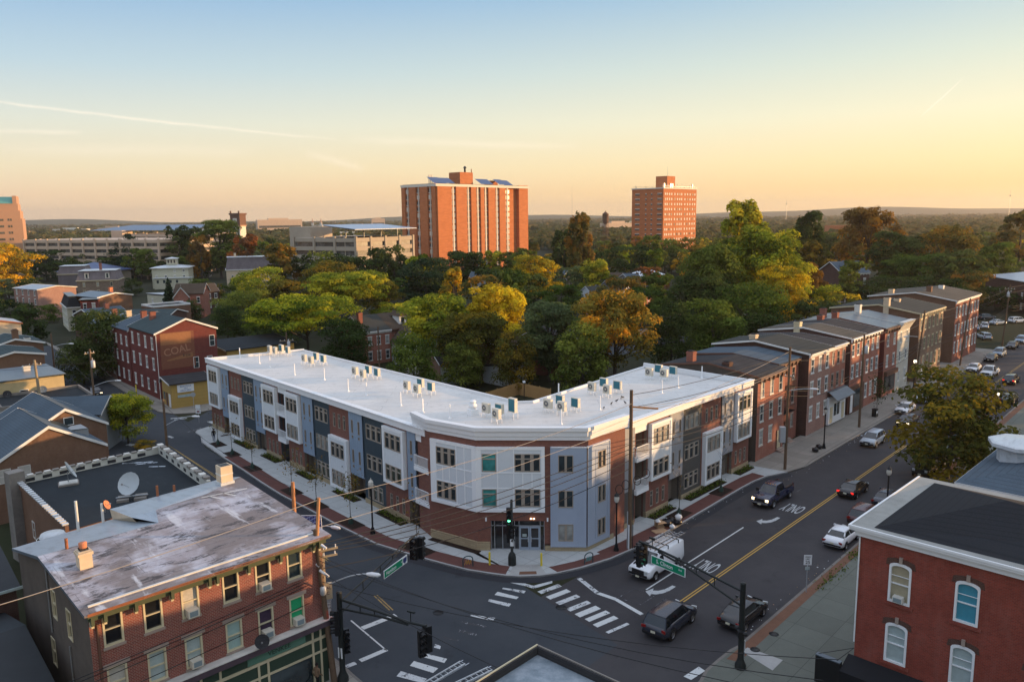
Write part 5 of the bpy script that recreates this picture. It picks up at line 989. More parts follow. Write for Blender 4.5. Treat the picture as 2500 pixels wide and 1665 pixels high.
wC = math.dist((-156.61,343.42), (-142.03,346.71)); m = MB(); m.box(wC*.36,wC*.36+4.2,4.5,8.7,10,12.6,'clap_cream'); m.box(wC*.36-.5,wC*.36+4.7,4.0,9.2,12.6,12.8,'old_white'); m.add([(wC*.36-.5,4,12.8),(wC*.36+4.7,4,12.8),(wC*.36+4.7,9.2,12.8),(wC*.36-.5,9.2,12.8),(wC*.36+2.1,6.6,13.4)], [(0,1,4),(1,2,4),(2,3,4),(3,0,4)], 'roof_white')
for k in range(3): m.box(wC*.36+.5+1.25*k,wC*.36+1.2+1.25*k,4.46,4.5,10.8,12.2,'glass')
part('cupola', m, H); m = MB(); m.box(1.5,wC+1.5,-4,-.05,0,4.6,'clap_cream'); m.box(1.1,wC+1.9,-4.4,-.05,4.6,4.85,'roof_white')
for k in range(4): m.box(2.5+2.6*k,3.4+2.6*k,-4.03,-4.0,2.6,3.9,'glass')
part('porch', m, H)
house('timber_house', 'dark timbered house with steep slate roof at the left behind the yellow tree', 'house', (-194.55,304.91), (-186.47,311.80), 5.5, 10, 'clap_grey', 'front', 4.5, 'slate_blue', 'cream_trim', (3,1), .9, 1.2, floors=[(2.5,1.3)], cornice=False, over=.5, ridge=.35)
house('timber_house', 'tall dark house with two pointed cream gables', 'house', (-171.62,406.55), (-157.27,409.88), 7, 10, 'stone_grey', 'front', 5.5, 'slate_blue', 'cream_trim', (3,2), .9, 1.4, cornice=False, ridge=.55)
house('mansard_house', 'pink mansard house with white flat roof among the trees', 'house', (-123.16,340.78), (-105.00,347.38), 8.0, 12, 'cream_stucco', 'mansard', 5.2, 'slate_mauve', 'white_trim', (4,2), .8, 1.4, cornice=False, chim=((4,5,7,'cream_stucco'),(9,5,5.5,'cream_stucco')))
house('gabled_house', 'red brick gabled house beside the small white dormer house', 'house', (-99.75,231.63), (-96.01,233.19), 7, 8, 'brick_bright', 'front', 2.6, 'shingle_brown', 'white_trim', (1,2), .9, 1.5, cornice=False)
house('dormer_house', 'brown roofed house with a single white dormer above the dark trees', 'house', (-100.82,253.76), (-96.06,257.67), 6.2, 9, 'brick_dark', 'gable', 2.4, 'shingle_brown', 'white_trim', (3,2), .9, 1.4, cornice=False)
house('gabled_house', 'dark gabled house with white bargeboards among the trees', 'house', (-74.24,247.56), (-69.44,244.15), 6.0, 12, 'stone_grey', 'front', 2.4, 'shingle_black', 'white_trim', (1,1), .8, 1.4, floors=[(5.0,.9)], cornice=False)
# red brick pair in the centre
rc = (-29.33,155.77); a = R(50); pt = lambda s: (rc[0]+math.sin(a)*s, rc[1]+math.cos(a)*s)
H = house('brick_house', 'red brick house with grey shingle roof and white cornice behind the white roof', 'house', pt(0), pt(6), 6.7, 11, 'brick_bright', 'gable', 2.6, 'shingle_grey', 'white_trim', (3,2), .9, 1.55, floors=[(.8,1.7),(3.9,1.6)], chim=((.5,3,3.6,'brick_red'),), over=.2, sidewall='brick_red')
H = house('brick_house', 'darker red brick house with brown roof and white dormer joined to the grey roofed one', 'house', pt(6), pt(12.5), 6.7, 11, 'brick_red', 'gable', 2.6, 'shingle_brown', 'brown_trim', (3,2), .8, 1.4, floors=[(.8,1.6),(3.9,1.5)], over=.2, lint='stone_trim')
m = MB(); m.box(2.6,4.2,.9,3.6,7.4,9.0,'white_trim'); m.add([(2.4,.7,9),(4.4,.7,9),(3.4,.7,9.9),(2.4,4.5,9),(4.4,4.5,9),(3.4,4.5,9.9)], [(0,1,2),(0,3,5,2),(1,2,5,4)], 'shingle_brown'); m.box(3.0,3.8,.86,.9,7.6,8.8,'glass'); part('dormer', m, H)
house('white_house', 'white gabled house half hidden by the left of the big garden trees', 'house', (-22.79,153.52), (-17.15,155.35), 4.4, 9, 'clap_white', 'front', 3.2, 'shingle_brown', 'white_trim', (1,1), .9, 1.3, floors=[(2,1.3)], cornice=False, sides='r')
house('brick_house', 'olive brown brick house with dark roof behind the garden trees', 'house', (-2.12,136.73), (3.63,145.24), 6.3, 11, 'brick_brown', 'gable', 2.2, 'shingle_brown', 'white_trim', (2,2), .8, 1.7, floors=[(.8,1.4),(3.7,1.7)], cornice=True, lint='old_white')
house('brick_house', 'red brown house with white eaves right of the olive brown house', 'house', (9.09,141.73), (14.30,153.32), 6.3, 10, 'brick_red', 'gable', 2.4, 'tar_dark', 'white_trim', (2,2), .8, 1.4, cornice=True)
house('white_house', 'small white house with brown side behind the wooden fence', 'house', (-12.58,135.30), (-9.63,136.97), 3.8, 7, 'clap_white', 'gable', 2.0, 'tar_dark', 'white_trim', (2,1), .8, 1.2, cornice=False, sidewall='brick_brown')
H = house('shed', 'white shed with sloping black roof behind the wooden fence', 'shed', (-1.86,133.98), (2.61,138.15), 3.0, 5, 'clap_white', 'shed', -.0+.6, 'tar_dark', 'white_trim', (2,1), .7, 1.0, cornice=False)
for a_, b_, h_, rm, wl_, rf, lb in (((24.07,230.28),(32.35,233.23),6,'shingle_grey','clap_white','gable','white trimmed grey roofed house in the middle row of houses'),((31.81,229.34),(36.78,236.77),6,'shingle_grey','brick_red','front','red gabled house with paired white windows'),((33.63,232.79),(39.22,238.50),7,'tar_dark','brick_maroon','front','dark red gabled house joined to the paired window house'),((38.91,229.30),(45.48,239.83),6,'tar_dark','brick_bright','front','bright red house at the edge of the giant tree'),
  ((20.24,309.36),(25.65,315.89),6,'slate_blue','stone_grey','front','far grey roofed gable left of the bright green tree'),((35.87,286.46),(40.75,285.69),6,'shingle_brown','brick_dark','gable','far brown roofed house right of the bright green tree'),((40.32,282.64),(43.07,282.21),6.2,'tar_dark','brick_dark','gable','far black roofed house in the upper row'),((42.62,279.24),(47.64,281.50),6,'slate_blue','stone_grey','gable','far blue roofed house in the upper row'),((48.01,283.77),(57.03,288.94),7.5,'roof_white','brick_brown','hip','far house with white roof in the upper row'),((-6.51,299.74),(-4.61,306.33),6,'slate_blue','clap_grey','front','small far gable between the dark trees')):
    house('gabled_house', lb, 'house', a_, b_, h_, 10, wl_, rf, 2.3, rm, 'white_trim', (2,2), .8, 1.3, cornice=False, group='gabled houses in the middle distance')
H = house('dark_brick_house', 'dark brick villa with slate roof, paired dormer windows and white porch', 'house', (109.37,260.14), (119.82,263.12), 9.5, 12, 'brick_dark', 'gable', 3.4, 'slate_blue', 'white_trim', (3,2), 1.0, 1.8, floors=[(1.2,1.8),(5.6,1.9)], cornice=True, brk=True, over=.4)
wD = math.dist((109.37,260.14), (119.82,263.12)); m = MB(); m.box(1.5,4.6,-.3,3,9.2,11.6,'brick_dark'); m.add([(1.2,-.5,11.6),(4.9,-.5,11.6),(3.05,-.5,13.4),(1.2,4,11.6),(4.9,4,11.6),(3.05,4,13.4)], [(0,1,2),(0,3,5,2),(1,2,5,4)], 'slate_blue'); m.box(1.8,2.8,-.34,-.3,9.8,11.3,'white_trim'); m.box(3.2,4.2,-.34,-.3,9.8,11.3,'white_trim'); m.box(1.95,2.65,-.37,-.34,9.9,11.2,'glass'); m.box(3.35,4.05,-.37,-.34,9.9,11.2,'glass'); part('dormer', m, H)
m = MB(); m.box(-.5,wD,-2.6,-.3,3.3,3.6,'slate_blue')
for k in range(5): m.box(-.3+k*wD/4.6,-.1+k*wD/4.6,-2.5,-2.3,0,3.3,'white_paint')
part('porch', m, H)
house('brick_block', 'brick building with white roof line at the far right edge', 'building', (150.47,249.11), (145.68,215.56), 9, 30, 'brick_dark', 'gable', 1.4, 'roof_silver', 'white_trim', (5,2), 1.0, 1.6, cornice=False, sides='l', sfr=(6,2))
house('grey_house', 'small grey house with white eaves in the dark right hand trees', 'house', (198.94,489.84), (209.36,486.77), 6, 10, 'clap_grey', 'hip', 1.2, 'roof_bluegrey', 'white_trim', (3,1), .8, 1.2, cornice=False)
# blue roofed shop behind the black hipped roof
p, q = (37.89,63.96), (44.37,65.09)
p = (37.5,63.4); q = (p[0]+14*math.sin(R(135)), p[1]+14*math.cos(R(135)))
H = house('blue_roof_house', 'building with blue shingled roof and white octagonal turret behind the black hipped roof', 'building', p, q, 6.6, 12.5, 'brick_red', 'hip', 1.5, 'blue_shingle' if 'blue_shingle' in MAT else 'slate_blue', 'white_trim', (0,0), cornice=False, over=.3)
t_ = MB(); t_.lathe([(2.0,0),(2.0,1.7),(2.8,2.0),(2.8,2.3),(2.6,2.4),(0,2.6)], 'roof_white', n=8, smooth=False); part('turret', t_, H, 'white octagonal flat-topped turret', (2.6,8.6,6.4))
house('side_street_house', 'brown shingled roof just beyond the black hipped roof', 'house', (p[0]-5.5+7,p[1]-7.5-5), (p[0]-5.5+7+8,p[1]-7.5-13), 7.4, 10, 'brick_red', 'gable', 1.5, 'shingle_brown', 'white_trim', (0,0), cornice=False)
# flat roof corner in the bottom centre
P0 = (1.02,34.5); m = MB(); B0, B1, B2 = (1.02,34.55), (-8.5,24.2), (14.5,22.4)
BR = thing('corner_building', 'dark parapet corner of a grey flat roof at the bottom centre', 'building', (*B0,0), 0)
def rel(v): return (v[0]-B0[0], v[1]-B0[1])
m.prism([rel(B0), rel(B1), rel((2,13)), rel(B2)], 0, 8.6, 'stucco_dark'); part('wall', m, BR)
t = NT('roof_blotch', .5, .35); n = t.noise(.5, 7, rough=.7); x = t.mix(t.ramp(n, [(.4,0.0),(.65,1.0)]), (.13,.17,.2), (.34,.38,.42)); t.col(x)
m = MB(); m.poly([(*rel(v),8.62) for v in (B0,B1,(2,13),B2)], 'roof_blotch'); part('roof', m, BR)
m = MB(); seg_ = lambda p_, q_, z0, z1, wd, mt: m.obox(((p_[0]+q_[0])/2-B0[0],(p_[1]+q_[1])/2-B0[1],(z0+z1)/2), (math.dist(p_,q_)+wd*.6, wd, z1-z0), az_rz(p_,q_), mt)
seg_(B0,B1,8.5,9.0,.26,'tar_dark'); seg_(B0,B2,8.5,8.99,.26,'tar_dark'); seg_(B0,B1,9.0,9.05,.07,'cream_trim'); seg_(B0,B2,8.99,9.04,.07,'stone_grey'); part('parapet', m, BR)
# ---------------------------------------------------------------- towers, garages and far landmarks
brick('brick_tower', (.49,.18,.075), (.41,.145,.06), (.44,.18,.09), 2.0, .6, patch=.1, ms=.02); plain('band_white', (.62,.58,.5), .7, .1); plain('tan_stone', (.44,.26,.17), .8, .08, .3); plain('tan_light', (.56,.42,.31), .85, .1, .3); plain('conc_far', (.40,.34,.27), .9, .12, .4); glass('glass_far', (.05,.05,.05), .15); plain('copper', (.12,.30,.25), .6, .1, .3); plain('solar', (.03,.06,.16), .3, .1); plain('solar_pale', (.25,.33,.45), .35, .1)
def tower_frame(name, label, c, az, group=None): return thing(name, label, 'tower', (*c,0), R(90-az), group)
# local x along the sunlit face (to the right), y into the block
T1 = tower_frame('apartment_tower', 'wide orange brick apartment tower with window strips, the larger of the two', (-34.7,375), 43)
Z = 45.3; m = MB()
segs = [(0,9),(12,19),(22,25.5),(28.5,31),(34,39),(42,46.5)]
m.prism([(0,0),(50,0),(50,6),(52.5,6),(52.5,1.5),(64,1.5),(64,24.6),(0,24.6)], 0, Z-1.5, 'brick_tower')
for a, b in segs: m.box(a,b,-.9,-.001,0,Z-1.2,'brick_tower')
m.box(57,64,-.5,1.49,0,Z,'brick_tower'); m.box(-.9,-.001,0,2.5,0,Z-.1,'brick_tower')
for a, b in ((5.5,11),(14,19),(22,24.6)): m.box(-.9,-.001,a,b,0,Z-1.2,'brick_tower')
part('wall', m, T1); m = MB(); m.box(-.95,64,-.95,25,Z-1.5,Z-.3,'band_white'); m.box(50,57,1.4,2,0,Z-1.5,'brick_tower'); part('cornice_band', m, T1)
fm, pm = MB(), MB()
cols_ = [(9,12),(19,22),(25.5,28.5),(31,34),(39,42),(46.5,50)]
for a, b in cols_:
    m = MB(); m.box((a+b)/2-.4,(a+b)/2+.4,-.35,-.01,0,Z-1.5,'band_white')
    for k in range(15):
        z = 1.2+k*2.85
        for x0, x1 in ((a+.1,(a+b)/2-.42),((a+b)/2+.42,b-.1)): m.box(x0,x1,-.12,-.01,z,z+1.7,'glass_far' if (k*3+int(a))%3 else 'band_white'); m.box(x0,x1,-.16,-.01,z-.35,z,'band_white'); m.box((x0+x1)/2-.08,(x0+x1)/2+.08,-.15,-.01,z,z+1.7,'band_white')
    part('window_strip', m, T1)
for a, b in ((2.5,5.5),(11,14),(19,22)):
    m = MB(); m.box(-.35,-.01,(a+b)/2-.25,(a+b)/2+.25,0,Z-1.5,'band_white')
    for k in range(15):
        z = 1.2+k*2.85
        for x0, x1 in ((a+.1,(a+b)/2-.3),((a+b)/2+.3,b-.1)): m.box(-.12,-.01,x0,x1,z,z+1.7,'glass_far' if (k+int(a))%3 else 'band_white'); m.box(-.16,-.01,x0,x1,z-.35,z,'band_white')
    part('window_strip', m, T1)
m = MB(); m.box(0,64,0,24.5,Z-.3,Z-.1,'tar_dark'); part('roof', m, T1)
m = MB(); m.box(24,33,9,17,Z,Z+6.2,'brick_tower'); part('penthouse', m, T1); m = MB(); m.box(46,51,9,14,Z,Z+2.6,'brick_tower'); part('penthouse', m, T1)
m = MB(); m.tube((28,9.5,Z+6),(28,9.5,Z+8.4),.5,.5,'black_metal',8); m.lathe([(.9,8.2),(.5,9),(0,9.3)], 'black_metal', (28,9.5,Z)); m.tube((33,10,Z+4),(33,10,Z+8),.25,.25,'rust',6); part('flue', m, T1)
for (x0,x1,y) in ((2,9,4),(11,18,6),(14,22,16),(35,44,5),(46,52,3),(55,62,8)):
    m = MB(); m.add([(x0,y,Z+.4),(x1,y,Z+.4),(x1,y+5,Z+3.2),(x0,y+5,Z+3.2)], [(0,1,2,3)], 'solar'); part('solar_panel', m, T1)
m = MB(); 
for x in (8,9,10): m.tube((x,14,Z),(x,14,Z+4.5),.2,.2,'grey_metal',5); m.box(x-.3,x+.3,13.8,14.2,Z+2.5,Z+4.6,'band_white')
part('antenna', m, T1)
T2 = tower_frame('apartment_tower', 'smaller square orange brick apartment tower with aerials on the roof', (89.5,467), 43)
Z = 44.5; m = MB(); m.box(0,37.8,0,22,0,Z,'brick_tower'); part('wall', m, T2)
m = MB(); m.box(-.3,38.1,-.3,22.3,Z,Z+.7,'band_white'); part('cornice_band', m, T2)
for k in range(14):
    z = 2.5+k*2.95; m = MB()
    for x in (2,4,6.5,9,12.5,15.5,18,20.2,24,27,30,33,35.6): m.box(x-.55,x+.55,-.12,-.01,z,z+1.3,'band_white' if (k*7+int(x)*3)%5 else 'glass_far')
    part('window_row', m, T2); m = MB()
    for y, wd in ((2.5,1.6),(8,.5),(12,.5),(18,1.6)): m.box(-.12,-.01,y-wd,y+wd,z,z+1.2,'glass_far'); m.box(-.16,-.01,y-wd,y+wd,z+.95,z+1.25,'band_white')
    part('window_row', m, T2)
m = MB(); m.box(15,24,7,15,Z,Z+8,'brick_tower'); part('penthouse', m, T2)
m = MB()
for i in range(26): x, y = random.uniform(0,37), random.choice((.3,1,20)); m.tube((x,y,Z),(x,y,Z+random.uniform(1.5,3)),.12,.12,'grey_metal',4)
for x in (2,9,11,34): m.box(x,x+1.2,1,1.6,Z+.5,Z+3.2,'grey_metal')
m.box(-.1,.05,0,22,Z+1.4,Z+1.5,'grey_metal'); m.box(0,38,-.1,.05,Z+1.4,Z+1.5,'grey_metal'); m.tube((20,10,Z+8),(20,10,Z+14),.1,.05,'grey_metal',4); part('antenna', m, T2)
# left tower with green roof
LT = tower_frame('office_tower', 'tan stone tower with green copper roof at the left edge', (-274,447), -50); LT.rotation_euler = (0,0,R(90-62)); LT.location = (-308.8,435,0)
Z = 39.5; m = MB(); m.box(-20,36,0,25,0,Z-8,'tan_stone'); m.box(-20,35.2,1.2,25,Z-8,Z-3.5,'tan_stone'); m.box(-20,34.4,2.4,24,Z-3.5,Z+.5,'tan_stone'); m.box(32,34,2.4,22,Z+.5,Z+4.8,'tan_stone'); m.box(-20,-18,2.4,22,Z+.5,Z+5,'tan_stone'); part('wall', m, LT)
m = MB(); m.add([(-18,2.2,Z+.5),(32,2.2,Z+.5),(32,8,Z+4.4),(-18,8,Z+4.4),(32,14,Z+.5),(-18,14,Z+.5)], [(0,1,2,3),(3,2,4,5)], 'copper'); part('roof', m, LT, 'green copper roof')
for k in range(9):
    z = 1.5+k*3.6; m = MB(); m.box(11,27,-.12,-.01,z,z+1.2,'glass_far'); m.box(-18,-6,-.12,-.01,z,z+1.2,'glass_far'); m.box(29,31,-.12,-.01,z,z+1.3,'glass_far'); m.box(-2.5,-.5,-.12,-.01,z,z+1.3,'glass_far'); m.box(29.9,30.1,-.15,-.12,z,z+1.3,'tan_stone')
    part('window_row', m, LT)
def garage(label, p_, q_, h, d, lv, mat, bays, deck=None):
    t = thing('parking_garage', label, 'parking garage', (*p_,0), az_rz(p_,q_)); w = math.dist(p_,q_); m = MB(); fh = h/lv
    m.box(.6,w-.6,.6,d-.6,0,h-1.2,'glass_far'); part('interior', m, t)
    for k in range(lv): m = MB(); z = k*fh; m.box(0,w,0,d,z+fh*.52,z+fh-.02,mat); part('deck_band', m, t)
    m = MB()
    for i in range(bays+1): x = w*i/bays; m.box(x-.5,x+.5,-.3,.5,0,h+.5,mat)
    for i in range(5): y = d*i/4; m.box(-.3,.5,y-.5,y+.5,0,h+.4,mat)
    part('pillars', m, t); return t, w
GA, gw = garage('long concrete parking garage beside the green roofed tower', (-264,430), (-177,398), 20, 40, 6, 'tan_light', 11)
GB, gw = garage('pale concrete parking garage left of the big brick tower', (-92.5,338), (-63,322), 21.5, 40, 6, 'conc_far', 3); m = MB(); m.box(-8,4,6,20,0,26,'conc_far'); part('stair_block', m, GB)
GC, gw2 = garage('right half of the pale parking garage with a solar canopy', (-63,322), (-43,349), 21.5, 26, 6, 'conc_far', 4)
m = MB(); m.add([(-2,-2,25.0),(34,-2,25.0),(38,24,26.8),(2,24,26.8),(-2,-2,24.7),(34,-2,24.7),(38,24,26.5),(2,24,26.5)], [(0,1,2,3),(4,5,6,7),(0,1,5,4)], 'solar_pale')
for x in (2,12,22,32): m.tube((x,8,21),(x,8,25.4),.3,.3,'grey_metal',5)
part('solar_canopy', m, GC)
GD, gw = garage('orange lit parking garage with a blue solar roof', (-238,476), (-186,448), 22, 40, 6, 'tan_light', 6); m = MB(); m.add([(-24,0,24),(62,0,24),(62,28,27),(-20,28,27)], [(0,1,2,3)], 'solar'); part('solar_canopy', m, GD, 'blue solar canopy')
m = MB(); m.box(2,12,-3,4,0,24,'tan_light'); part('stair_block', m, GD)
t_ = thing('warehouse', 'low building with blue metal roof in front of the garage', 'building', (-216,376,0), R(-12)); m = MB(); m.box(0,24,0,20,0,6,'conc_far'); part('wall', m, t_); m = MB(); m.add([(-1,-1,6),(25,-1,6),(25,21,6),(-1,21,6),(12,10,10)], [(0,1,4),(1,2,4),(2,3,4),(3,0,4)], 'solar'); part('roof', m, t_)
# clock tower, water tower, chimney stack, masts
ct = thing('clock_tower', 'pale campanile with dark belfry left of the centre', 'tower', (-243,710,0), R(-15)); m = MB(); m.box(-4.5,4.5,-4.5,4.5,0,24,'band_white'); m.box(-5,5,-5,5,24,25,'tan_stone'); part('shaft', m, ct)
m = MB(); m.box(-4.8,4.8,-4.8,4.8,25,34,'brown_trim'); m.box(-5.5,5.5,-5.5,5.5,34,35.5,'brown_trim')
for s in (-4.6,3.6): m.box(s,s+1,-5,-4,35.5,37.5,'brown_trim')
m.box(-2,2,-5,-4.8,27,31,'band_white'); part('belfry', m, ct); m = MB()
for x in (-2.6,0,2.6): m.box(x-.7,x+.7,-4.6,-4.5,3,22,'glass_far')
part('window', m, ct)
wt = thing('water_tower', 'dark water tower on legs between the two brick towers', 'water tower', (105,880,0), 0); m = MB(); m.lathe([(0,27),(4.5,29.5),(5.6,33),(5.6,42),(6.1,42.2),(0,46.5)], 'brown_trim', n=16); m.tube((0,0,46),(0,0,48),.5,.1,'brown_trim',5); part('tank', m, wt)
m = MB()
for k in range(6): a = k*math.pi/3; m.tube((7*math.cos(a),7*math.sin(a),0),(4.5*math.cos(a),4.5*math.sin(a),31),.5,.4,'brown_trim',5)
m.tube((0,0,0),(0,0,28),.8,.8,'brown_trim',6); part('legs', m, wt); wt.scale = (.62,.62,.74)
st_ = thing('chimney_stack', 'brick chimney stack above the right hand woods', 'chimney', (360,800,0), 0); m = MB(); m.box(-6,6,-6,6,0,30,'brick_tower'); part('stack', m, st_); m = MB(); m.box(-35,8,7,22,0,17,'brick_tower'); part('mill', m, st_)
for (x,y,h,lab) in ((232,3000,150,'thin radio mast left of the smaller brick tower'),(900,2600,75,'short radio mast on the right horizon'),(1440,2300,90,'radio mast near the right edge')):
    m = MB(); m.tube((0,0,0),(0,0,h),.8,.4,'grey_metal',4); m.box(-2,2,-.5,.5,h*.8,h*.84,'grey_metal') if x > 300 else None; solo('radio_mast', m, lab, 'mast', (x,y,0))
# small far buildings
FB = [(-150,1900,60,18,20,'band_white'),(-330,1700,70,14,16,'band_white'),(-480,1650,90,22,30,'tan_light'),(-560,1500,50,10,14,'band_white'),(-690,1900,80,14,22,'band_white'),(-800,1600,60,10,18,'tan_light'),(-60,2400,120,12,14,'band_white'),(350,2200,90,12,12,'band_white'),(-940,1500,60,14,14,'tan_stone'),(-300,1200,40,9,11,'band_white'),(-215,1050,44,9,10,'band_white'),(175,1300,60,14,18,'tan_light'),(-1050,1900,90,14,14,'band_white'),(-400,2400,40,12,30,'tan_light')]
for i,(x,y,w_,d_,h_,mt) in enumerate(FB):
    t_ = thing('far_block', 'x', 'building', (x,y,0), R(random.uniform(-30,30)), 'tiny pale buildings near the horizon'); t_['label'] = 'tiny pale building among the hazy trees near the horizon'; m = MB(); m.box(-w_/2,w_/2,-d_/2,d_/2,0,h_,mt); m.box(-w_/4,w_/5,-d_/4,d_/4,h_,h_+3,mt); part('wall', m, t_); m = MB(); m.box(-w_/2+3,w_/2-3,-d_/2-.2,-d_/2,h_*.45,h_*.6,'glass_far'); part('window_band', m, t_)
cs_ = thing('twin_church', 'pale church with twin spires on the left horizon', 'church', (-560,2300,0), 0); m = MB(); m.box(-18,18,0,60,0,24,'band_white'); part('nave', m, cs_)
for x in (-20,20): m = MB(); m.box(x-5,x+5,-8,2,0,36,'band_white'); m.lathe([(6,36),(3.5,44),(.4,60)], 'tan_stone', (x,-3,0), 8); part('spire', m, cs_)
cs_.scale = (.6,.6,.55)
# rolling ridge on the horizon
m = MB(); n = 90; X = [-9000+18000*i/n for i in range(n+1)]
hz = [42+16*math.sin(i*.31+1)+13*math.sin(i*.13)+7*math.sin(i*.83) + (12 if x > 1500 else 0)*min(1,(x-1500)/2500 if x > 1500 else 0) for i, x in enumerate(X)]
for i in range(n): m.quad((X[i],6000,-1),(X[i+1],6000,-1),(X[i+1],7600,hz[i+1]),(X[i],7600,hz[i]), 'far_wood'); 
for i in range(n): m.quad((X[i],7600,hz[i]),(X[i+1],7600,hz[i+1]),(X[i+1],8900,-1),(X[i],8900,-1), 'far_wood')
struct('hills', m)

# ---------------------------------------------------------------- trees
rng = np.random.default_rng(11)
def leafmat(name, c1, c2, c3=None, trans=.42):
    m = bpy.data.materials.new(name); m.use_nodes = True; t = m.node_tree; n = t.nodes; n.clear(); MAT[name] = m
    at = n.new('ShaderNodeAttribute'); at.attribute_name = 'tint'; sp = n.new('ShaderNodeSeparateColor'); t.links.new(at.outputs['Color'], sp.inputs[0])
    oi = n.new('ShaderNodeObjectInfo'); r = n.new('ShaderNodeValToRGB'); e = r.color_ramp.elements; e[0].color = c1+(1,); e[1].color = c2+(1,); e[0].position = .1; e[1].position = .85; t.links.new(sp.outputs[0], r.inputs[0])
    col = r.outputs[0]
    if c3:
        r2 = n.new('ShaderNodeValToRGB'); e = r2.color_ramp.elements; e[0].position = .52; e[0].color = (0,0,0,1); e[1].position = .72; e[1].color = (1,1,1,1); t.links.new(sp.outputs[1], r2.inputs[0])
        mx = n.new('ShaderNodeMix'); mx.data_type = 'RGBA'; t.links.new(r2.outputs[0], mx.inputs[0]); t.links.new(col, mx.inputs[6]); mx.inputs[7].default_value = c3+(1,); col = mx.outputs[2]
    hs = n.new('ShaderNodeHueSaturation'); ma = n.new('ShaderNodeMath'); ma.operation = 'MULTIPLY_ADD'; t.links.new(oi.outputs['Random'], ma.inputs[0]); ma.inputs[1].default_value = .5; ma.inputs[2].default_value = .75; t.links.new(ma.outputs[0], hs.inputs['Value'])
    mb_ = n.new('ShaderNodeMath'); mb_.operation = 'MULTIPLY_ADD'; t.links.new(oi.outputs['Random'], mb_.inputs[0]); mb_.inputs[1].default_value = -.05; mb_.inputs[2].default_value = .525; t.links.new(mb_.outputs[0], hs.inputs['Hue']); t.links.new(col, hs.inputs['Color']); col = hs.outputs[0]
    d = n.new('ShaderNodeBsdfDiffuse'); tr_ = n.new('ShaderNodeBsdfTranslucent'); mix = n.new('ShaderNodeMixShader'); mix.inputs[0].default_value = trans; o = n.new('ShaderNodeOutputMaterial')
    t.links.new(col, d.inputs[0]); t.links.new(col, tr_.inputs[0]); t.links.new(d.outputs[0], mix.inputs[1]); t.links.new(tr_.outputs[0], mix.inputs[2]); t.links.new(mix.outputs[0], o.inputs[0])
leafmat('leaf_green', (0.039,0.065,0.016), (0.169,0.215,0.039)); leafmat('leaf_dark', (0.021,0.039,0.016), (0.091,0.124,0.034)); leafmat('leaf_olive', (0.052,0.058,0.018), (0.182,0.163,0.039), (0.286,0.169,0.026)); leafmat('leaf_lime', (0.072,0.111,0.018), (0.351,0.377,0.039), (0.546,0.468,0.039)); leafmat('leaf_yellow', (0.130,0.130,0.019), (0.442,0.338,0.033), (0.800,0.494,0.026)); leafmat('leaf_gold', (0.286,0.195,0.019), (0.800,0.520,0.039), (0.800,0.585,0.039)); leafmat('leaf_orange', (0.065,0.072,0.018), (0.247,0.221,0.036), (0.624,0.390,0.033)); leafmat('leaf_pine', (0.013,0.031,0.018), (0.046,0.078,0.036)); leafmat('leaf_grey', (0.065,0.091,0.046), (0.195,0.234,0.091))
leafmat('leaf_plain', (0.046,0.055,0.021), (0.130,0.130,0.046), (0.169,0.130,0.052)); leafmat('leaf_rust', (0.091,0.058,0.026), (0.260,0.143,0.039), (0.338,0.156,0.026)); leafmat('leaf_purple', (0.065,0.039,0.039), (0.130,0.091,0.058))
plain('bark', (.075,.06,.048), .95, .3, 3); plain('bark_pale', (.22,.2,.16), .95, .25, 3)
def leafmesh(name, P, N, size, tint, mat, asp=.62):
    k = len(P); r = rng.normal(size=(k,3)); u = np.cross(N, r); u /= np.linalg.norm(u,axis=1)[:,None]+1e-9; v = np.cross(N, u); s = size if np.ndim(size) else np.full(k,size)
    s = (s*rng.uniform(.4,1.5,k))[:,None]
    V = np.stack([P-u*s*.5, P+v*s*.5*asp, P+u*s*.5, P-v*s*.5*asp],1).reshape(-1,3)
    me = bpy.data.meshes.new(name); me.vertices.add(4*k); me.vertices.foreach_set('co', V.astype(np.float32).ravel()); me.loops.add(4*k); me.loops.foreach_set('vertex_index', np.arange(4*k,dtype=np.int32)); me.polygons.add(k); me.polygons.foreach_set('loop_start', np.arange(0,4*k,4,dtype=np.int32)); me.polygons.foreach_set('loop_total', np.full(k,4,dtype=np.int32))
    me.update(calc_edges=True); ca = me.color_attributes.new('tint','FLOAT_COLOR','POINT'); c = np.ones((4*k,4),np.float32); c[:,0] = np.repeat(tint[:,0],4); c[:,1] = np.repeat(tint[:,1],4); ca.data.foreach_set('color', c.ravel()); me.materials.append(MAT[mat]); return me
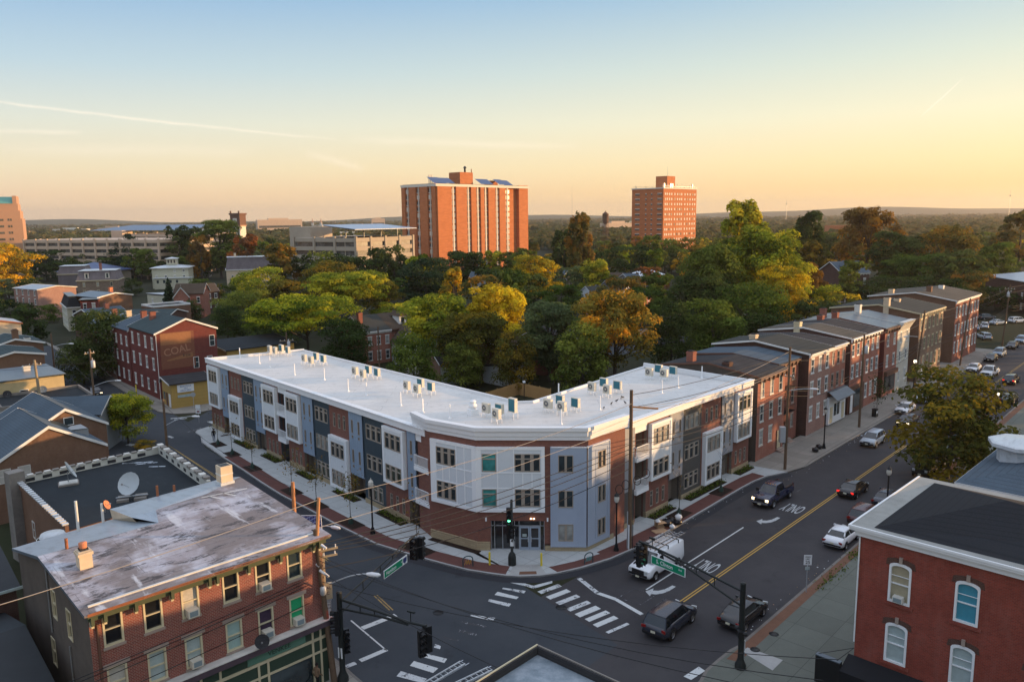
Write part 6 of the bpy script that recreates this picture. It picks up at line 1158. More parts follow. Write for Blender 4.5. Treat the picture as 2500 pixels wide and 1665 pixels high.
def crown_pts(kind, K, n, seed):
    """unit tree: height 1, crown radius 1 horizontally; returns points (x,y in crown radii, z in heights), normals, tints"""
    g = np.random.default_rng(seed); C = []
    for i in range(K):
        a = g.uniform(0,2*math.pi); f = (i+.5)/K
        if kind == 'cone': z = .12+.86*f; rr = (1-f)**.8*g.uniform(.45,1); s = .30*(1-f)+.07; sz = .055
        elif kind == 'spread': z = .48+.44*g.uniform()**.7; rr = g.uniform(.2,.92)*math.sqrt(max(.05,1-((z-.6)/.42)**2)); s = g.uniform(.16,.28); sz = .055
        elif kind == 'tall': z = .2+.74*f; rr = math.sin(math.pi*min(1,.15+.85*(1-f)))**.7*g.uniform(.25,.85); s = g.uniform(.18,.32); sz = .07
        elif kind == 'low': z = .12+.8*g.uniform(); rr = g.uniform(.3,.9)*math.sqrt(max(.05,1-((z-.45)/.6)**2)); s = g.uniform(.22,.36); sz = .12
        else: z = .20+.72*g.uniform()**.85; rr = g.uniform(.25,.88)*math.sqrt(max(.08,1-((z-.55)/.46)**2)); s = g.uniform(.15,.30); sz = .085
        C.append((math.cos(a)*rr, math.sin(a)*rr, z, s*g.uniform(.8,1.2), sz*g.uniform(.8,1.25), g.uniform(), g.uniform()))
    C = np.array(C); w = C[:,3]**2; idx = g.choice(K, n, p=w/w.sum()); c = C[idx]
    d = g.normal(size=(n,3)); d /= np.linalg.norm(d,axis=1)[:,None]; d[:,2] = np.where(g.uniform(size=n) < .72, np.abs(d[:,2]), d[:,2]); r = g.uniform(.62,1.08,n)[:,None]
    P = np.stack([c[:,0]+d[:,0]*c[:,3]*r[:,0], c[:,1]+d[:,1]*c[:,3]*r[:,0], c[:,2]+d[:,2]*c[:,4]*r[:,0]],1)
    N = d*1.0+g.normal(size=(n,3))*.38; N[:,2] += .35; N /= np.linalg.norm(N,axis=1)[:,None]
    T = np.stack([np.clip(c[:,5]*.55+g.uniform(size=n)*.45,0,1), np.clip(c[:,6]*.7+g.uniform(size=n)*.3,0,1)],1); return P, N, T, C
TP = {}
def tree_mesh(kind, hi, var, mat, aspect):
    """aspect = crown radius / height; baked for a 10 m tall tree"""
    key = (kind,hi,var,mat,round(aspect*10))
    if key in TP: return TP[key]
    n, ls, K = {3:(17000,.30,85),2:(9000,.36,60),1:(3000,.58,36),0:(900,.95,20)}[hi]
    if kind == 'cone': K = int(K*1.5)
    P, N, T, C = crown_pts(kind, K, n, 100*var+len(kind)*7+hi); a = round(aspect*10)/10; P = P*np.array([a*10,a*10,10.]); me = leafmesh('crown', P, N, ls*(.8+.5*a), T, mat)
    tb = MB(); r0 = .22 if hi else .3; tb.tube((0,0,-.05),(.1,.05,3.2),r0,r0*.75,'bark',7,cap=False); tb.tube((.1,.05,3.2),(.0,.1,7.5),r0*.75,.05,'bark',6,cap=False)
    if hi:
        for c in C[::4]: z0 = max(2.2,c[2]*10*.55); tb.tube((.08,.05,z0),(c[0]*a*10,c[1]*a*10,c[2]*10),r0*.35,.02,'bark',4,cap=False)
    TP[key] = (me, tb.mesh('trunk')); return TP[key]
def tree(name, label, x, y, h, rad, kind='round', hi=1, mat='leaf_green', group=None, cat='tree'):
    me, tm = tree_mesh(kind, hi, random.randrange(3 if hi < 2 else 2), mat, max(.2,min(.8,rad/h)))
    o = bpy.data.objects.new(name, None); COL.objects.link(o); o.location = (x,y,0); a = round(max(.2,min(.8,rad/h))*10)/10; s = h/10; sx = rad/(a*10); o.scale = (sx,sx,s); o.rotation_euler = (0,0,random.uniform(0,6.28)); o['label'] = label; o['category'] = cat
    if group: o['group'] = group
    part('crown', me, o); part('trunk', tm, o); return o
def T_(r, kind, hi, mat, label, name='broadleaf_tree', k=1.0):
    return tree(name, label, r[0], r[1], r[2], r[3]/2*k, kind, hi, mat)
T_((-196.1,306.6,22.0,25.44), 'round', 2, 'leaf_yellow', 'golden yellow tree at the left edge in front of the stone tower')
T_((-42.2,160.0,14.2,24.34), 'spread', 3, 'leaf_lime', 'wide flat-topped green tree left of the red brick pair')
T_((-41.4,200.0,16.4,23.78), 'spread', 3, 'leaf_lime', 'tall layered lime green tree behind the flat-topped one')
T_((-53.0,232.0,17.3,24.38), 'round', 2, 'leaf_olive', 'broad tree with yellowing top below the pale parking garage')
T_((-77.4,240.0,15.3,19.91), 'round', 2, 'leaf_lime', 'yellow green tree in front of the pink mansard house')
T_((-61.8,215.0,13.3,14.27), 'round', 2, 'leaf_olive', 'brownish tree between two lime green trees')
T_((-69.9,205.0,11.0,17.01), 'low', 2, 'leaf_green', 'low green tree below the yellow green one')
T_((-56.7,185.0,8.8,17.40), 'low', 2, 'leaf_dark', 'dark bushy tree behind the far end of the white roof')
T_((-69.3,190.0,8.4,9.46), 'low', 2, 'leaf_dark', 'dark tree right of the red gabled house with bay windows')
T_((-35.7,215.0,13.0,13.08), 'round', 2, 'leaf_olive', 'olive tree right of the layered lime green tree')
T_((-32.3,150.0,10.0,12.45), 'low', 2, 'leaf_dark', 'dark undergrowth tree left of the red brick pair')
T_((-88.0,300.0,20.9,18.25), 'round', 1, 'leaf_olive', 'olive tree in front of the pale parking garage')
T_((-147.2,400.0,30.1,25.44), 'tall', 2, 'leaf_green', 'tallest dark green tree left of the clock tower')
T_((-170.1,410.0,27.2,23.81), 'round', 1, 'leaf_dark', 'dark tree hiding the end of the solar roofed garage')
T_((-143.3,365.0,23.8,12.11), 'round', 1, 'leaf_rust', 'rust coloured tree between two dark trees near the clock tower')
T_((-121.1,360.0,23.4,14.93), 'round', 1, 'leaf_rust', 'orange autumn tree in front of the clock tower')
T_((-197.4,410.0,22.9,34.02), 'cone', 2, 'leaf_pine', 'large dark conifer in front of the long garage', 'conifer')
T_((-205.7,400.0,11.9,28.76), 'round', 1, 'leaf_dark', 'dark tree left of the large conifer')
T_((-236.0,400.0,16.1,28.76), 'round', 1, 'leaf_dark', 'dark tree at the foot of the stone tower')
T_((-102.6,235.0,12.2,5.20), 'cone', 2, 'leaf_pine', 'small blue green spruce beside the cream italianate house', 'conifer')
T_((-192.2,430.0,17.3,26.16), 'round', 1, 'leaf_dark', 'dark tree behind the cream italianate house')
T_((-155.5,400.0,11.3,17.70), 'round', 1, 'leaf_dark', 'dark tree beside the timber gables')
T_((-13.8,146.0,15.4,16.15), 'round', 3, 'leaf_lime', 'large lime green garden tree behind the roof bend')
T_((-3.4,150.0,16.7,13.69), 'round', 3, 'leaf_gold', 'bright golden garden tree behind the white roof')
T_((-7.0,137.0,12.9,15.16), 'round', 3, 'leaf_olive', 'olive garden tree in front of the golden one')
T_((6.6,138.0,14.4,12.59), 'tall', 3, 'leaf_grey', 'grey green garden tree between the golden and orange trees')
T_((18.0,136.0,16.7,16.17), 'round', 3, 'leaf_orange', 'orange tinted garden tree behind the right roof wing')
T_((11.5,126.0,11.8,9.76), 'low', 2, 'leaf_green', 'green tree low behind the right roof wing')
T_((-16.4,128.0,9.7,9.20), 'low', 2, 'leaf_green', 'dark green tree hiding the small white house')
T_((0.6,130.0,10.0,7.91), 'low', 2, 'leaf_olive', 'low olive tree behind the wooden fence')
T_((-8.7,132.0,7.9,8.03), 'low', 2, 'leaf_green', 'low green tree left of the wooden fence')
T_((-25.8,235.0,17.8,19.50), 'round', 2, 'leaf_pine', 'dark cedar in front of the big brick tower', 'conifer')
T_((-28.6,242.0,18.2,10.71), 'tall', 1, 'leaf_lime', 'yellow green top beside the dark cedar')
T_((-16.8,225.0,15.5,8.71), 'round', 1, 'leaf_yellow', 'small golden tree right of the dark cedar')
T_((-7.3,240.0,14.0,15.93), 'round', 1, 'leaf_dark', 'dark tree above the golden garden tree')
T_((7.9,260.0,17.2,18.70), 'round', 2, 'leaf_yellow', 'gold topped tree right of the big brick tower')
T_((5.2,235.0,12.3,15.60), 'round', 1, 'leaf_dark', 'dark tree below the gold topped tree')
T_((26.9,250.0,15.9,10.79), 'round', 2, 'leaf_lime', 'small bright green round tree among the roofs')
T_((13.6,215.0,11.2,15.46), 'round', 2, 'leaf_green', 'mid green tree left of the grey roofed house')
T_((-20.2,320.0,16.2,26.55), 'round', 1, 'leaf_dark', 'dark tree at the foot of the big brick tower')
T_((-0.8,330.0,15.6,21.90), 'round', 1, 'leaf_olive', 'olive tree at the right foot of the big brick tower')
T_((50.0,330.0,17.7,29.21), 'round', 1, 'leaf_dark', 'broad dark grey green tree left of the giant tree')
T_((26.0,300.0,31.3,10.95), 'round', 2, 'leaf_olive', 'tall thin tree standing above the horizon')
T_((21.9,330.0,25.2,10.95), 'round', 1, 'leaf_dark', 'dark round tree left of the tall thin one')
T_((66.1,370.0,21.2,14.33), 'round', 1, 'leaf_green', 'tree at the foot of the smaller brick tower')
T_((-81.3,305.0,15.4,18.56), 'low', 1, 'leaf_dark', 'dark tree at the left foot of the pale parking garage')
T_((-70.9,300.0,16.8,16.59), 'low', 1, 'leaf_green', 'green tree before the left face of the pale parking garage')
T_((-61.4,298.0,16.0,18.13), 'low', 1, 'leaf_dark', 'dark tree before the corner of the pale parking garage')
T_((-51.9,300.0,17.9,14.93), 'low', 1, 'leaf_dark', 'dark tree before the right face of the pale parking garage')
T_((-45.9,310.0,18.4,15.43), 'low', 1, 'leaf_dark', 'dark tree between the pale garage and the big tower')
T_((66.0,400.0,18.5,22.12), 'low', 1, 'leaf_olive', 'olive tree at the left foot of the smaller brick tower')
T_((77.1,395.0,17.4,21.85), 'low', 1, 'leaf_green', 'green tree before the foot of the smaller brick tower')
T_((90.2,400.0,17.5,19.91), 'low', 1, 'leaf_olive', 'olive tree at the right foot of the smaller brick tower')
T_((-226.1,395.0,10.2,19.66), 'low', 1, 'leaf_dark', 'dark tree before the left end of the long garage')
T_((-227.4,420.0,12.3,18.59), 'low', 1, 'leaf_green', 'green tree before the middle of the long garage')
T_((-188.0,405.0,14.1,17.92), 'low', 1, 'leaf_olive', 'olive tree before the right part of the long garage')
T_((-166.2,395.0,12.1,15.29), 'low', 1, 'leaf_green', 'green tree just behind the cream italianate house')
T_((-119.4,300.0,7.5,9.96), 'low', 1, 'leaf_green', 'green tree right of the cream italianate house')
T_((-149.9,310.0,7.1,8.57), 'low', 1, 'leaf_dark', 'dark tree left of the cream italianate house')
T_((-100.1,262.0,8.0,10.14), 'low', 1, 'leaf_olive', 'olive tree behind the red house with brown roof')
T_((-184.0,300.0,8.2,13.28), 'low', 1, 'leaf_dark', 'dark tree left of the grey mansard houses')
T_((-136.1,230.0,5.4,7.63), 'low', 1, 'leaf_green', 'green tree left of the blank pink brick block')
T_((-92.3,265.0,9.8,11.73), 'low', 1, 'leaf_green', 'green tree below the pink mansard house')
T_((-91.9,225.0,6.6,6.22), 'low', 1, 'leaf_dark', 'dark tree in front of the spruce and cream building')
T_((-150.7,235.0,6.3,11.70), 'low', 1, 'leaf_dark', 'dark tree below the golden tree at the left edge')
# the giant group
T_((58.7,200.0,32.7,12.17), 'tall', 3, 'leaf_lime', 'top of the giant tree standing above the horizon')
T_((62.2,192.0,26.2,21.24), 'round', 3, 'leaf_lime', 'giant sunlit green tree right of centre')
T_((47.6,186.0,22.4,16.46), 'round', 3, 'leaf_green', 'left half of the giant tree group')
T_((41.8,176.0,16.5,14.60), 'low', 3, 'leaf_dark', 'dark lower left tree of the giant group')
T_((62.1,180.0,17.5,12.94), 'tall', 3, 'leaf_yellow', 'right hand tree of the giant group, leaves tinted sunlit yellow')  # yellow sunlight is put into the leaf colour of this tree
T_((50.7,168.0,14.6,18.59), 'low', 3, 'leaf_green', 'green tree filling the foot of the giant group')
T_((38.2,148.0,13.1,13.92), 'low', 2, 'leaf_green', 'smaller tree in front of the giant group')
T_((30.0,146.0,12.6,8.88), 'low', 2, 'leaf_dark', 'dark bush at the lower left of the giant group')
T_((79.9,212.0,16.5,10.55), 'round', 2, 'leaf_rust', 'rust brown tree right of the giant group')
T_((82.9,205.0,10.6,10.21), 'low', 2, 'leaf_lime', 'bright green bushy tree behind the row houses')
T_((51.1,160.0,9.0,14.16), 'low', 2, 'leaf_dark', 'dark bushes behind the row houses')
T_((112.1,300.0,30.9,13.28), 'round', 2, 'leaf_dark', 'dark tree standing above the right horizon')
T_((148.8,330.0,32.2,27.38), 'round', 2, 'leaf_rust', 'broad rusty tree standing above the right horizon')
T_((111.6,290.0,20.1,17.64), 'round', 1, 'leaf_olive', 'olive tree above the dark brick villa')
T_((147.4,300.0,22.7,24.89), 'round', 2, 'leaf_dark', 'large dark tree of the right hand wood')
T_((165.3,300.0,24.6,28.21), 'round', 2, 'leaf_olive', 'large olive tree of the right hand wood')
T_((140.6,270.0,15.6,26.88), 'round', 2, 'leaf_green', 'dark green tree in front of the right hand wood')
T_((150.0,262.0,17.3,18.84), 'round', 2, 'leaf_dark', 'dark tree behind the far row building')
T_((165.8,270.0,19.3,14.19), 'round', 2, 'leaf_green', 'rounded tree near the right edge')
T_((122.4,250.0,8.4,24.89), 'low', 2, 'leaf_dark', 'low dark tree behind the grey roofed rows')
T_((103.1,225.0,4.3,13.69), 'low', 2, 'leaf_green', 'low tree beside the dark brick villa')
T_((139.1,250.0,6.8,20.74), 'low', 2, 'leaf_dark', 'dark trees behind the last row building')
T_((142.1,230.0,7.2,15.27), 'low', 1, 'leaf_dark', 'dark low tree by the far right parking lot')
T_((244.2,380.0,30.2,25.22), 'round', 1, 'leaf_olive', 'hazy tree at the right edge near the horizon')
# left street trees
T_((-77.4,146.0,12.9,13.32), 'low', 3, 'leaf_dark', 'big dark street tree beside the coal sign house')
T_((-77.7,140.0,7.5,8.52), 'low', 2, 'leaf_dark', 'dark lower tree over the left street')
T_((-117.7,190.0,9.5,9.46), 'low', 1, 'leaf_dark', 'dark tree between the left edge houses')
T_((-61.0,104.0,0.4,6.33), 'low', 2, 'leaf_dark', 'dark shrub tree behind the gabled houses')
T_((-51.0,101.0,6.8,7.54), 'round', 3, 'leaf_lime', 'small fresh green tree on the corner across the street')
T_((-47.8,98.5,1.2,2.72), 'low', 2, 'leaf_orange', 'small reddish bush beside the small green tree', 'bush')
T_((47.6,83.0,12.2,13.08), 'low', 2, 'leaf_olive', 'spreading green street tree on the right pavement')
T_((51.8,84.0,6.9,2.79), 'round', 2, 'leaf_green', 'lower part of the street tree crown over parked cars', k=1.3)
# young street trees in the planting pits
def young(c, h, dens, lab, leafy=True, m='leaf_olive'):
    t = thing('young_tree', lab, 'tree', (*c,.15), random.uniform(0,6), 'young trees in the pavement pits'); b = MB(); b.tube((0,0,0),(.03,0,h*.45),.035,.03,'bark',5); b.tube((.03,0,h*.45),(0,.03,h),.03,.008,'bark',5); g = np.random.default_rng(int(c[0]*10)&255)
    tips = []
    for k in range(16):
        z = h*g.uniform(.38,.85); a = g.uniform(0,6.28); e = (math.cos(a)*h*.13, math.sin(a)*h*.13, z+h*g.uniform(.08,.2)); b.tube((0,0,z),e,.014,.005,'bark',3); tips.append(e)
    part('trunk', b, t)
    if leafy: P = np.array([tips[i] for i in g.integers(0,16,dens)])+g.normal(size=(dens,3))*h*np.array([.06,.06,.09]); N = g.normal(size=(dens,3)); N /= np.linalg.norm(N,axis=1)[:,None]; part('crown', leafmesh('crown', P, N, .17, g.uniform(size=(dens,2)), m), t)
    w_ = MB(); w_.lathe([(.26,0),(.22,.35),(.05,.75),(0,.78)], 'watering_green', n=8); part('watering_bag', w_, t)
plain('watering_green', (.025,.05,.04), .7, .2)
YL = ['far left end','second from the far left end','third from the far left end','fourth along the long wing','behind the solar panel','nearest the lamp post on the long wing']
for i, (c, az_, L_) in enumerate(PITS):
    young(c, (4.2,4.2,4.0,4.6,4.7,4.9,5.0,4.8)[i], (90,90,160,260,280,320,20,20)[i], 'young street tree, '+YL[i] if i < 6 else ('bare young tree beside the rubbish bags','bare young tree nearest the dark pickup')[i-6], True)
young((-8.6,66.0), 5.0, 90, 'thin young tree beside the balconies at the corner')
young((52.40,110.24), 5.5, 900, 'young dark green tree in front of the row houses beside the bin', True, 'leaf_dark')
# planting in the beds along the facade
P = []; g = np.random.default_rng(3)
for s0, s1, f_ in ((12,16.6,hw),(3.4,8,hw),(21.6,25.3,hw),(30.2,34.4,hw),(38,43,hw),(3.2,7.2,sw),(9.9,17.6,sw),(20.6,24.2,sw)):
    for _ in range(int((s1-s0)*90)):
        s = g.uniform(s0,s1); d = -g.uniform(.1,.95); x, y = f_(s, d); P.append((x, y, .18+g.uniform(0,.28)))
P = np.array(P); N = g.normal(size=P.shape); N[:,2] += .8; N /= np.linalg.norm(N,axis=1)[:,None]; struct('ground_cover', leafmesh('ground_cover', P, N, .16, g.uniform(size=(len(P),2)), 'leaf_green'), 'stuff')
# random individual trees of the suburb
OCC = []
for o in COL.objects:
    if o.parent is None and 'category' in o.keys() and o['category'] in ('house','building','shop','apartment building','shed','parking garage','tower'):
        for ch in KIDS(o)[:2]:
            if ch.type == 'MESH' and len(ch.data.vertices) > 3:
                bb = [Vector(b) for b in ch.bound_box]; M = Matrix.LocRotScale(o.location, o.rotation_euler, None) @ Matrix.LocRotScale(ch.location, ch.rotation_euler, None); c = M @ (sum(bb, Vector())/8); OCC.append((c.x, c.y, (bb[6]-bb[0]).xy.length/2*.85)); break
def blocked(x, y, r):
    u, t_ = .6782*x+.7349*y, .7349*x-.6782*y
    if -44 < t_ < -12 and u < 330: return True
    if y < 0 or (abs(x+ .87*(y-70)+8) < 9 and y < 190): return True
    # cross street
    d = abs((x+45)*.64-(y-112)*.77)
    if x > -50 and d < 7 and y < 210: return True
    for (a, b, c) in OCC:
        if (x-a)**2+(y-b)**2 < (c+r*.55)**2: return True
        if b < 360 and abs(x/max(y,1)-a/max(b,1))*b < c*.75 and -45 < y-b < 0 and y < 200: return True
    return False
KINDS = [('round','leaf_green','leafy green'),('round','leaf_dark','dark green'),('round','leaf_olive','olive brown'),('tall','leaf_green','tall green'),('round','leaf_lime','light green'),('round','leaf_yellow','yellowing'),('tall','leaf_dark','narrow dark'),('round','leaf_rust','rust coloured'),('round','leaf_grey','grey green'),('round','leaf_orange','orange tinted')]
wts = [20,22,18,8,9,4,6,4,5,5]; cnt = 0; tries = 0
while cnt < 225 and tries < 14000:
    tries += 1; y = 150+ (620-150)*random.random()**.8; x = random.uniform(-.70,.72)*y
    if (x/y < -.25 and y < 210) or (-.64 < x/y < -.27 and y < 370): continue
    r = random.uniform(5,9); h = random.uniform(10,17) if y > 200 else random.uniform(8,12)
    if x/y < -.1 and y < 300: h *= .75
    if -140 < x < -20 and 250 < y < 345: h = min(h, 9)
    if -5 < x/y*100 < 3 and y > 380: h = min(h, 13)
    if blocked(x, y, r): continue
    k, m_, nm = random.choices(KINDS, wts)[0]
    tree('broadleaf_tree', 'one of the %s trees filling the suburb behind the houses' % nm, x, y, h, r, k, 1, m_, 'suburb trees, '+nm); OCC.append((x,y,r*.8)); cnt += 1
# unseen trees added on the right to shade the street and lower facades
cnt = 0
for i in range(400):
    x = random.uniform(60,180); y = random.uniform(-60,260)
    if i < 34: y = -30+i*7; x = max(62,.72*y+22)+random.uniform(0,6)
    if x < .70*y+14 or cnt > 72: continue
    u, t_ = .6782*x+.7349*y, .7349*x-.6782*y
    if t_ < -8: continue
    h = random.uniform(12,15)+max(0,(x-90)*.05); r = random.uniform(4.5,7)
    tree('broadleaf_tree', 'one of the unseen trees added on the right to shade street and facades', x, y, h, r, 'round', 0, random.choice(('leaf_green','leaf_dark','leaf_olive')), 'unseen shade trees added on the right'); cnt += 1
# the far wooded plain, one mass to the horizon
g = np.random.default_rng(5); PP = []; NN = []; SS = []; TT = []
nT = 7500; yy = 600*np.exp(g.uniform(0,1,nT)**.8*math.log(5600/600)); xx = g.uniform(-.78,.85,nT)*yy; keep = np.ones(nT,bool)
for (a,b) in ((105,880),(360,800),(-262,710),(-560,2300)): keep &= ~((np.abs(xx/yy-a/b) < .012) & (yy < b) & (yy > b-220))
xx, yy = xx[keep], yy[keep]
for x, y in zip(xx, yy):
    h = g.uniform(8,15)*(1+.2*(y > 2500)); r = g.uniform(5,9)*(1+y/2600); k = 34 if y < 1300 else 16; d = g.normal(size=(k,3)); d /= np.linalg.norm(d,axis=1)[:,None]; d[:,2] = np.abs(d[:,2]); ct = g.uniform(size=(1,2))
    PP.append(np.array([x,y,h*.35])+d*np.array([r,r,h*.65])*g.uniform(.7,1,(k,1))); n_ = d+g.normal(size=(k,3))*.4; n_[:,2] += .3; NN.append(n_/np.linalg.norm(n_,axis=1)[:,None]); SS.append(np.full(k, r*(.62 if y < 1300 else .9))); TT.append(np.clip(ct*.7+g.uniform(size=(k,2))*.3,0,1))
struct('far_woods', leafmesh('far_woods', np.concatenate(PP), np.concatenate(NN), np.concatenate(SS), np.concatenate(TT), 'leaf_far', .8) if 0 else leafmesh('far_woods', np.concatenate(PP), np.concatenate(NN), np.concatenate(SS), np.concatenate(TT), 'leaf_plain', .8), 'stuff')

# ---------------------------------------------------------------- vehicles
def carpaint(name, c, rough=.22):
    t = NT(name, rough, .5); n = t.noise(3, 3); t.col(t.mix(n, sc(c,.92), sc(c,1.06))); t.b.inputs['Coat Weight'].default_value = .35; t.b.inputs['Coat Roughness'].default_value = .08
for n_, c_ in dict(p_black=(.008,.008,.01), p_charcoal=(.026,.03,.044), p_navy=(.02,.025,.055), p_white=(.68,.7,.73), p_silver=(.36,.42,.48), p_blue=(.22,.30,.40), p_maroon=(.06,.012,.014), p_green=(.025,.035,.028)).items(): carpaint('car_'+n_[2:], c_)
plain('tyre', (.012,.012,.013), .85, .2); plain('rim', (.35,.36,.38), .3, .1, metal=.8); plain('chrome', (.6,.62,.65), .15, .05, metal=.9); plain('dark_trim', (.015,.015,.017), .6, .1); plain('plate', (.6,.58,.45), .5, .1); plain('lamp_clear', (.5,.52,.52), .2, .1); plain('lamp_red', (.22,.012,.012), .25, .1)
emit('headlight_lit', (1.0,.80,.5), 1.6); emit('brake_lit', (1.0,.03,.02), .6); plain('amber', (.5,.22,.03), .3, .1)
SPEC = dict(
 sedan=dict(L=4.65,W=1.8,top=[(-.5,.72,.86),(-.485,.93,.93),(-.33,1.02,1),(-.05,1.0,1),(.24,.96,1),(.42,.82,.95),(.485,.66,.86),(.5,.5,.8)], gb=(-.37,.27,.97), gr=(-.22,.08,1.43)),
 suv=dict(L=4.6,W=1.86,top=[(-.5,.72,.9),(-.485,1.02,.95),(-.3,1.08,1),(.0,1.06,1),(.27,1.03,1),(.43,.92,.95),(.485,.74,.88),(.5,.55,.82)], gb=(-.475,.29,1.04), gr=(-.4,.1,1.66)),
 jeep=dict(L=4.1,W=1.75,top=[(-.5,.9,.97),(-.49,1.05,1),(-.2,1.08,1),(.1,1.08,1),(.16,1.08,.95),(.4,1.02,.8),(.485,.98,.75),(.5,.7,.75)], gb=(-.48,.17,1.06), gr=(-.46,.08,1.85)),
 pickup=dict(L=6.1,W=2.0,top=[(-.5,1.1,.98),(-.49,1.25,1),(-.12,1.25,1),(.1,1.25,1),(.22,1.24,1),(.44,1.16,.97),(.49,1.05,.93),(.5,.7,.9)], gb=(-.13,.245,1.22), gr=(-.1,.13,1.93)),
 van=dict(L=5.6,W=2.0,top=[(-.5,1.95,.84),(-.485,2.05,.86),(.12,2.08,.86),(.18,2.0,.87),(.315,1.28,.93),(.46,1.1,.95),(.49,.92,.9),(.5,.6,.86)], gb=None, gr=None))
def make_car(kind, paint, label, group=None, lights='off', tail='lamp_red', roofm=None):
    s = SPEC[kind]; L, Wd = s['L'], s['W']; t = thing('parked_car', label, 'car'); hw_ = Wd/2; zb = .28 if kind in ('sedan','suv') else .4; rw = .33 if kind == 'sedan' else .37 if kind in ('suv','van','jeep') else .42
    m = MB(); rings = []
    tp = s['top']; xs = sorted(set([a[0] for a in tp]+[-.42,-.36,-.25,.2,.32,.38,.46]))
    def ev(x):
        for (x0,z0,k0),(x1,z1,k1) in zip(tp, tp[1:]):
            if x0 <= x <= x1: f = (x-x0)/(x1-x0); return z0+(z1-z0)*f, k0+(k1-k0)*f
    for x in xs:
        z, k = ev(x); w = hw_*min(1, (.9 if abs(x) > .47 else 1)); wt_ = hw_*k if kind == 'van' else w*(.86+.06*(k > .99)); b = zb+(.08 if abs(x) > .48 else 0); zm = min(.78, z*.82) if kind != 'van' else 1.0
        rings.append([(x*L,-w*.93,b),(x*L,-w,b+.14),(x*L,-w,zm),(x*L,-wt_*1.0,z-.04),(x*L,-wt_*.93,z),(x*L,wt_*.93,z),(x*L,wt_,z-.04),(x*L,w,zm),(x*L,w,b+.14),(x*L,w*.93,b)])
    m.loft(rings, paint, True); part('body', m, t)
    if s['gb']:
        g0, g1, gz = s['gb']; r0, r1, rz_ = s['gr']; wb, wr = hw_*.9, hw_*.72
        if kind == 'jeep': wr = hw_*.82
        g = MB(); B = [(g0*L,-wb,gz-.04),(g1*L,-wb,gz-.04),(g1*L,wb,gz-.04),(g0*L,wb,gz-.04)]; T_2 = [(r0*L,-wr,rz_-.05),(r1*L,-wr,rz_-.05),(r1*L,wr,rz_-.05),(r0*L,wr,rz_-.05)]
        g.add(B+T_2, [(0,1,5,4),(1,2,6,5),(2,3,7,6),(3,0,4,7)], 'car_glass'); part('windows', g, t)
        r = MB(); e = .03
        r.loft([[(r0*L-.05,-wr,rz_-.06),(r0*L-.05,wr,rz_-.06),(r0*L-.03,wr*.9,rz_-.01),(r0*L-.03,-wr*.9,rz_-.01)],[(r0*L+.25,-wr-.02,rz_-.05),(r0*L+.25,wr+.02,rz_-.05),(r0*L+.25,wr*.88,rz_+.02),(r0*L+.25,-wr*.88,rz_+.02)],[(r1*L-.3,-wr-.02,rz_-.05),(r1*L-.3,wr+.02,rz_-.05),(r1*L-.3,wr*.88,rz_+.01),(r1*L-.3,-wr*.88,rz_+.01)],[(r1*L+.05,-wr,rz_-.07),(r1*L+.05,wr,rz_-.07),(r1*L+.02,wr*.9,rz_-.03),(r1*L+.02,-wr*.9,rz_-.03)]], roofm or paint, True)
        def pil(xb, xt, w_=.07):
            for sy in (-1,1): r.add([(xb*L-w_,sy*(wb+.008),gz-.05),(xb*L+w_,sy*(wb+.008),gz-.05),(xt*L+w_*.8,sy*(wr+.008),rz_-.05),(xt*L-w_*.8,sy*(wr+.008),rz_-.05)], [(0,1,2,3)], paint)
        pil(g0+.01,r0+.01,.1); pil(g1-.01,r1-.008,.05); mid = (g0+g1)/2+.02; pil(mid,(r0+r1)/2+.01,.045)
        if kind == 'suv': pil(g0+.14,r0+.13,.06)
        for xb, xt in ((g0,r0),(g1,r1)):
            for sy in (-1,1): sx_ = -1 if xb < 0 and xb == g0 else 1; r.add([(xb*L+sx_*.006,sy*wb,gz-.05),(xb*L+sx_*.006,sy*(wb-.09),gz-.05),(xt*L+sx_*.01,sy*(wr-.08),rz_-.05),(xt*L+sx_*.01,sy*wr,rz_-.05)], [(0,1,2,3)], paint)
        part('roof', r, t)
    wx_ = (.31*L, -.30*L) if kind != 'pickup' else (.33*L,-.30*L)
    for x in wx_:
        a = MB()
        for sy in (-1,1): i0 = len(a.v); a.lathe([(0,0),(rw+.08,0)], 'dark_trim', n=18); a.xform(Matrix.Translation((x,sy*(hw_+.004),rw+.01)) @ Matrix.Rotation(R(90),4,'X'), i0)
        part('wheel_arches', a, t)
        for sy in (-1,1):
            w_ = MB(); w_.lathe([(rw*.62,-.02),(rw*.95,-.02),(rw,.02),(rw,.2),(rw*.6,.2)], 'tyre', n=18); w_.lathe([(0,.0),(rw*.2,-.005),(rw*.55,.03),(rw*.64,-.01)], 'rim', n=10, smooth=False)
            w_.xform(Matrix.Rotation(R(90)*(1 if sy > 0 else -1),4,'X')); part('wheel', w_, t, None, (x, sy*(hw_+.02 if kind != 'pickup' else hw_+.04), rw))
            
    zh = ev(.485)[0]; hl = 'headlight_lit' if lights == 'on' else 'lamp_clear'
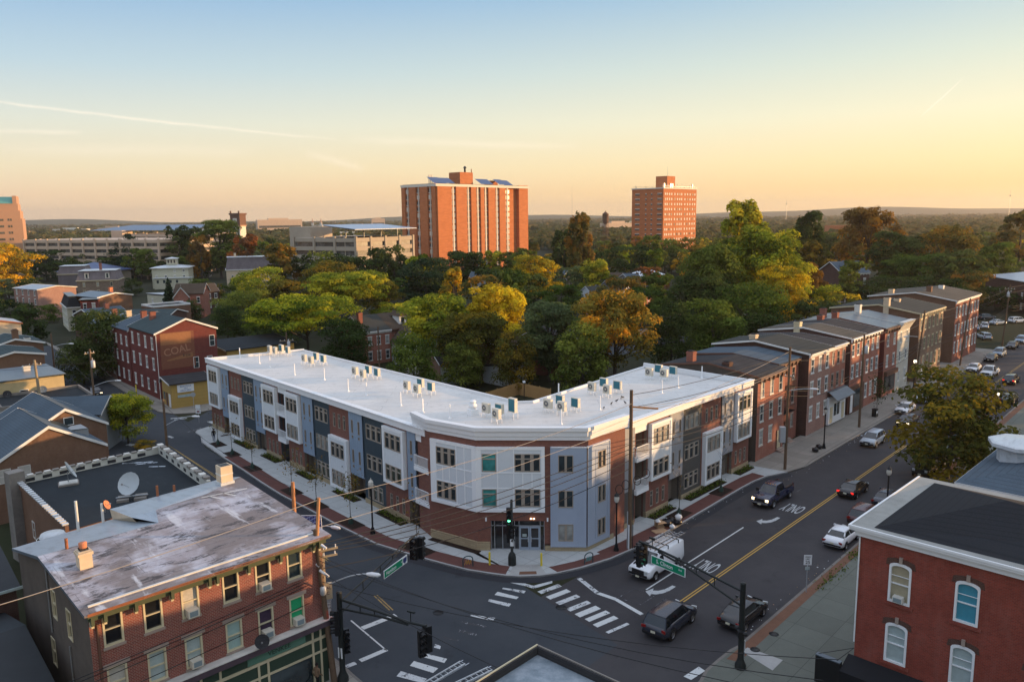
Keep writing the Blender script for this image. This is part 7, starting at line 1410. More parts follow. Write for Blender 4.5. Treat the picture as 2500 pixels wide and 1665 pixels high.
    for sy in (-1,1):
        h = MB(); h.obox((.492*L, sy*hw_*.68, zh-.02 if kind in ('sedan','suv') else .93), (.1,.36,.16 if kind in ('sedan','suv') else .24), -sy*.25 if kind in('sedan','suv') else 0, hl); part('headlight', h, t)
        q = MB(); zt = ev(-.485)[0]; q.obox((-.497*L, sy*hw_*.78, zt-.16 if kind != 'van' else 1.1), (.06,.30 if kind in ('sedan','suv') else .16,.18 if kind in ('sedan','suv') else .4), sy*.25, tail); part('taillight', q, t)
        mi_ = MB(); gx = (s['gb'][1] if s['gb'] else .27); mi_.obox((gx*L-.25, sy*(hw_+.1), (s['gb'][2] if s['gb'] else 1.25)+.1), (.12,.2,.14) if kind != 'pickup' else (.12,.28,.3), 0, paint if kind not in ('van','pickup') else 'dark_trim'); part('mirror', mi_, t)
    b = MB(); b.obox((.503*L,0,.5 if kind in ('sedan','suv') else .62), (.06,Wd*.86,.2), 0, 'dark_trim' if kind != 'pickup' else 'chrome'); b.obox((-.503*L,0,.48 if kind in ('sedan','suv') else .6), (.06,Wd*.86,.14), 0, 'dark_trim' if kind not in ('pickup',) else 'chrome'); part('bumpers', b, t)
    gq = MB(); gq.obox((.5*L,0,.72 if kind in ('sedan','suv') else .9), (.07,Wd*.42 if kind in ('sedan','suv') else Wd*.56,.12 if kind in ('sedan','suv') else .3), 0, 'dark_trim'); part('grille', gq, t)
    for x, z in ((-.512,.66 if kind in ('sedan','suv') else .75),(.518,.52)): pl_ = MB(); pl_.obox((x*L+(.0),0,z), (.02,.32,.15), 0, 'plate'); part('number_plate', pl_, t)
    if kind == 'pickup':
        bd = MB(); bd.box(-.485*L,-.145*L,-hw_*.82,hw_*.82,1.26,1.262,'dark_trim'); bd.box(-.485*L,-.145*L,-hw_*.95,-hw_*.84,1.25,1.34,'car_black'); bd.box(-.485*L,-.145*L,hw_*.84,hw_*.95,1.25,1.34,'car_black'); part('load_bed', bd, t)
        lm = MB()
        for y in (-.5,-.25,0,.25,.5): lm.box(.1*L,.1*L+.1,y-.04,y+.04,1.93,1.98,'amber')
        part('cab_lights', lm, t); fd = MB(); 
        for sy in (-1,1): fd.obox((-.30*L,sy*(hw_+.06),.85),(1.4,.14,.42),0,paint)
        part('rear_fender', fd, t)
    if kind == 'van':
        g = MB(); g.add([(.187*L,-.78,1.97),(.187*L,.78,1.97),(.318*L,.87,1.33),(.318*L,-.87,1.33)], [(0,1,2,3)], 'car_glass'); 
        for v in range(4): x_, y_, z_ = g.v[v]; g.v[v] = (x_+.04,y_,z_+.05)
        for sy in (-1,1): g.add([(.09*L,sy*.90,1.85),(.17*L,sy*.90,1.85),(.27*L,sy*1.0,1.32),(.09*L,sy*1.0,1.32)], [(0,1,2,3)], 'car_glass')
        part('windows', g, t)
    return t
def put(t, u, o, flip, dz=0, name=None):
    x, y = cw(u, o); t.location = (x, y, .02+dz); t.rotation_euler = (0,0,R(90-42.7)+(math.pi if flip else 0)); return t
GC_ = 'cars standing along the kerbs'
c = put(make_car('suv','car_charcoal','dark grey crossover in the near lane driving away from the crossing',tail='lamp_red'), 45.9,-27.35,False); c.rotation_euler[2] += .06; c.scale = (1.06,1.06,1.06)
c = put(make_car('sedan','car_black','black sedan at the kerb beside the signal mast'), 50.3,-23.95,False)
VAN = put(make_car('van','car_white','white work van with ladders on its roof rack waiting at the crossing',lights='off'), 53.1,-33.0,True)
PK = put(make_car('pickup','car_navy','dark navy crew cab pickup truck with lit headlights',lights='on'), 74.7,-32.8,True)
put(make_car('sedan','car_black','dark sedan with lit brake lights in the right lane',tail='brake_lit'), 82.1,-27.4,False)
put(make_car('sedan','car_white','white sedan with rear spoiler parked by the right kerb',tail='lamp_red'), 68.8,-23.7,False)
put(make_car('suv','car_maroon','dark maroon car half hidden behind the white roof cornice'), 75.2,-23.9,False)
put(make_car('sedan','car_charcoal','dark car peeping over the cornice in front of the maroon one'), 81.5,-23.8,False)
put(make_car('jeep','car_green','boxy dark green off-roader parked facing us by the right kerb'), 93.6,-23.6,True)
put(make_car('suv','car_black','black car parked right behind the boxy off-roader'), 99.4,-23.6,True)
put(make_car('suv','car_silver','silver blue car driving towards us in the middle of the avenue'), 102.1,-32.0,True)
put(make_car('sedan','car_charcoal','oncoming car with lit headlights next to the street tree',lights='on'), 115.0,-31.6,True)
put(make_car('suv','car_black','black car with red tail lights driving away far up the avenue',tail='brake_lit'), 154.4,-26.6,False)
put(make_car('sedan','car_green','dark car parked under the street tree by the far lamp'), 138.5,-23.9,False)
for u, k, pn, lb in ((122.0,'sedan','car_white','white car seen through the leaves of the street tree'),(131.0,'suv','car_silver','silver car parked behind the leaves of the street tree'),(162.3,'sedan','car_white','pale car parked nearest the bare pole on the far left kerb'),(175.9,'sedan','car_black','black sedan parked in front of the blue wagon'),(183.0,'suv','car_blue','pale blue wagon parked behind the black sedan'),(195.2,'sedan','car_black','black car parked between two blue cars'),(204.4,'suv','car_blue','blue car parked last near the right edge')): put(make_car(k,pn,lb,GC_), u, -34.0, True)
put(make_car('pickup','car_white','white pickup truck driving towards us behind the street tree'), 159.0,-30.8,True)
for (x,y,a,k,pn,lb) in ((115,193,60,'sedan','car_blue','blue car in the parking lot under the lot sign'),(108.8,179,80,'suv','car_silver','silver car at the front of the parking lot'),(119,196,60,'suv','car_white','white car in the parking lot by the lamp'),(129,212,10,'suv','car_charcoal','grey car at the back of the parking lot'),(133,205,15,'suv','car_white','white car crossing far at the right edge'),(112,190,70,'sedan','car_charcoal','dark car in the second line of the lot'),(126,202,20,'sedan','car_silver','silver car beside the far junction')):
    t_ = make_car(k,pn,lb); t_.location = (x,y,.03); t_.rotation_euler = (0,0,R(a)); t_['group'] = 'cars in the parking lot'
t_ = make_car('sedan','car_charcoal','dark car with lit lights under the trees in the left street',lights='on'); t_.location = (*(-71.15,130.88),.02); t_.rotation_euler = (0,0,R(-50))
# ladders and rack on the van
def ladder(t, y0, L, m='chrome', w=.42, z=0, n=12, x0=0):
    b = MB()
    for s in (-1,1): b.box(x0-L/2,x0+L/2,y0+s*w/2-.025,y0+s*w/2+.025,z,z+.08,m)
    for k in range(n): x = x0-L/2+L*(k+.5)/n; b.tube((x,y0-w/2,z+.04),(x,y0+w/2,z+.04),.02,.02,m,5)
    return b
def rack(parent):
    b = MB()
    for x in (-1.9,-.3,1.0): b.box(x-.03,x+.03,-.9,.9,2.25,2.31,'dark_trim'); b.box(x-.03,x+.03,-.9,-.84,2.0,2.25,'dark_trim'); b.box(x-.03,x+.03,.84,.9,2.0,2.25,'dark_trim')
    part('roof_rack', b, parent)
rack(VAN)
for i, (y, L, z, x0, lb) in enumerate(((-.5,4.6,2.33,-.7,'left aluminium ladder on the white van'),(.1,4.2,2.33,-.9,'middle aluminium ladder on the white van'),(.58,4.9,2.45,-.8,'right raised aluminium ladder on the white van'))):
    b = ladder(None, 0, L); x, y_ = cw(53.1-(0), -33.0); o = solo('ladder', b, lb, 'ladder', (0,0,0), 0, 'ladders on vehicle roofs'); M = Matrix.Rotation(VAN.rotation_euler[2],4,'Z') @ Vector((x0,y,0)); o.location = (VAN.location.x+M.x, VAN.location.y+M.y, z); o.rotation_euler = VAN.rotation_euler
for i, (c_, a) in enumerate((((-4.75,42.15),R(48)),((-3.3,41.7),R(40)))):
    b = ladder(None, 0, 5.2, 'chrome', .5, 0, 14); b2 = ladder(None, 0, 4.6, 'roof_white', .4, .1, 12); b.add(b2.v, b2.f, 'roof_white'); solo('ladder', b, ('aluminium extension ladder at the bottom edge beside the crosswalk','second ladder end left of the dark parapet corner')[i], 'ladder', (*c_, 2.4), a, 'ladders on vehicle roofs')
V2 = make_car('van','car_white','white van carrying ladders at the very bottom edge'); V2.location = (-5.6,40.4,.02); V2.rotation_euler = (0,0,R(47))
# ---------------------------------------------------------------- signals, lamps, poles
emit('lens_green', (.15,1.0,.55), 5); emit('lens_red', (1.0,.05,.03), 5); plain('lens_off', (.03,.03,.03), .4, .1); plain('street_green', (.0,.22,.11), .5, .05); plain('sign_white', (.75,.77,.78), .5, .03); plain('sign_navy', (.03,.05,.16), .5, .1); plain('pole_dark', (.018,.022,.022), .5, .15); plain('galv', (.42,.44,.46), .5, .1, metal=.3)
plain('wood_pole', (.13,.085,.055), .9, .3, 3, dirt=.4); plain('wood_pale', (.30,.24,.16), .9, .25, 3, dirt=.3); plain('wood_sun_tint', (.45,.22,.10), .85, .2, 4); plain('insulator', (.65,.65,.66), .4, .1); plain('wire', (.02,.02,.022), .6, .1); plain('wire_pale', (.34,.30,.26), .6, .1)  # the warm orange wood has sunlight put into its colour
def signal(parent, x, y, z, rz, lit=None, n_l=4):
    b = MB(); b.box(-.17,.17,-.12,.12,-.03-.34*n_l,0,'black_metal'); M = Matrix.Translation((x,y,z)) @ Matrix.Rotation(rz,4,'Z') @ Matrix.Scale(1.18,4); b.xform(M); h = part('signal_head', b, parent)
    for k in range(n_l):
        zc = -.18-.34*k; v = MB(); n = 10; pts = [(math.cos(math.pi*(j/n*1.3-.15))*.135, math.sin(math.pi*(j/n*1.3-.15))*.135) for j in range(n+1)]
        for j in range(n): a, c2_ = pts[j], pts[j+1]; v.quad((a[0],-.12,zc+a[1]),(c2_[0],-.12,zc+c2_[1]),(c2_[0],-.36,zc+c2_[1]-.03),(a[0],-.36,zc+a[1]-.03),'black_metal')
        v.xform(M); part('visor', v, h); l = MB(); l.lathe([(0,0),(.12,0)], {'r':'lens_red','g':'lens_green'}[lit] if (lit == 'r' and k == 0) or (lit == 'g' and k == n_l-2) else 'lens_off', n=14); l.xform(M @ Matrix.Translation((0,-.13,zc)) @ Matrix.Rotation(R(90),4,'X')); part('lens', l, h)
def signbox(parent, M, w, h, text, sub, mat='street_green', shield=False):
    b = MB(); b.box(-w/2,w/2,-.02,.02,-h/2,h/2,'sign_white'); b.box(-w/2+.05,w/2-.05,-.026,.026,-h/2+.05,h/2-.05,mat)
    if shield: b.box(w/2-.62,w/2-.04,-.03,-.0262,-h/2+.04,h/2-.04,'sign_white'); b.poly([(w/2-.55,-.032,.2),(w/2-.1,-.032,.2),(w/2-.1,-.032,-.08),(w/2-.325,-.032,-.24),(w/2-.55,-.032,-.08)], 'sign_navy')
    b.xform(M); s = part('street_sign', b, parent)
    off = -.3 if shield else 0
    for tx, sz, x, z in ((text, h*.62, off-w*.1, 0),(sub, h*.32, off+w*.36, h*.1)):
        me = text_mesh(tx, sz, 'sign_white', 0, 'CENTER', .92); me.transform(M @ Matrix.Translation((x,-.034,z)) @ Matrix.Rotation(R(90),4,'X')); part('lettering', me, s)
    return s
def mast(name, lab, base, az, H_, tip, ztip, z_up, z_lo):
    t = thing(name, lab, 'traffic signal', (*base,.145), R(90-az)); b = MB(); b.lathe([(.36,0),(.36,.25),(.25,.5),(.19,.7),(.17,H_),(.19,H_+.06),(0,H_+.1)], 'pole_dark', n=12); part('pole', b, t)
    a = MB(); up = [(.12,0,z_up),(tip*.5,0,z_up+(ztip-z_up)*.62),(tip*.8,0,ztip-.06),(tip,0,ztip)]; lo = [(.12,0,z_lo),(tip*.5,0,z_lo+(ztip-.12-z_lo)*.72),(tip*.8,0,ztip-.22)]
    a.path(up,.085,'pole_dark',7); a.path(lo,.075,'pole_dark',7)
    for f in (.25,.42,.62): 
        x = tip*f; zu = np.interp(x,[p_[0] for p_ in up],[p_[2] for p_ in up]); zl = np.interp(x,[p_[0] for p_ in lo],[p_[2] for p_ in lo]); a.tube((x,0,zl),(x,0,zu),.035,.035,'pole_dark',5)
    part('mast_arm', a, t); return t
MR = mast('signal_mast','dark signal mast with long truss arm and S. Clinton street sign', (14.48,46.85), -40, 5.75, 8.6, 5.85, 5.25, 4.25)
signal(MR, 8.35, -.28, 5.75, R(90), None); signal(MR, 8.3, .28, 5.75, R(-90), 'g'); signal(MR, 8.6, 0, 5.7, R(180), None)
b = MB(); b.tube((7.4,0,5.7),(7.4,0,6.5),.03,.03,'pole_dark',5); b.box(7.2,7.65,-.06,.06,6.35,6.5,'pole_dark'); part('camera', b, MR)
M_ = Matrix.Translation((5.85,.17,4.98)) @ Matrix.Rotation(R(180),4,'Z') @ Matrix.Rotation(0,4,'X'); signbox(MR, M_, 2.95, .64, 'S. Clinton', 'Ave')
signal(MR, 4.6, -.25, 5.6, R(90), None) if 0 else None
signal(MR, -.1, .3, 2.7, R(-40), None, 1); signal(MR, .2, -.3, 2.7, R(100), None, 1)
b = MB(); b.box(-.2,.2,-.17,-.15,1.2,1.9,'sign_white'); b.box(-.17,.1,-.18,-.17,.7,1.1,'pale_shade'); part('notice', b, MR)
ML = mast('signal_mast','dark signal mast at the bottom left with red light and two truss arms', (-10.96,45.96), 118, 5.9, 6.5, 5.3, 5.5, 4.9)
signal(ML, 6.35, -.3, 5.15, R(60), None); signal(ML, 6.4, .3, 5.15, R(-120), None); signal(ML, 0, -.28, 4.9, R(-60), 'r'); signal(ML, .1, .3, 3.4, R(60), None)
b = MB(); b.tube((5.4,0,5.2),(5.4,0,6.0),.03,.03,'pole_dark',5); b.box(5.2,5.7,-.06,.06,5.9,6.0,'pole_dark'); part('camera', b, ML); b = MB(); b.box(-.16,.16,-.17,-.14,1.6,2.3,'sign_white'); part('notice', b, ML)
MH = bpy.data.objects.new('second_arm', None)
a = MB(); rot = Matrix.Rotation(R(118-25),4,'Z'); up = [(.12,0,5.3),(4.5,0,5.8),(7.6,0,6.15),(9.4,0,6.25)]; lo = [(.12,0,4.5),(4.5,0,5.35),(7.6,0,5.95)]; a.path(up,.055,'pole_dark',7); a.path(lo,.05,'pole_dark',7)
for x, z0, z1_ in ((2.5,4.95,5.58),(4.5,5.35,5.8),(6,5.65,5.98)): a.tube((x,0,z0),(x,0,z1_),.035,.035,'pole_dark',5)
a.xform(rot); part('mast_arm', a, ML); v = rot @ Vector((8.9,0,0))
signal(ML, v.x, v.y, 6.05, R(93-90), None); signal(ML, v.x+.3, v.y+.3, 6.05, R(93+90), None); signal(ML, v.x-.3, v.y+.1, 6.0, R(93), None)
v = rot @ Vector((6.15,0,0)); signbox(ML, Matrix.Translation((v.x,v.y,5.05)) @ Matrix.Rotation(R(93),4,'Z') @ Matrix.Translation((0,-.12,0)) @ Matrix.Rotation(0,4,'Z'), 2.9, .58, 'Hamilton', 'Ave', shield=True)
SPc = thing('signal_pole', 'black signal pole with green light on the corner pavement', 'traffic signal', (-.21,62.5,.145), 0); b = MB(); b.lathe([(.34,0),(.34,.7),(.28,.95),(.12,1.15),(.11,5.7),(0,5.75)], 'pole_dark', n=12); part('pole', b, SPc)
signal(SPc, -.24, 0, 5.0, 0, 'g'); signal(SPc, -.2, .1, 3.6, R(60), None); b = MB(); b.box(-.15,.15,-.15,-.12,1.7,2.3,'sign_white'); part('notice', b, SPc); b = MB(); b.box(.1,.45,-.1,.1,3.2,3.4,'pole_dark'); part('bracket', b, SPc)
emit('lamp_glow', (1.0,.85,.62), 2.0); plain('globe', (.55,.53,.47), .2, .1)
def lamp(c, lab, lit=False, z=.145, lantern=True):
    t = thing('street_lamp', lab, 'street lamp', (*c[:2],z), 0, 'black post lamps'); b = MB(); b.lathe([(.26,0),(.26,.12),(.15,.4),(.17,.5),(.085,.65),(.07,4.2),(.11,4.3),(.06,4.4)], 'black_metal', n=10); part('post', b, t)
    g = MB(); g.lathe([(.12,4.4),(.2,4.5),(.24,4.75),(.2,4.98)] if lantern else [(.1,4.4),(.22,4.55),(.26,4.75),(.2,5.0)], 'lamp_glow' if lit else 'globe', n=10); part('lantern', g, t); c_ = MB(); c_.lathe([(.25,4.97),(.16,5.12),(.03,5.25),(.02,5.38),(0,5.4)], 'black_metal' if lantern else 'globe', n=10); part('cap', c_, t); return t
lamp((-13.15,69.5), 'black post lamp with a pale globe on the long left pavement', lantern=False); lamp((8.9,65.1), 'black post lamp at the corner beside the wooden pole'); lamp((38.7,94.7), 'black post lamp in front of the pink row house'); lamp((66.2,127.0), 'lit post lamp by the white narrow row house', True); lamp((35.45,71.36), 'black post lamp standing in front of the parked cars on the right'); lamp((65.38,103.47), 'lit post lamp right of the street tree', True); lamp((-12.18,47.6), 'black post lamp beside the bottom left signal mast')
def cobra(parent, z, ang, L=2.4, rise=.9, mat='galv'):
    a = MB(); n = 7; pts = [(L*k/n, 0, z+rise*math.sin(k/n*math.pi/2)) for k in range(n+1)]; a.path(pts, .045, mat, 6); M = Matrix.Rotation(ang,4,'Z'); a.xform(M); part('lamp_arm', a, parent)
    h = MB(); zz = z+rise; h.loft([[(L-.1,-.07,zz-.05),(L-.1,.07,zz-.05),(L-.1,.06,zz+.06),(L-.1,-.06,zz+.06)],[(L+.2,-.17,zz-.08),(L+.2,.17,zz-.08),(L+.2,.12,zz+.1),(L+.2,-.12,zz+.1)],[(L+.65,-.16,zz-.1),(L+.65,.16,zz-.1),(L+.65,.11,zz+.06),(L+.65,-.11,zz+.06)],[(L+.8,-.05,zz-.06),(L+.8,.05,zz-.06),(L+.8,.03,zz+.01),(L+.8,-.03,zz+.01)]], 'insulator'); h.xform(M); part('lamp_head', h, parent)
def upole(c, H_, lab, mat='wood_pole', arms=(), trans=False, lean=(0,0), r=.17, z=.14, insul=2):
    t = thing('utility_pole', lab, 'utility pole', (*c[:2],z), 0); b = MB(); b.tube((0,0,0),(lean[0],lean[1],H_),r,r*.72,mat,9); part('pole', b, t)
    for (za, aza, La) in arms:
        f = za/H_; M = Matrix.Translation((lean[0]*f,lean[1]*f,za)) @ Matrix.Rotation(R(90-aza),4,'Z'); a = MB(); a.box(-La/2,La/2,.12,.22,-.06,.06,'wood_pale' if mat != 'wood_sun_tint' else mat); i0 = 0
        for k in range(4): x = -La/2+.15+(La-.3)*k/3; a.tube((x,.17,.06),(x,.17,.24),.05,.04,'insulator',6)
        a.xform(M); part('cross_arm', a, t)
    if trans: g = MB(); g.lathe([(0,0),(.26,0),(.28,.1),(.28,.95),(.2,1.05),(0,1.08)], 'galv', (.35,-.1,H_-2.6), 12); g.tube((.3,-.1,H_-1.5),(.3,-.1,H_-1.2),.05,.05,'insulator',5); part('transformer', g, t)
    return t
U1 = upole((-11.47,45.75), 10.1, 'dark wooden utility pole with cross arms in front of the brick shop building', 'wood_pole', ((8.6,60,2.6),(8.2,62,2.4)), lean=(-.75,.15), r=.2)
b = MB(); b.tube((-.7,.1,9.0),(-.45,.25,12.1),.12,.1,'wood_sun_tint',8); part('pole_extension', b, U1, 'top section tinted sunlit orange'); cobra(U1, 6.6, R(-8), 2.5, .8)
b = MB(); 
for (x,y,z) in ((-.5,-.2,7.6),(-.4,.3,7.2),(-.9,.2,7.9),(-.3,-.3,9.3)): b.tube((x,y,z),(x+.35,y-.2,z-.15),.09,.07,'insulator',6)
b.lathe([(.1,0),(.2,.1),(.2,.5),(.08,.6)], 'galv', (-.35,-.25,6.0), 8); part('fittings', b, U1)
U2 = upole((10.14,65.6), 14.2, 'tall wooden utility pole in front of the new corner block', 'wood_pole', (), r=.2); b = MB(); b.obox((1.1,.2,12.6),(2.6,.12,.14),.15,'wood_sun_tint',0,.12); part('cross_arm', b, U2)
for (x,z) in ((-.45,5.9),(.55,6.3),(1.3,6.9),(-1.0,5.5)): b = MB(); n=14; b.path([(x+.32*math.cos(2*math.pi*k/n),-.3,z+.42*math.sin(2*math.pi*k/n)) for k in range(n+1)],.035,'black_metal',4); part('cable_coil', b, U2)
b = MB(); b.tube((-.22,-.1,0),(-.22,-.1,3.4),.05,.05,'galv',6); b.tube((-.12,-.22,0),(-.12,-.22,2.2),.06,.06,'sign_white',6); b.tube((.25,-.1,0),(.25,-.1,5),.04,.04,'pole_dark',5); part('conduits', b, U2)
U3 = upole((31.1,86.7), 14.2, 'wooden utility pole with grey box in front of the bright brick row house', 'wood_pole', ((10.8,130,1.2),)); b = MB(); b.box(-.75,-.15,-.2,.35,3.2,5.0,'galv'); part('utility_box', b, U3); cobra(U3, 9.2, R(-12), 2.4, .3)
U4 = upole((47.3,104.3), 12.8, 'wooden pole with transformer in front of the awning shop', 'wood_pole', (), True)
U5 = upole((65.7,125.8), 13.2, 'dark wooden pole in front of the narrow white row house', 'wood_pole', (), False, (1.2,.6)); cobra(U5, 9, R(200), 2.2, .2)
U6 = upole((85.3,147.2), 12.7, 'leaning wooden pole before the far red row building', 'wood_pole', (), False, (1.6,1.0))
U7 = upole((106.6,168.7), 13.3, 'wooden pole with transformer by the far parking lot', 'wood_pole', ((12.3,130,2.0),), True, (1.2,.8))
U7b = upole((128,192), 13, 'far wooden pole at the right edge', 'wood_pole', ((12.3,130,2.0),), False, (.5,.3))
c8 = (-39.63,87.12); U8 = upole(c8, 9, 'dark wooden pole with curved lamp on the left kerb', 'wood_pole'); cobra(U8, 5.9, R(-3), 3.3, 1.1)
c9 = (-64.46,105.17); U9 = upole(c9, 10.5, 'leaning wooden pole in front of the yellow stucco house', 'wood_pale', ((9.8,60,1.6),), False, (-.4,0), r=.22)
c10 = (-58.61,107.69); U10 = upole(c10, 11.5, 'wooden pole with white transformer over the left street', 'wood_pole', ((10.9,40,1.4),), True); cobra(U10, 6.2, R(-5), 3.4, .9)
c11 = (-79.78,134.78); U11 = upole(c11, 10, 'pole with curved street lamp farther up the left street', 'wood_pole'); cobra(U11, 7.6, R(-5), 3.2, .6)
c12 = (-39.41,135.93); U12 = upole(c12, 9.5, 'pole with insulators behind the yellow building', 'wood_pole', ((8.0,70,2.4),), True)
c13 = (-25.09,146.01); U13 = upole(c13, 9, 'dark pole in front of the red brick pair', 'wood_pole')
t = NT('solar_cells', .25, .5); bt = t.node('ShaderNodeTexBrick'); t.L(t.co(), bt.inputs['Vector']); bt.offset = 0; bt.inputs['Scale'].default_value = 1; bt.inputs['Brick Width'].default_value = .2; bt.inputs['Row Height'].default_value = .11; bt.inputs['Mortar Size'].default_value = .012; bt.inputs['Color1'].default_value = (.015,.04,.14,1); bt.inputs['Color2'].default_value = (.02,.05,.17,1); bt.inputs['Mortar'].default_value = (.2,.3,.5,1); t.col(bt.outputs[0])
cS = (-17.32,59.20); US = upole(cS, 8.6, 'wooden pole tinted sunlit orange behind the silver roof carrying a solar panel', 'wood_sun_tint', r=.19)
b = MB(); b.add([(-.2,-.45,6.0),(2.3,-.9,6.15),(2.45,-1.35,5.0),(-.3,-.9,4.85)], [(0,1,2,3),(3,2,1,0)], 'solar_cells'); 
b.path([(-.2,-.44,6.02),(2.3,-.89,6.17),(2.45,-1.34,5.02),(-.3,-.89,4.87),(-.2,-.44,6.02)], .03, 'sign_white', 4); part('solar_panel', b, US)
cobra(US, 4.3, R(-25), 3.6, 1.2)
# wires
def wire(p, q, sag, mat='wire', r=.018, lab=None):
    b = MB(); n = 10; pts = []
    for k in range(n+1): f = k/n; pts.append((p[0]+(q[0]-p[0])*f, p[1]+(q[1]-p[1])*f, p[2]+(q[2]-p[2])*f-sag*4*f*(1-f)))
    b.path(pts, r, mat, 4); return b
def cable(runs, lab, r=.018, mat='wire'):
    for i, (p, q, s) in enumerate(runs): solo('overhead_wire', wire(p, q, s, mat, r), lab, 'wire', group='overhead wires')
T1_, T2_ = (-12.1,45.9,10.2), (10.1,65.5,12.3)
cable([((-12.2,46,9.2),(10.1,65.5,9.6),.5),((-12.2,46,9.0),(10.1,65.5,9.2),.7),((-12.2,46.1,8.8),(10.1,65.5,8.8),.9),((-12.2,46.2,8.6),(10.1,65.5,8.2),1.1),((-12.1,46,7.6),(10.1,65.6,7.4),1.0)], 'one of the dark cables between the left wooden pole and the tall pole', .03)
cable([((-11.95,46,12.1),(10.3,65.6,13.2),.6),((-11.95,46,12.1),(-40,17,13),.8),((-12.1,46,10.3),(31,86.7,13.8),1.2)], 'one of the pale cables sweeping over the crossing from the left pole', .022, 'wire_pale')
cable([((-12.2,46,7.3),(-33,22,7.8),.5),((-12.2,46,7.1),(-33,22,7.6),.5),((-12.2,46,6.9),(-33,22,7.35),.6),((-12.2,46,5.7),(-33,22,6.0),.4)], 'one of the dark cables running along the brick shop facade', .022)
cable([((-12.0,45.7,8.6),(12,31,8.6),.8),((-12.0,45.7,8.3),(14,33,8.0),1.0),((-12.0,45.7,7.6),(10,28,7.4),1.0),((-12,45.8,6.9),(16,36,7.2),.9)], 'one of the thin cables crossing the junction to the bottom right', .02)
tops = [(10.2,65.7,14.0),(31.1,86.7,14.0),(47.3,104.3,12.6),(66.9,126.4,13.0),(86.9,148.2,12.4),(107.8,169.5,13.0),(128.5,192.3,12.8),(150,216,12.8)]
for i in range(len(tops)-1):
    a, b_ = tops[i], tops[i+1]
    cable([((a[0],a[1],a[2]-d),(b_[0],b_[1],b_[2]-d-.2),.45+.1*d) for d in (.1,1.2,4.2,4.6,5.2)], 'one of the cables strung along the avenue row houses', .028, 'wire')
cable([((10.1,65.5,12.8),(31.1,86.7,12.2),.8),((10.1,65.5,12.6),(31.1,86.7,12.0),.9)], 'copper lit cable beside the short right wing', .02, 'wire_pale')
cable([((c9[0],c9[1],9.8),(c12[0],c12[1],8.9),.8),((c10[0],c10[1],10.8),(c9[0],c9[1],9.9),.5),((c10[0],c10[1],10.6),(c8[0],c8[1],8.6),1.0),((c10[0],c10[1],7),(c11[0],c11[1],9),.5),((c8[0],c8[1],8.5),(US.location.x,US.location.y,8.3),1.0),((US.location.x,US.location.y,8.3),(-12.0,45.9,9.6),1.2),((c9[0],c9[1],9.6),(-95,105,9),.4)], 'one of the thin cables over the left street', .018)
cable([((c12[0],c12[1],9),(c13[0],c13[1],8.5),.8),((c12[0],c12[1],8),(-55,128,4.5),.3)], 'thin cable behind the white roof', .02)
# small street furniture
plain('bollard_yellow', (.62,.50,.04), .5, .1)
for c_, lb in (((-2.10,62.52),'left yellow bollard by the glazed entrance'),((2.24,62.22),'right yellow bollard by the glazed entrance')): b = MB(); b.lathe([(.09,0),(.09,1.05),(.05,1.14),(0,1.15)], 'bollard_yellow', n=10); solo('bollard', b, lb, 'bollard', (*c_,.145), 0, 'yellow bollards at the entrance')
plain('rack_green', (.02,.06,.07), .5, .1); plain('rack_teal', (.04,.32,.32), .5, .1); plain('rack_orange', (.45,.25,.04), .5, .1)
for c_, lb, mt, az_ in (((-3.91,62.19),'left bicycle rack hoop with orange ornament','rack_orange',75),((6.25,62.59),'right bicycle rack hoop with teal ornament','rack_teal',60)):
    t = thing('bicycle_rack', lb, 'bicycle rack', (*c_,.145), R(90-az_) if az_ else 0, 'bicycle racks at the corner'); b = MB(); n = 8; pts = [(-.42,0,0),(-.42,0,.65)]+[(-.42*math.cos(math.pi*k/n),0,.65+.3*math.sin(math.pi*k/n)) for k in range(1,n)]+[(.42,0,.65),(.42,0,0)]; b.path(pts,.045,'rack_green',7); part('hoop', b, t); b = MB(); 
    for k in range(3): b.path([(-.3+.2*k,0,.2),(-.15+.2*k,0,.6),(-.1+.18*k,0,.25)],.025,mt,5)
    part('ornament', b, t)
t = thing('speed_sign', 'white speed limit 25 sign on the right kerb', 'road sign', (22.5,57.0,.145), R(-3)); b = MB(); b.tube((0,0,0),(0,0,3.0),.03,.03,'galv',6); part('post', b, t); b = MB(); b.box(-.3,.3,-.05,-.03,2.25,3.05,'sign_white'); s_ = part('sign_board', b, t)
for tx, sz, z in (('SPEED',.15,2.9),('LIMIT',.15,2.73),('25',.36,2.46)): me = text_mesh(tx, sz, 'black_metal'); me.transform(Matrix.Rotation(R(90),4,'X')); part('lettering', me, s_, None, (0,-.056,z))
b = MB(); b.box(-.17,.17,-.05,-.03,1.85,2.1,'pale_shade'); part('sign_board', b, t)
b = MB(); b.lathe([(.1,0),(.09,1.9),(0,1.95)], 'bollard_yellow', n=8); solo('marker_post', b, 'tall yellow marker post on the pavement before the red corner house', 'post', (-63.1,129.1,.145))
t = thing('stop_sign', 'back of an octagonal road sign in front of the yellow corner shop', 'road sign', (-49.4,118.9,.145), R(20)); b = MB(); b.tube((0,0,0),(0,0,2.6),.035,.035,'galv',6); part('post', b, t); b = MB(); b.lathe([(0,0),(.38,0)], 'galv', n=8, smooth=False); b.xform(Matrix.Translation((0,-.05,2.4)) @ Matrix.Rotation(R(90),4,'X') @ Matrix.Rotation(R(22.5),4,'Z')); part('sign_board', b, t)
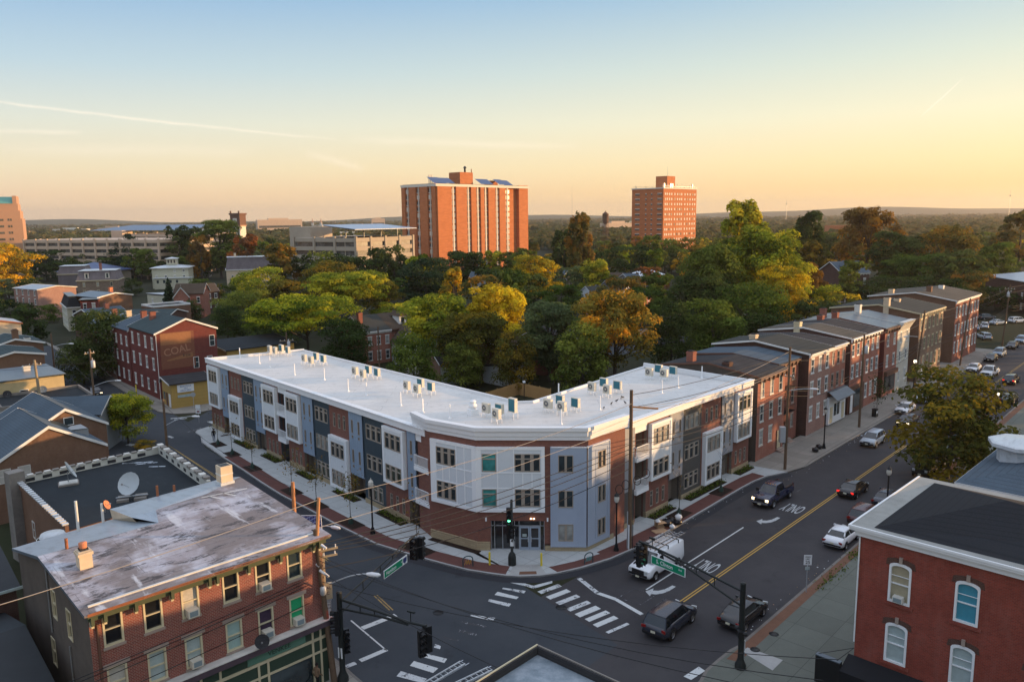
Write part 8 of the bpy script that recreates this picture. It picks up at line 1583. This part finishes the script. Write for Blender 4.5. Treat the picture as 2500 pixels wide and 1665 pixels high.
t = thing('road_sign', 'white double sign on a post at the far corner of the new block', 'road sign', (-45.3,110.4,.145), R(0)); b = MB(); b.tube((0,0,0),(0,0,2.8),.03,.03,'galv',6); part('post', b, t); b = MB(); b.box(-.35,.35,-.05,-.03,1.5,2.1,'sign_white'); b.box(-.35,.35,-.05,-.03,2.2,2.8,'sign_white'); b.box(-.2,.2,-.054,-.05,1.7,1.9,'lamp_red'); part('sign_board', b, t)
t = thing('hanging_sign', 'tall cream shop sign above a small black on white parking notice', 'sign', (-12.35,47.2,0), R(20)); b = MB(); b.box(-.28,.28,-.09,.09,6.1,8.6,'cream_trim'); b.lathe([(.28,0),(0,.0)], 'cream_trim', n=6) if 0 else None; bo = part('sign_board', b, t, 'tall cream board'); me = text_mesh('Adver', .5, 'purple_wood'); me.transform(Matrix.Rotation(R(90),4,'X') @ Matrix.Rotation(R(90),4,'Z')); part('lettering', me, bo, None, (0,-.1,7.0))
b = MB(); b.box(-.55,.65,-.09,.09,5.0,6.05,'cream_trim'); bo = part('sign_board', b, t, 'wide cream board')
for tx, z in (('OPTICAL',5.75),('CLINIC',5.4)): me = text_mesh(tx, .27, 'purple_wood'); me.transform(Matrix.Rotation(R(90),4,'X')); part('lettering', me, bo, None, (.05,-.1,z))
b = MB(); b.box(-.55,.55,-.14,.14,3.95,4.85,'galv'); b.box(-.48,.48,-.15,-.14,4.02,4.78,'sign_white'); bo = part('sign_board', b, t, 'small white notice box')
for tx, z in (('FREE PARKING',4.65),('HAMILTON AVE.',4.42),('5455',4.2)): me = text_mesh(tx, .15, 'black_metal'); me.transform(Matrix.Rotation(R(90),4,'X')); part('lettering', me, bo, None, (0,-.156,z))
b = MB(); b.box(-.7,.6,-.03,.03,4.86,4.92,'galv'); b.box(-.05,.05,.1,.16,4,8,'galv'); part('bracket', b, t)
# rubbish at the kerb
def blob(r, sq, m, seed, pk=.0):
    g = np.random.default_rng(seed); b = MB(); rings = []
    for j in range(7):
        a = math.pi*(j+.001)/6.002; rr = math.sin(a)**.7*r; z = (1-math.cos(a))*r*sq; rings.append([(rr*math.cos(2*math.pi*i/10)*g.uniform(.82,1.12), rr*math.sin(2*math.pi*i/10)*g.uniform(.82,1.12), z) for i in range(10)])
    b.loft(rings, m, True); b.lathe([(.04,2*r*sq-.04),(.07,2*r*sq+.08),(.0,2*r*sq+.1)], m, n=6); return b
plain('bag_black', (.012,.012,.016), .3, .3, 6); plain('bag_white', (.6,.63,.66), .4, .08, 6); plain('cardboard', (.34,.23,.14), .85, .12, 3)
RG = 'rubbish piled at the kerb'
for i, (px, r, sq, m_, lb) in enumerate((((14.27,70.45),.55,.62,'bag_black','largest black bin bag on the kerb'),((14.87,70.96),.45,.7,'bag_black','middle black bin bag on the kerb'),((15.46,70.84),.48,.6,'bag_black','right black bin bag under the white one'),((14.76,69.80),.28,.7,'bag_white','small white bag in front of the black bags'))): solo('rubbish_bag', blob(r, sq, m_, i), lb, 'rubbish bag', (*px,.145), 0, RG)
solo('rubbish_bag', blob(.36,.8,'bag_white',9), 'white bag lying on top of the right black bag', 'rubbish bag', (*(15.50,70.68),.62), 0, RG)
b = MB(); b.box(-.4,.4,-.3,.3,0,.6,'cardboard'); b.quad((-.4,-.3,.6),(.4,-.3,.6),(.5,-.55,.5),(-.5,-.55,.5),'cardboard'); solo('cardboard_box', b, 'brown cardboard box left of the bin bags', 'box', (*(13.66,70.26),.145), R(20), RG)
solo('rubbish_bag', blob(.26,.5,'bag_white',12), 'white bundle on the cardboard box', 'rubbish bag', (*(13.41,69.82),.75), 0, RG)
b = MB(); b.box(-.7,.7,-.4,.4,0,.05,'cardboard'); solo('cardboard_sheet', b, 'flattened cardboard on the red pavers', 'cardboard', (*(13.47,69.22),.155), R(25), RG)
for px, lb in (((37.05,93.22),'black bin bag beside the lamp in front of the pink house'),((38.02,94.51),'second black bin bag by the same lamp')): solo('rubbish_bag', blob(.42,.65,'bag_black',int(px[0])), lb, 'rubbish bag', (*px,.145), 0, RG)
b = MB(); b.box(-.3,.3,-.3,.3,0,1.1,'black_metal'); b.box(-.22,.22,-.31,-.3,.5,.85,'sign_white'); b.box(-.34,.34,-.34,.34,1.1,1.18,'black_metal'); solo('litter_bin', b, 'dark litter bin with white panel near the young dark tree', 'litter bin', (*(51.94,109.82),.145), R(45))
g = np.random.default_rng(8); b = MB()
for k in range(60):
    u = g.uniform(58,110); o_ = -36.9 if u < 80 else -34.7; o_ += abs(g.normal())*.5; x, y = cw(u,o_); s_ = g.uniform(.02,.07); b.obox((x,y,.03),(s_*1.6,s_,.02),g.uniform(0,3),random.choice(('sign_white','cardboard','bag_white')))
for k in range(28):
    u = g.uniform(48,75); x, y = cw(u,-22.7-abs(g.normal())*.35); s_ = g.uniform(.02,.07); b.obox((x,y,.03),(s_*1.5,s_,.02),g.uniform(0,3),random.choice(('sign_white','cardboard')))
struct('litter', b, 'stuff')
# grass tufts by the right kerb
P = []; 
for (u,n_) in ((59,60),(66.5,160),(61,80),(63,40)):
    for _ in range(n_): x, y = cw(u+g.normal()*.7, -21.6+g.normal()*.3); P.append((x,y,.16+g.uniform(0,.12)))
P = np.array(P); N = g.normal(size=P.shape); N /= np.linalg.norm(N,axis=1)[:,None]; struct('weeds', leafmesh('weeds', P, N, .16, g.uniform(size=(len(P),2)), 'leaf_green'), 'stuff')
plain('black_cloth', (.008,.009,.012), .8, .2)
# black display box and awning at the foot of the right building
t = thing('awning', 'black awning and box sign at the foot of the red brick building', 'awning', (19.83,42.67,0), R(-45))
b = MB(); b.add([(-.3,-.05,3.45),(9,-.05,3.45),(9,-1.3,2.9),(-.3,-1.3,2.9),(-.3,-1.3,2.2),(9,-1.3,2.2),(-.3,-.05,2.2),(9,-.05,2.2)], [(0,1,2,3),(3,2,5,4),(0,3,4,6),(1,7,5,2)], 'black_cloth'); part('canopy', b, t)
b = MB(); b.box(-1.8,-.35,-1.1,-.8,1.5,3.2,'black_metal'); b.box(-1.8,-.35,-1.12,-.78,3.2,3.26,'roof_bluegrey'); part('box_sign', b, t); b = MB(); b.tube((-1.7,-.95,3.25),(0,-.02,3.9),.02,.02,'black_metal',4); b.tube((-.6,-.95,3.25),(0,-.02,3.9),.02,.02,'black_metal',4); part('stays', b, t)
# wooden fence behind the white roof
plain('fence_wood', (.42,.25,.10), .85, .2, 4)
def fence(pts, h, lab, mat='fence_wood'):
    t = thing('wooden_fence', lab, 'fence', (*pts[0],0), 0); o0 = Vector(pts[0])
    for p_, q_ in zip(pts, pts[1:]):
        p_, q_ = Vector(p_)-o0, Vector(q_)-o0; L = (q_-p_).length; n = int(L/.16); b = MB(); a = math.atan2(q_.y-p_.y,q_.x-p_.x)
        for k in range(n): c = p_+(q_-p_)*((k+.5)/n); b.obox((c.x,c.y,h/2),(.15,.025,h-random.uniform(0,.05)),a,mat)
        part('panel', b, t); b = MB(); m_ = max(1,int(L/2.4))
        for k in range(m_+1): c = p_+(q_-p_)*(k/m_); b.obox((c.x,c.y,h/2+.05),(.12,.12,h+.1),a,mat)
        b.obox(((p_.x+q_.x)/2,(p_.y+q_.y)/2,h*.8),(L,.09,.1),a,mat); part('posts_and_rail', b, t)
fence([(-4.12,119.94), (0.97,127.18), (6.02,121.90)], 2.1, 'new tan wooden fence in the yard behind the roof bend')
b = MB(); b.tube((0,0,0),(0,0,4.5),.06,.06,'black_metal',6); b.box(-.2,.2,-.2,.2,4.4,4.6,'sign_white'); solo('yard_lamp', b, 'thin black lamp post before the corner of the wooden fence', 'lamp post', (*(1.74,116.10),0))
# birds on the roof
for i, px in enumerate(((9.20,77.56),(10.19,79.34),(10.90,80.56),(11.53,81.76),(11.78,82.11),(11.69,79.68))):
    b = MB(); b.loft([[(-.2,-.02,.12),(-.2,.02,.12),(-.2,.0,.14)],[(-.05,-.06,.1),(-.05,.06,.1),(-.05,0,.24)],[(.1,-.05,.14),(.1,.05,.14),(.1,0,.28)],[(.16,-.03,.26),(.16,.03,.26),(.16,0,.34)],[(.25,-.005,.29),(.25,.005,.29),(.25,0,.3)]], 'black_metal'); b.tube((.02,-.02,0),(.02,-.02,.12),.01,.01,'black_metal',3); b.tube((.02,.02,0),(.02,.02,.12),.01,.01,'black_metal',3)
    solo('bird', b, 'small dark bird standing on the short wing of the white roof', 'bird', (*px,9.73), random.uniform(0,6), 'birds on the white roof')
# ---------------------------------------------------------------- people
import bmesh
plain('skin', (.16,.085,.055), .6, .1); plain('cloth_black', (.012,.012,.014), .9, .2); plain('denim', (.05,.07,.13), .9, .2); plain('hair', (.01,.008,.007), .7, .2); plain('cloth_tan', (.20,.13,.08), .9, .2); plain('shoe', (.3,.3,.3), .6, .1)
def person(lab, loc, rz, top_m, leg_m, cap=None):
    """one skinned figure, mid-stride; clothing colour by height on the same continuous surface"""
    J = {'pel':(0,0,.95,.135),'sp':(0,.0,1.15,.13),'ch':(.02,0,1.36,.155),'nk':(.03,0,1.5,.06),'hd':(.05,0,1.60,.085),'ht':(.05,0,1.72,.085),
         'hL':(0,.1,.9,.09),'kL':(.16,.1,.5,.062),'aL':(.1,.1,.1,.042),'fL':(.26,.1,.045,.04),'hR':(0,-.1,.9,.09),'kR':(-.02,-.1,.5,.062),'aR':(-.32,-.1,.16,.042),'fR':(-.22,-.1,.045,.04),
         'sL':(.02,.19,1.42,.062),'eL':(-.1,.25,1.16,.045),'wL':(.0,.25,.93,.034),'mL':(.05,.25,.85,.034),'sR':(.02,-.19,1.42,.062),'eR':(-.02,-.25,1.16,.045),'wR':(.16,-.24,1.0,.034),'mR':(.22,-.24,.94,.034)}
    E_ = [('pel','sp'),('sp','ch'),('ch','nk'),('nk','hd'),('hd','ht'),('pel','hL'),('hL','kL'),('kL','aL'),('aL','fL'),('pel','hR'),('hR','kR'),('kR','aR'),('aR','fR'),('ch','sL'),('sL','eL'),('eL','wL'),('wL','mL'),('ch','sR'),('sR','eR'),('eR','wR'),('wR','mR')]
    for s_, sy in (('L',1),('R',-1)):
        mx, my, mz = J['m'+s_][:3]
        for k in range(4): n0, n1 = 'f%s%d'%(s_,k), 'g%s%d'%(s_,k); oy = (k-1.5)*.018; J[n0] = (mx+.03,my+oy,mz-.05-.005*(k%2),.009); J[n1] = (mx+.05,my+oy,mz-.09-.008*(k in (1,2)),.008); E_ += [('m'+s_,n0),(n0,n1)]
        J['t'+s_] = (mx+.05,my-.035*sy,mz-.01,.01); E_.append(('m'+s_,'t'+s_))
    ks = list(J); bm = bmesh.new(); sk = bm.verts.layers.skin.verify(); vs = {}
    for k in ks: v = bm.verts.new(J[k][:3]); v[sk].radius = (J[k][3],)*2; v[sk].use_root = (k == 'pel'); vs[k] = v
    for a, b_ in E_: bm.edges.new((vs[a],vs[b_]))
    me = bpy.data.meshes.new('body'); bm.to_mesh(me); bm.free(); o = bpy.data.objects.new('person', me); COL.objects.link(o); m1 = o.modifiers.new('s','SKIN'); m1.use_smooth_shade = True; m2 = o.modifiers.new('u','SUBSURF'); m2.levels = 1; m2.render_levels = 1
    dg = bpy.context.evaluated_depsgraph_get(); dg.update(); me2 = bpy.data.meshes.new_from_object(o.evaluated_get(dg)); bpy.data.objects.remove(o)
    me2.materials.clear()
    for q in ('skin', top_m, leg_m, 'shoe'): me2.materials.append(MAT[q])
    for pg in me2.polygons:
        c = pg.center; hand = abs(c.y) > .2 and c.z < (.93 if c.y > 0 else 1.0) and c.z > .6; pg.material_index = 3 if c.z < .1 else 2 if c.z < .95 and not (abs(c.y) > .2) else 0 if (c.z > 1.5 or hand) else 1
    t = solo('person', me2, lab, 'person', loc, rz)
    h = MB(); h.lathe([(.1,0),(.105,.05),(.09,.1),(.05,.14),(0,.15)], cap or 'hair', (.03,0,1.66), 12); part('hair', h, t)
    f = MB(); f.tube((.135,0,1.66),(.17,0,1.635),.018,.012,'skin',5); f.box(.125,.14,-.045,-.02,1.675,1.69,'hair'); f.box(.125,.14,.02,.045,1.675,1.69,'hair'); f.box(.122,.135,-.03,.03,1.59,1.6,'lamp_red'); part('face', f, t); return t
person('person in dark jacket and blue jeans walking on the far left pavement', (-39.6,100.9,.145), R(110), 'cloth_black', 'denim')
person('person in a tan jacket on the pavement below the green shopfront', (-12.35,45.0,.145), R(60), 'cloth_tan', 'cloth_black')
for i, px in enumerate(((8.17,69.78),)): pass
# ---------------------------------------------------------------- air
m = bpy.data.materials.new('haze'); m.use_nodes = True; n = m.node_tree.nodes; n.clear(); pv = n.new('ShaderNodeVolumePrincipled'); pv.inputs['Color'].default_value = (.86,.78,.72,1); pv.inputs['Density'].default_value = HAZE; pv.inputs['Anisotropy'].default_value = .55; oo = n.new('ShaderNodeOutputMaterial'); m.node_tree.links.new(pv.outputs[0], oo.inputs['Volume']); MAT['haze'] = m
b = MB(); b.box(-9400,9400,-400,9400,-3,165,'haze'); struct('haze', b, 'stuff')
